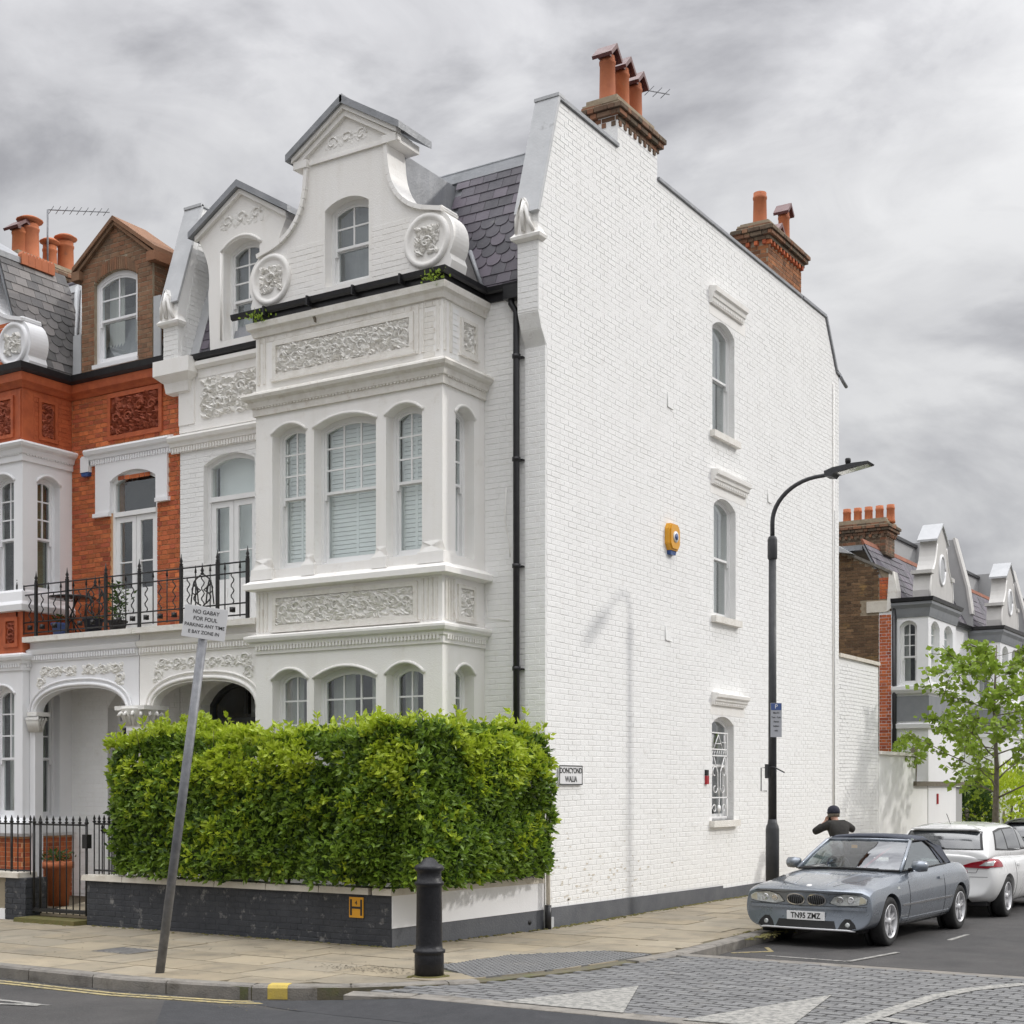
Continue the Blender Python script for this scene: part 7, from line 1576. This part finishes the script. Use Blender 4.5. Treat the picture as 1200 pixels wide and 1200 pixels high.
def white_car(root_label, loc, rz, paint='car_white'):
    rt = thing('car', root_label, 'car', loc, rz); r = .30; ya, yb = 1.22, -1.22
    st = [(-1.90, .62, .70, .60, .30, .78, .86, .92, -.14, 0), (-1.89, .62, .70, .60, .30, .78, .86, .92, -.14, 0), (-1.72, .70, .80, .68, .20, .82, .93, .965, -.03), (-1.22, .75, .83, .72, .17, .80, .90, .93), (-.5, .76, .82, .73, .16, .78, .88, .90), (.3, .76, .82, .73, .16, .76, .86, .885), (.9, .76, .82, .70, .17, .74, .83, .90), (1.4, .74, .80, .62, .18, .69, .76, .83), (1.8, .68, .76, .54, .21, .60, .66, .71, .08), (1.98, .60, .68, .46, .26, .50, .56, .60, .16), (1.99, .60, .68, .46, .26, .50, .56, .60, .16)]
    body = smooth_shell('body', paint, [ring2(*s_) for s_ in st], rt, cutters=[cyl_mesh(-1, -.52, y, r, r * 1.12) for y in (ya, yb)] + [cyl_mesh(.52, 1, y, r, r * 1.12) for y in (ya, yb)], crease=(5,))
    for y in (ya, yb):
        for sd_ in (1, -1): wheel(rt, sd_ * .805, y, r, sd_, 5, .18, False)
    def cabr(y, zb, zt, wb, wt): return [(0, y, zb), (wb * .9, y, zb), (wb, y, zb + .02), (wb - (wb - wt) * .45, y, zb + (zt - zb) * .5), (wt + .015, y, zt - .05), (wt * .86, y, zt - .005), (wt * .5, y, zt + .018), (0, y, zt + .025)]
    cb = [(-1.84, .84, .95, .68, .62), (-1.83, .84, .96, .68, .62), (-1.72, .84, 1.14, .71, .60), (-1.58, .84, 1.29, .72, .585), (-1.35, .84, 1.33, .72, .575), (-.8, .84, 1.35, .72, .575), (-.2, .84, 1.35, .72, .57), (.2, .84, 1.30, .71, .56), (.7, .84, 1.08, .69, .57), (1.1, .83, .88, .64, .60)]
    cab = smooth_shell('cabin', paint, [cabr(*s_) for s_ in cb], rt, subd=2); sc = Skin(cab); sk = Skin(body)
    Rr = caster(sc, 'rear'); patch(rt, 'rear_window_surround', 'trim_black', Rr, [(-.60, .985), (.60, .985), (.53, 1.25), (-.53, 1.25)], .003, 8, 18); patch(rt, 'rear_window', 'glass_dark', Rr, [(-.56, 1.0), (.56, 1.0), (.50, 1.235), (-.50, 1.235)], .007, 8, 18)
    LM(rt, lambda b: b.sweep([(-.5, -1.58), (-.46, -1.66), (.46, -1.66), (.5, -1.58)], [(-.25, 1.285), (.02, 1.272), (.02, 1.288), (-.25, 1.34)]), 'spoiler', paint)
    seam(rt, 'rear_wiper', 'trim_black', Rr, [(.05, 1.0), (-.30, 1.03)], .010, .02)
    Bk = caster(sk, 'rear')
    for sd_ in (1, -1):
        Sc = caster(sc, 'side', sd_); Sd = caster(sk, 'side', sd_); Bc = caster(sk, 'rear', sd_, .6)
        W1 = [(-1.50, .965), (.86, .90), (.30, 1.235), (-.2, 1.285), (-.9, 1.285), (-1.28, 1.255)]
        patch(rt, 'window_surround', 'trim_black', Sc, W1, .003, 10, 30)
        patch(rt, 'quarter_window', 'glass_dark', Sc, [(-1.42, .985), (-.84, .965), (-.84, 1.26), (-1.24, 1.235)], .006, 8, 8); patch(rt, 'rear_door_window', 'glass_dark', Sc, [(-.79, .96), (-.08, .945), (-.08, 1.262), (-.79, 1.262)], .006, 8, 10); patch(rt, 'front_door_window', 'glass_dark', Sc, [(-.03, .94), (.74, .925), (.28, 1.215), (-.03, 1.262)], .006, 8, 10)
        for yy in (-.80, -.05, .78): seam(rt, 'door_gap', 'trim_black', Sd, [(yy, .24), (yy, .5), (yy, .80)], .004)
        for yy in (-.72, .05): patch(rt, 'door_handle', paint, Sd, [(yy, .73), (yy + .16, .73), (yy + .16, .755), (yy, .755)], .022, 2, 4)
        t_ = patch(rt, 'tail_light', 'lamp_red', Bc, [(sd_ * a, z) for a, z in [(.16, .735), (.62, .725), (.97, .735), (.95, .79), (.86, .855), (.70, .862), (.40, .815)]], .012, 8, 18)
        patch(rt, 'reverse_lamp', 'lamp_clear', Bc, [(sd_ * a, z) for a, z in [(.50, .765), (.72, .765), (.76, .83), (.60, .825)]], .018, 4, 6)
        LM(rt, lambda b: b.lathe((sd_ * .90, .50, .93), [(.02, -.09), (.07, -.07), (.08, 0), (.07, .06), (.03, .09)], 12, ax=(1, 0, 0)), 'door_mirror', paint)
    patch(rt, 'rear_valance', 'trim_black', Bk, [(-.42, .20), (.42, .20), (.38, .36), (-.38, .36)], .004, 4, 16)
    seam(rt, 'bumper_edge', 'trim_black', Bk, [(-.66, .60), (.66, .60)], .003, 0, n=24); seam(rt, 'tailgate_gap', 'trim_black', Bk, [(-.58, .82), (-.50, .66), (.50, .66), (.58, .82)], .0035, 0)
    p, n_ = Bk(0, .52); LM(rt, lambda b: b.box(Fr((0, p.y - .012, .52), (1, 0, 0), (0, -1, 0)), -.24, .24, -.05, .05, -.01, .006), 'number_plate', 'alarm_yellow')
    LM(rt, lambda b: b.tube([(0, -1.35, 1.34), (0, -1.55, 1.50)], .005, 5), 'roof_aerial', 'trim_black')
    LM(rt, lambda b: b.box(I3, -.62, .62, -1.7, 1.7, .18, .24), 'floorpan', 'trim_black')
    for sx_ in (1, -1): LM(rt, lambda b: b.lathe((sx_ * .52, 1.90, .56), [(.08, -.05), (.09, .0), (.06, .03), (.01, .04)], 14, ax=(sx_ * .3, 1, .1)), 'headlight', 'lamp_clear')
    return rt
mat('glass_dark', (.05, .055, .06), (.03, .035, .04), 3, .08, 0, spec=.9, coat=1.)
white_car('white five door hatchback with red tail lights parked behind the grey convertible', (3.46, 7.35, -.12), rad(-1.5))
white_car('black hatchback just showing at the right edge beyond the white car', (3.75, 12.0, -.12), rad(-1.0), 'paint_black')
# ================================================================ PERSON leaning behind the grey car
def skin(name, m, verts, edges, radii, parent, root=0, sub=2):
    me = bpy.data.meshes.new(name); me.from_pydata([tuple(v) for v in verts], edges, []); o = bpy.data.objects.new('tmp', me); col.objects.link(o)
    sk = o.modifiers.new('skin', 'SKIN'); sk.use_smooth_shade = True; o.modifiers.new('sub', 'SUBSURF').levels = sub
    for i, d in enumerate(me.skin_vertices[0].data): r = radii[i]; d.radius = r if isinstance(r, tuple) else (r, r); d.use_root = (i == root)
    dg = bpy.context.evaluated_depsgraph_get(); r = bpy.data.meshes.new_from_object(o.evaluated_get(dg)); bpy.data.objects.remove(o); r.name = name; r.materials.clear(); r.materials.append(M[m]); r.polygons.foreach_set('use_smooth', [True] * len(r.polygons))
    return link(name, r, parent, W[parent].copy())
def person():
    rt = thing('person', 'person in dark cap and olive jacket seen from behind leaning forward beyond the grey car', 'person', (1.16, 7.75, 0), rad(48)); k = .84
    # local: +y = facing, x = right; standing with the trunk bent forward and both forearms raised to the face
    V = lambda *p: Vector(p) * k
    T = dict(pel=V(0, 0, .92), wst=V(0, .06, 1.08), chs=V(0, .18, 1.28), nk=V(0, .25, 1.43), hd=V(0, .33, 1.55), ht=V(0, .35, 1.65))
    vs = [T['pel'], T['wst'], T['chs'], T['nk'], T['hd'], T['ht']]; ed = [(0, 1), (1, 2), (2, 3), (3, 4), (4, 5)]; rd_ = [(.15 * k, .12 * k), (.14 * k, .11 * k), (.17 * k, .12 * k), .055 * k, (.078 * k, .095 * k), (.07 * k, .085 * k)]
    jv = [V(0, .02, .95), V(0, .07, 1.10), V(0, .19, 1.30), V(0, .26, 1.41)]; je = [(0, 1), (1, 2), (2, 3)]; jr = [(.19 * k, .15 * k), (.175 * k, .14 * k), (.20 * k, .15 * k), (.09 * k, .08 * k)]
    tv = [V(0, 0, .95)]; te = []; tr_ = [(.17 * k, .14 * k)]
    for s_ in (1, -1):
        # arms
        sh, el, wr, hn = V(s_ * .20, .20, 1.36), V(s_ * (.44 if s_ > 0 else .47), .30, 1.24 if s_ > 0 else 1.20), V(s_ * .17, .48, 1.38 if s_ > 0 else 1.36), V(s_ * .07, .50, 1.44)
        n = len(vs); vs += [sh, el, wr, hn]; ed += [(2, n), (n, n + 1), (n + 1, n + 2), (n + 2, n + 3)]; rd_ += [.06 * k, .045 * k, .03 * k, (.04 * k, .022 * k)]
        for f in range(4):
            m_ = len(vs); b0 = hn + V(s_ * -.005 + (f - 1.5) * .018, .0, .03); vs += [b0, b0 + V(-s_ * .02, .015, .035 + .008 * (1.5 - abs(f - 1.5))), b0 + V(-s_ * .045, .005, .05 + .008 * (1.5 - abs(f - 1.5)))]; ed += [(n + 3, m_), (m_, m_ + 1), (m_ + 1, m_ + 2)]; rd_ += [.010, .009, .008]
        m_ = len(vs); vs += [hn + V(-s_ * .03, .02, 0), hn + V(-s_ * .055, .03, .02)]; ed += [(n + 3, m_), (m_, m_ + 1)]; rd_ += [.012, .009]
        n = len(jv); jv += [sh + V(0, 0, .0), el, wr.lerp(el, .05)]; je += [(2, n), (n, n + 1), (n + 1, n + 2)]; jr += [.095 * k, .075 * k, .052 * k]
        # legs
        hp, kn, an, to = V(s_ * .10, 0, .88), V(s_ * .12, .05, .50), V(s_ * .13, -.04, .09), V(s_ * .15, .14, .03)
        n = len(vs); vs += [hp, kn, an, to]; ed += [(0, n), (n, n + 1), (n + 1, n + 2), (n + 2, n + 3)]; rd_ += [.085 * k, .055 * k, .038 * k, (.04 * k, .03 * k)]
        n = len(tv); tv += [hp, kn, an + V(0, 0, .05)]; te += [(0, n), (n, n + 1), (n + 1, n + 2)]; tr_ += [.115 * k, .078 * k, .062 * k]
        LM(rt, lambda b: b.prism(Fr(an - V(0, 0, .09) + V(0, 0, 0), (0, 1, 0), (1, 0, 0)), [(-.07, 0), (.22, 0), (.235, .03), (.16, .075), (.05, .12), (-.06, .12)], -.045, .045), 'shoe', 'trim_black')
    skin('body', 'skin', vs, ed, rd_, rt); skin('jacket', 'jacket', jv, je, jr, rt); skin('trousers', 'trouser', tv, te, tr_, rt)
    LM(rt, lambda b: b.lathe(V(0, .33, 1.575), [(.103, 0), (.107, .03), (.104, .07), (.085, .11), (.05, .135), (.01, .145)], 22, ax=(0, .12, 1)), 'cap', 'cap_navy')
    LM(rt, lambda b: b.prism(Fr(V(0, .41, 1.585), (1, 0, 0), (0, -.2, 1), (0, 1, .1)), [(-.08, 0), (.08, 0), (.06, .07), (0, .09), (-.06, .07)], -.006, .006), 'cap_peak', 'cap_navy')
    LM(rt, lambda b: b.lathe(V(0, .335, 1.545), [(.097, -.03), (.101, .0), (.101, .03)], 20, ax=(0, .12, 1)), 'hair', 'bark')
    for s_ in (1, -1):
        LM(rt, lambda b: b.lathe(V(s_ * .088, .34, 1.55), [(.012, -.01), (.028, 0), (.022, .012), (.006, .014)], 10, ax=(s_, .0, 0)), 'ear', 'skin'); LM(rt, lambda b: b.lathe(V(s_ * .034, .432, 1.565), [(.012, -.004), (.009, .004), (.002, .007)], 10, ax=(0, 1, 0)), 'eye', 'sign_white')
    LM(rt, lambda b: b.add([V(-.014, .425, 1.52), V(.014, .425, 1.52), V(0, .458, 1.522), V(0, .43, 1.57)], [(0, 1, 2), (0, 2, 3), (1, 3, 2), (0, 3, 1)]), 'nose', 'skin'); LM(rt, lambda b: b.box(Fr(V(0, .425, 1.488), (1, 0, 0), (0, 1, 0)), -.024, .024, -.004, .004, 0, .005), 'mouth', 'lamp_red')
    LM(rt, lambda b: b.box(Fr(V(0, .53, 1.46), (1, 0, 0), (0, 1, 0)), -.06, .06, -.03, .03, -.02, .02, 0, .004), 'held_phone', 'trim_black')
person()
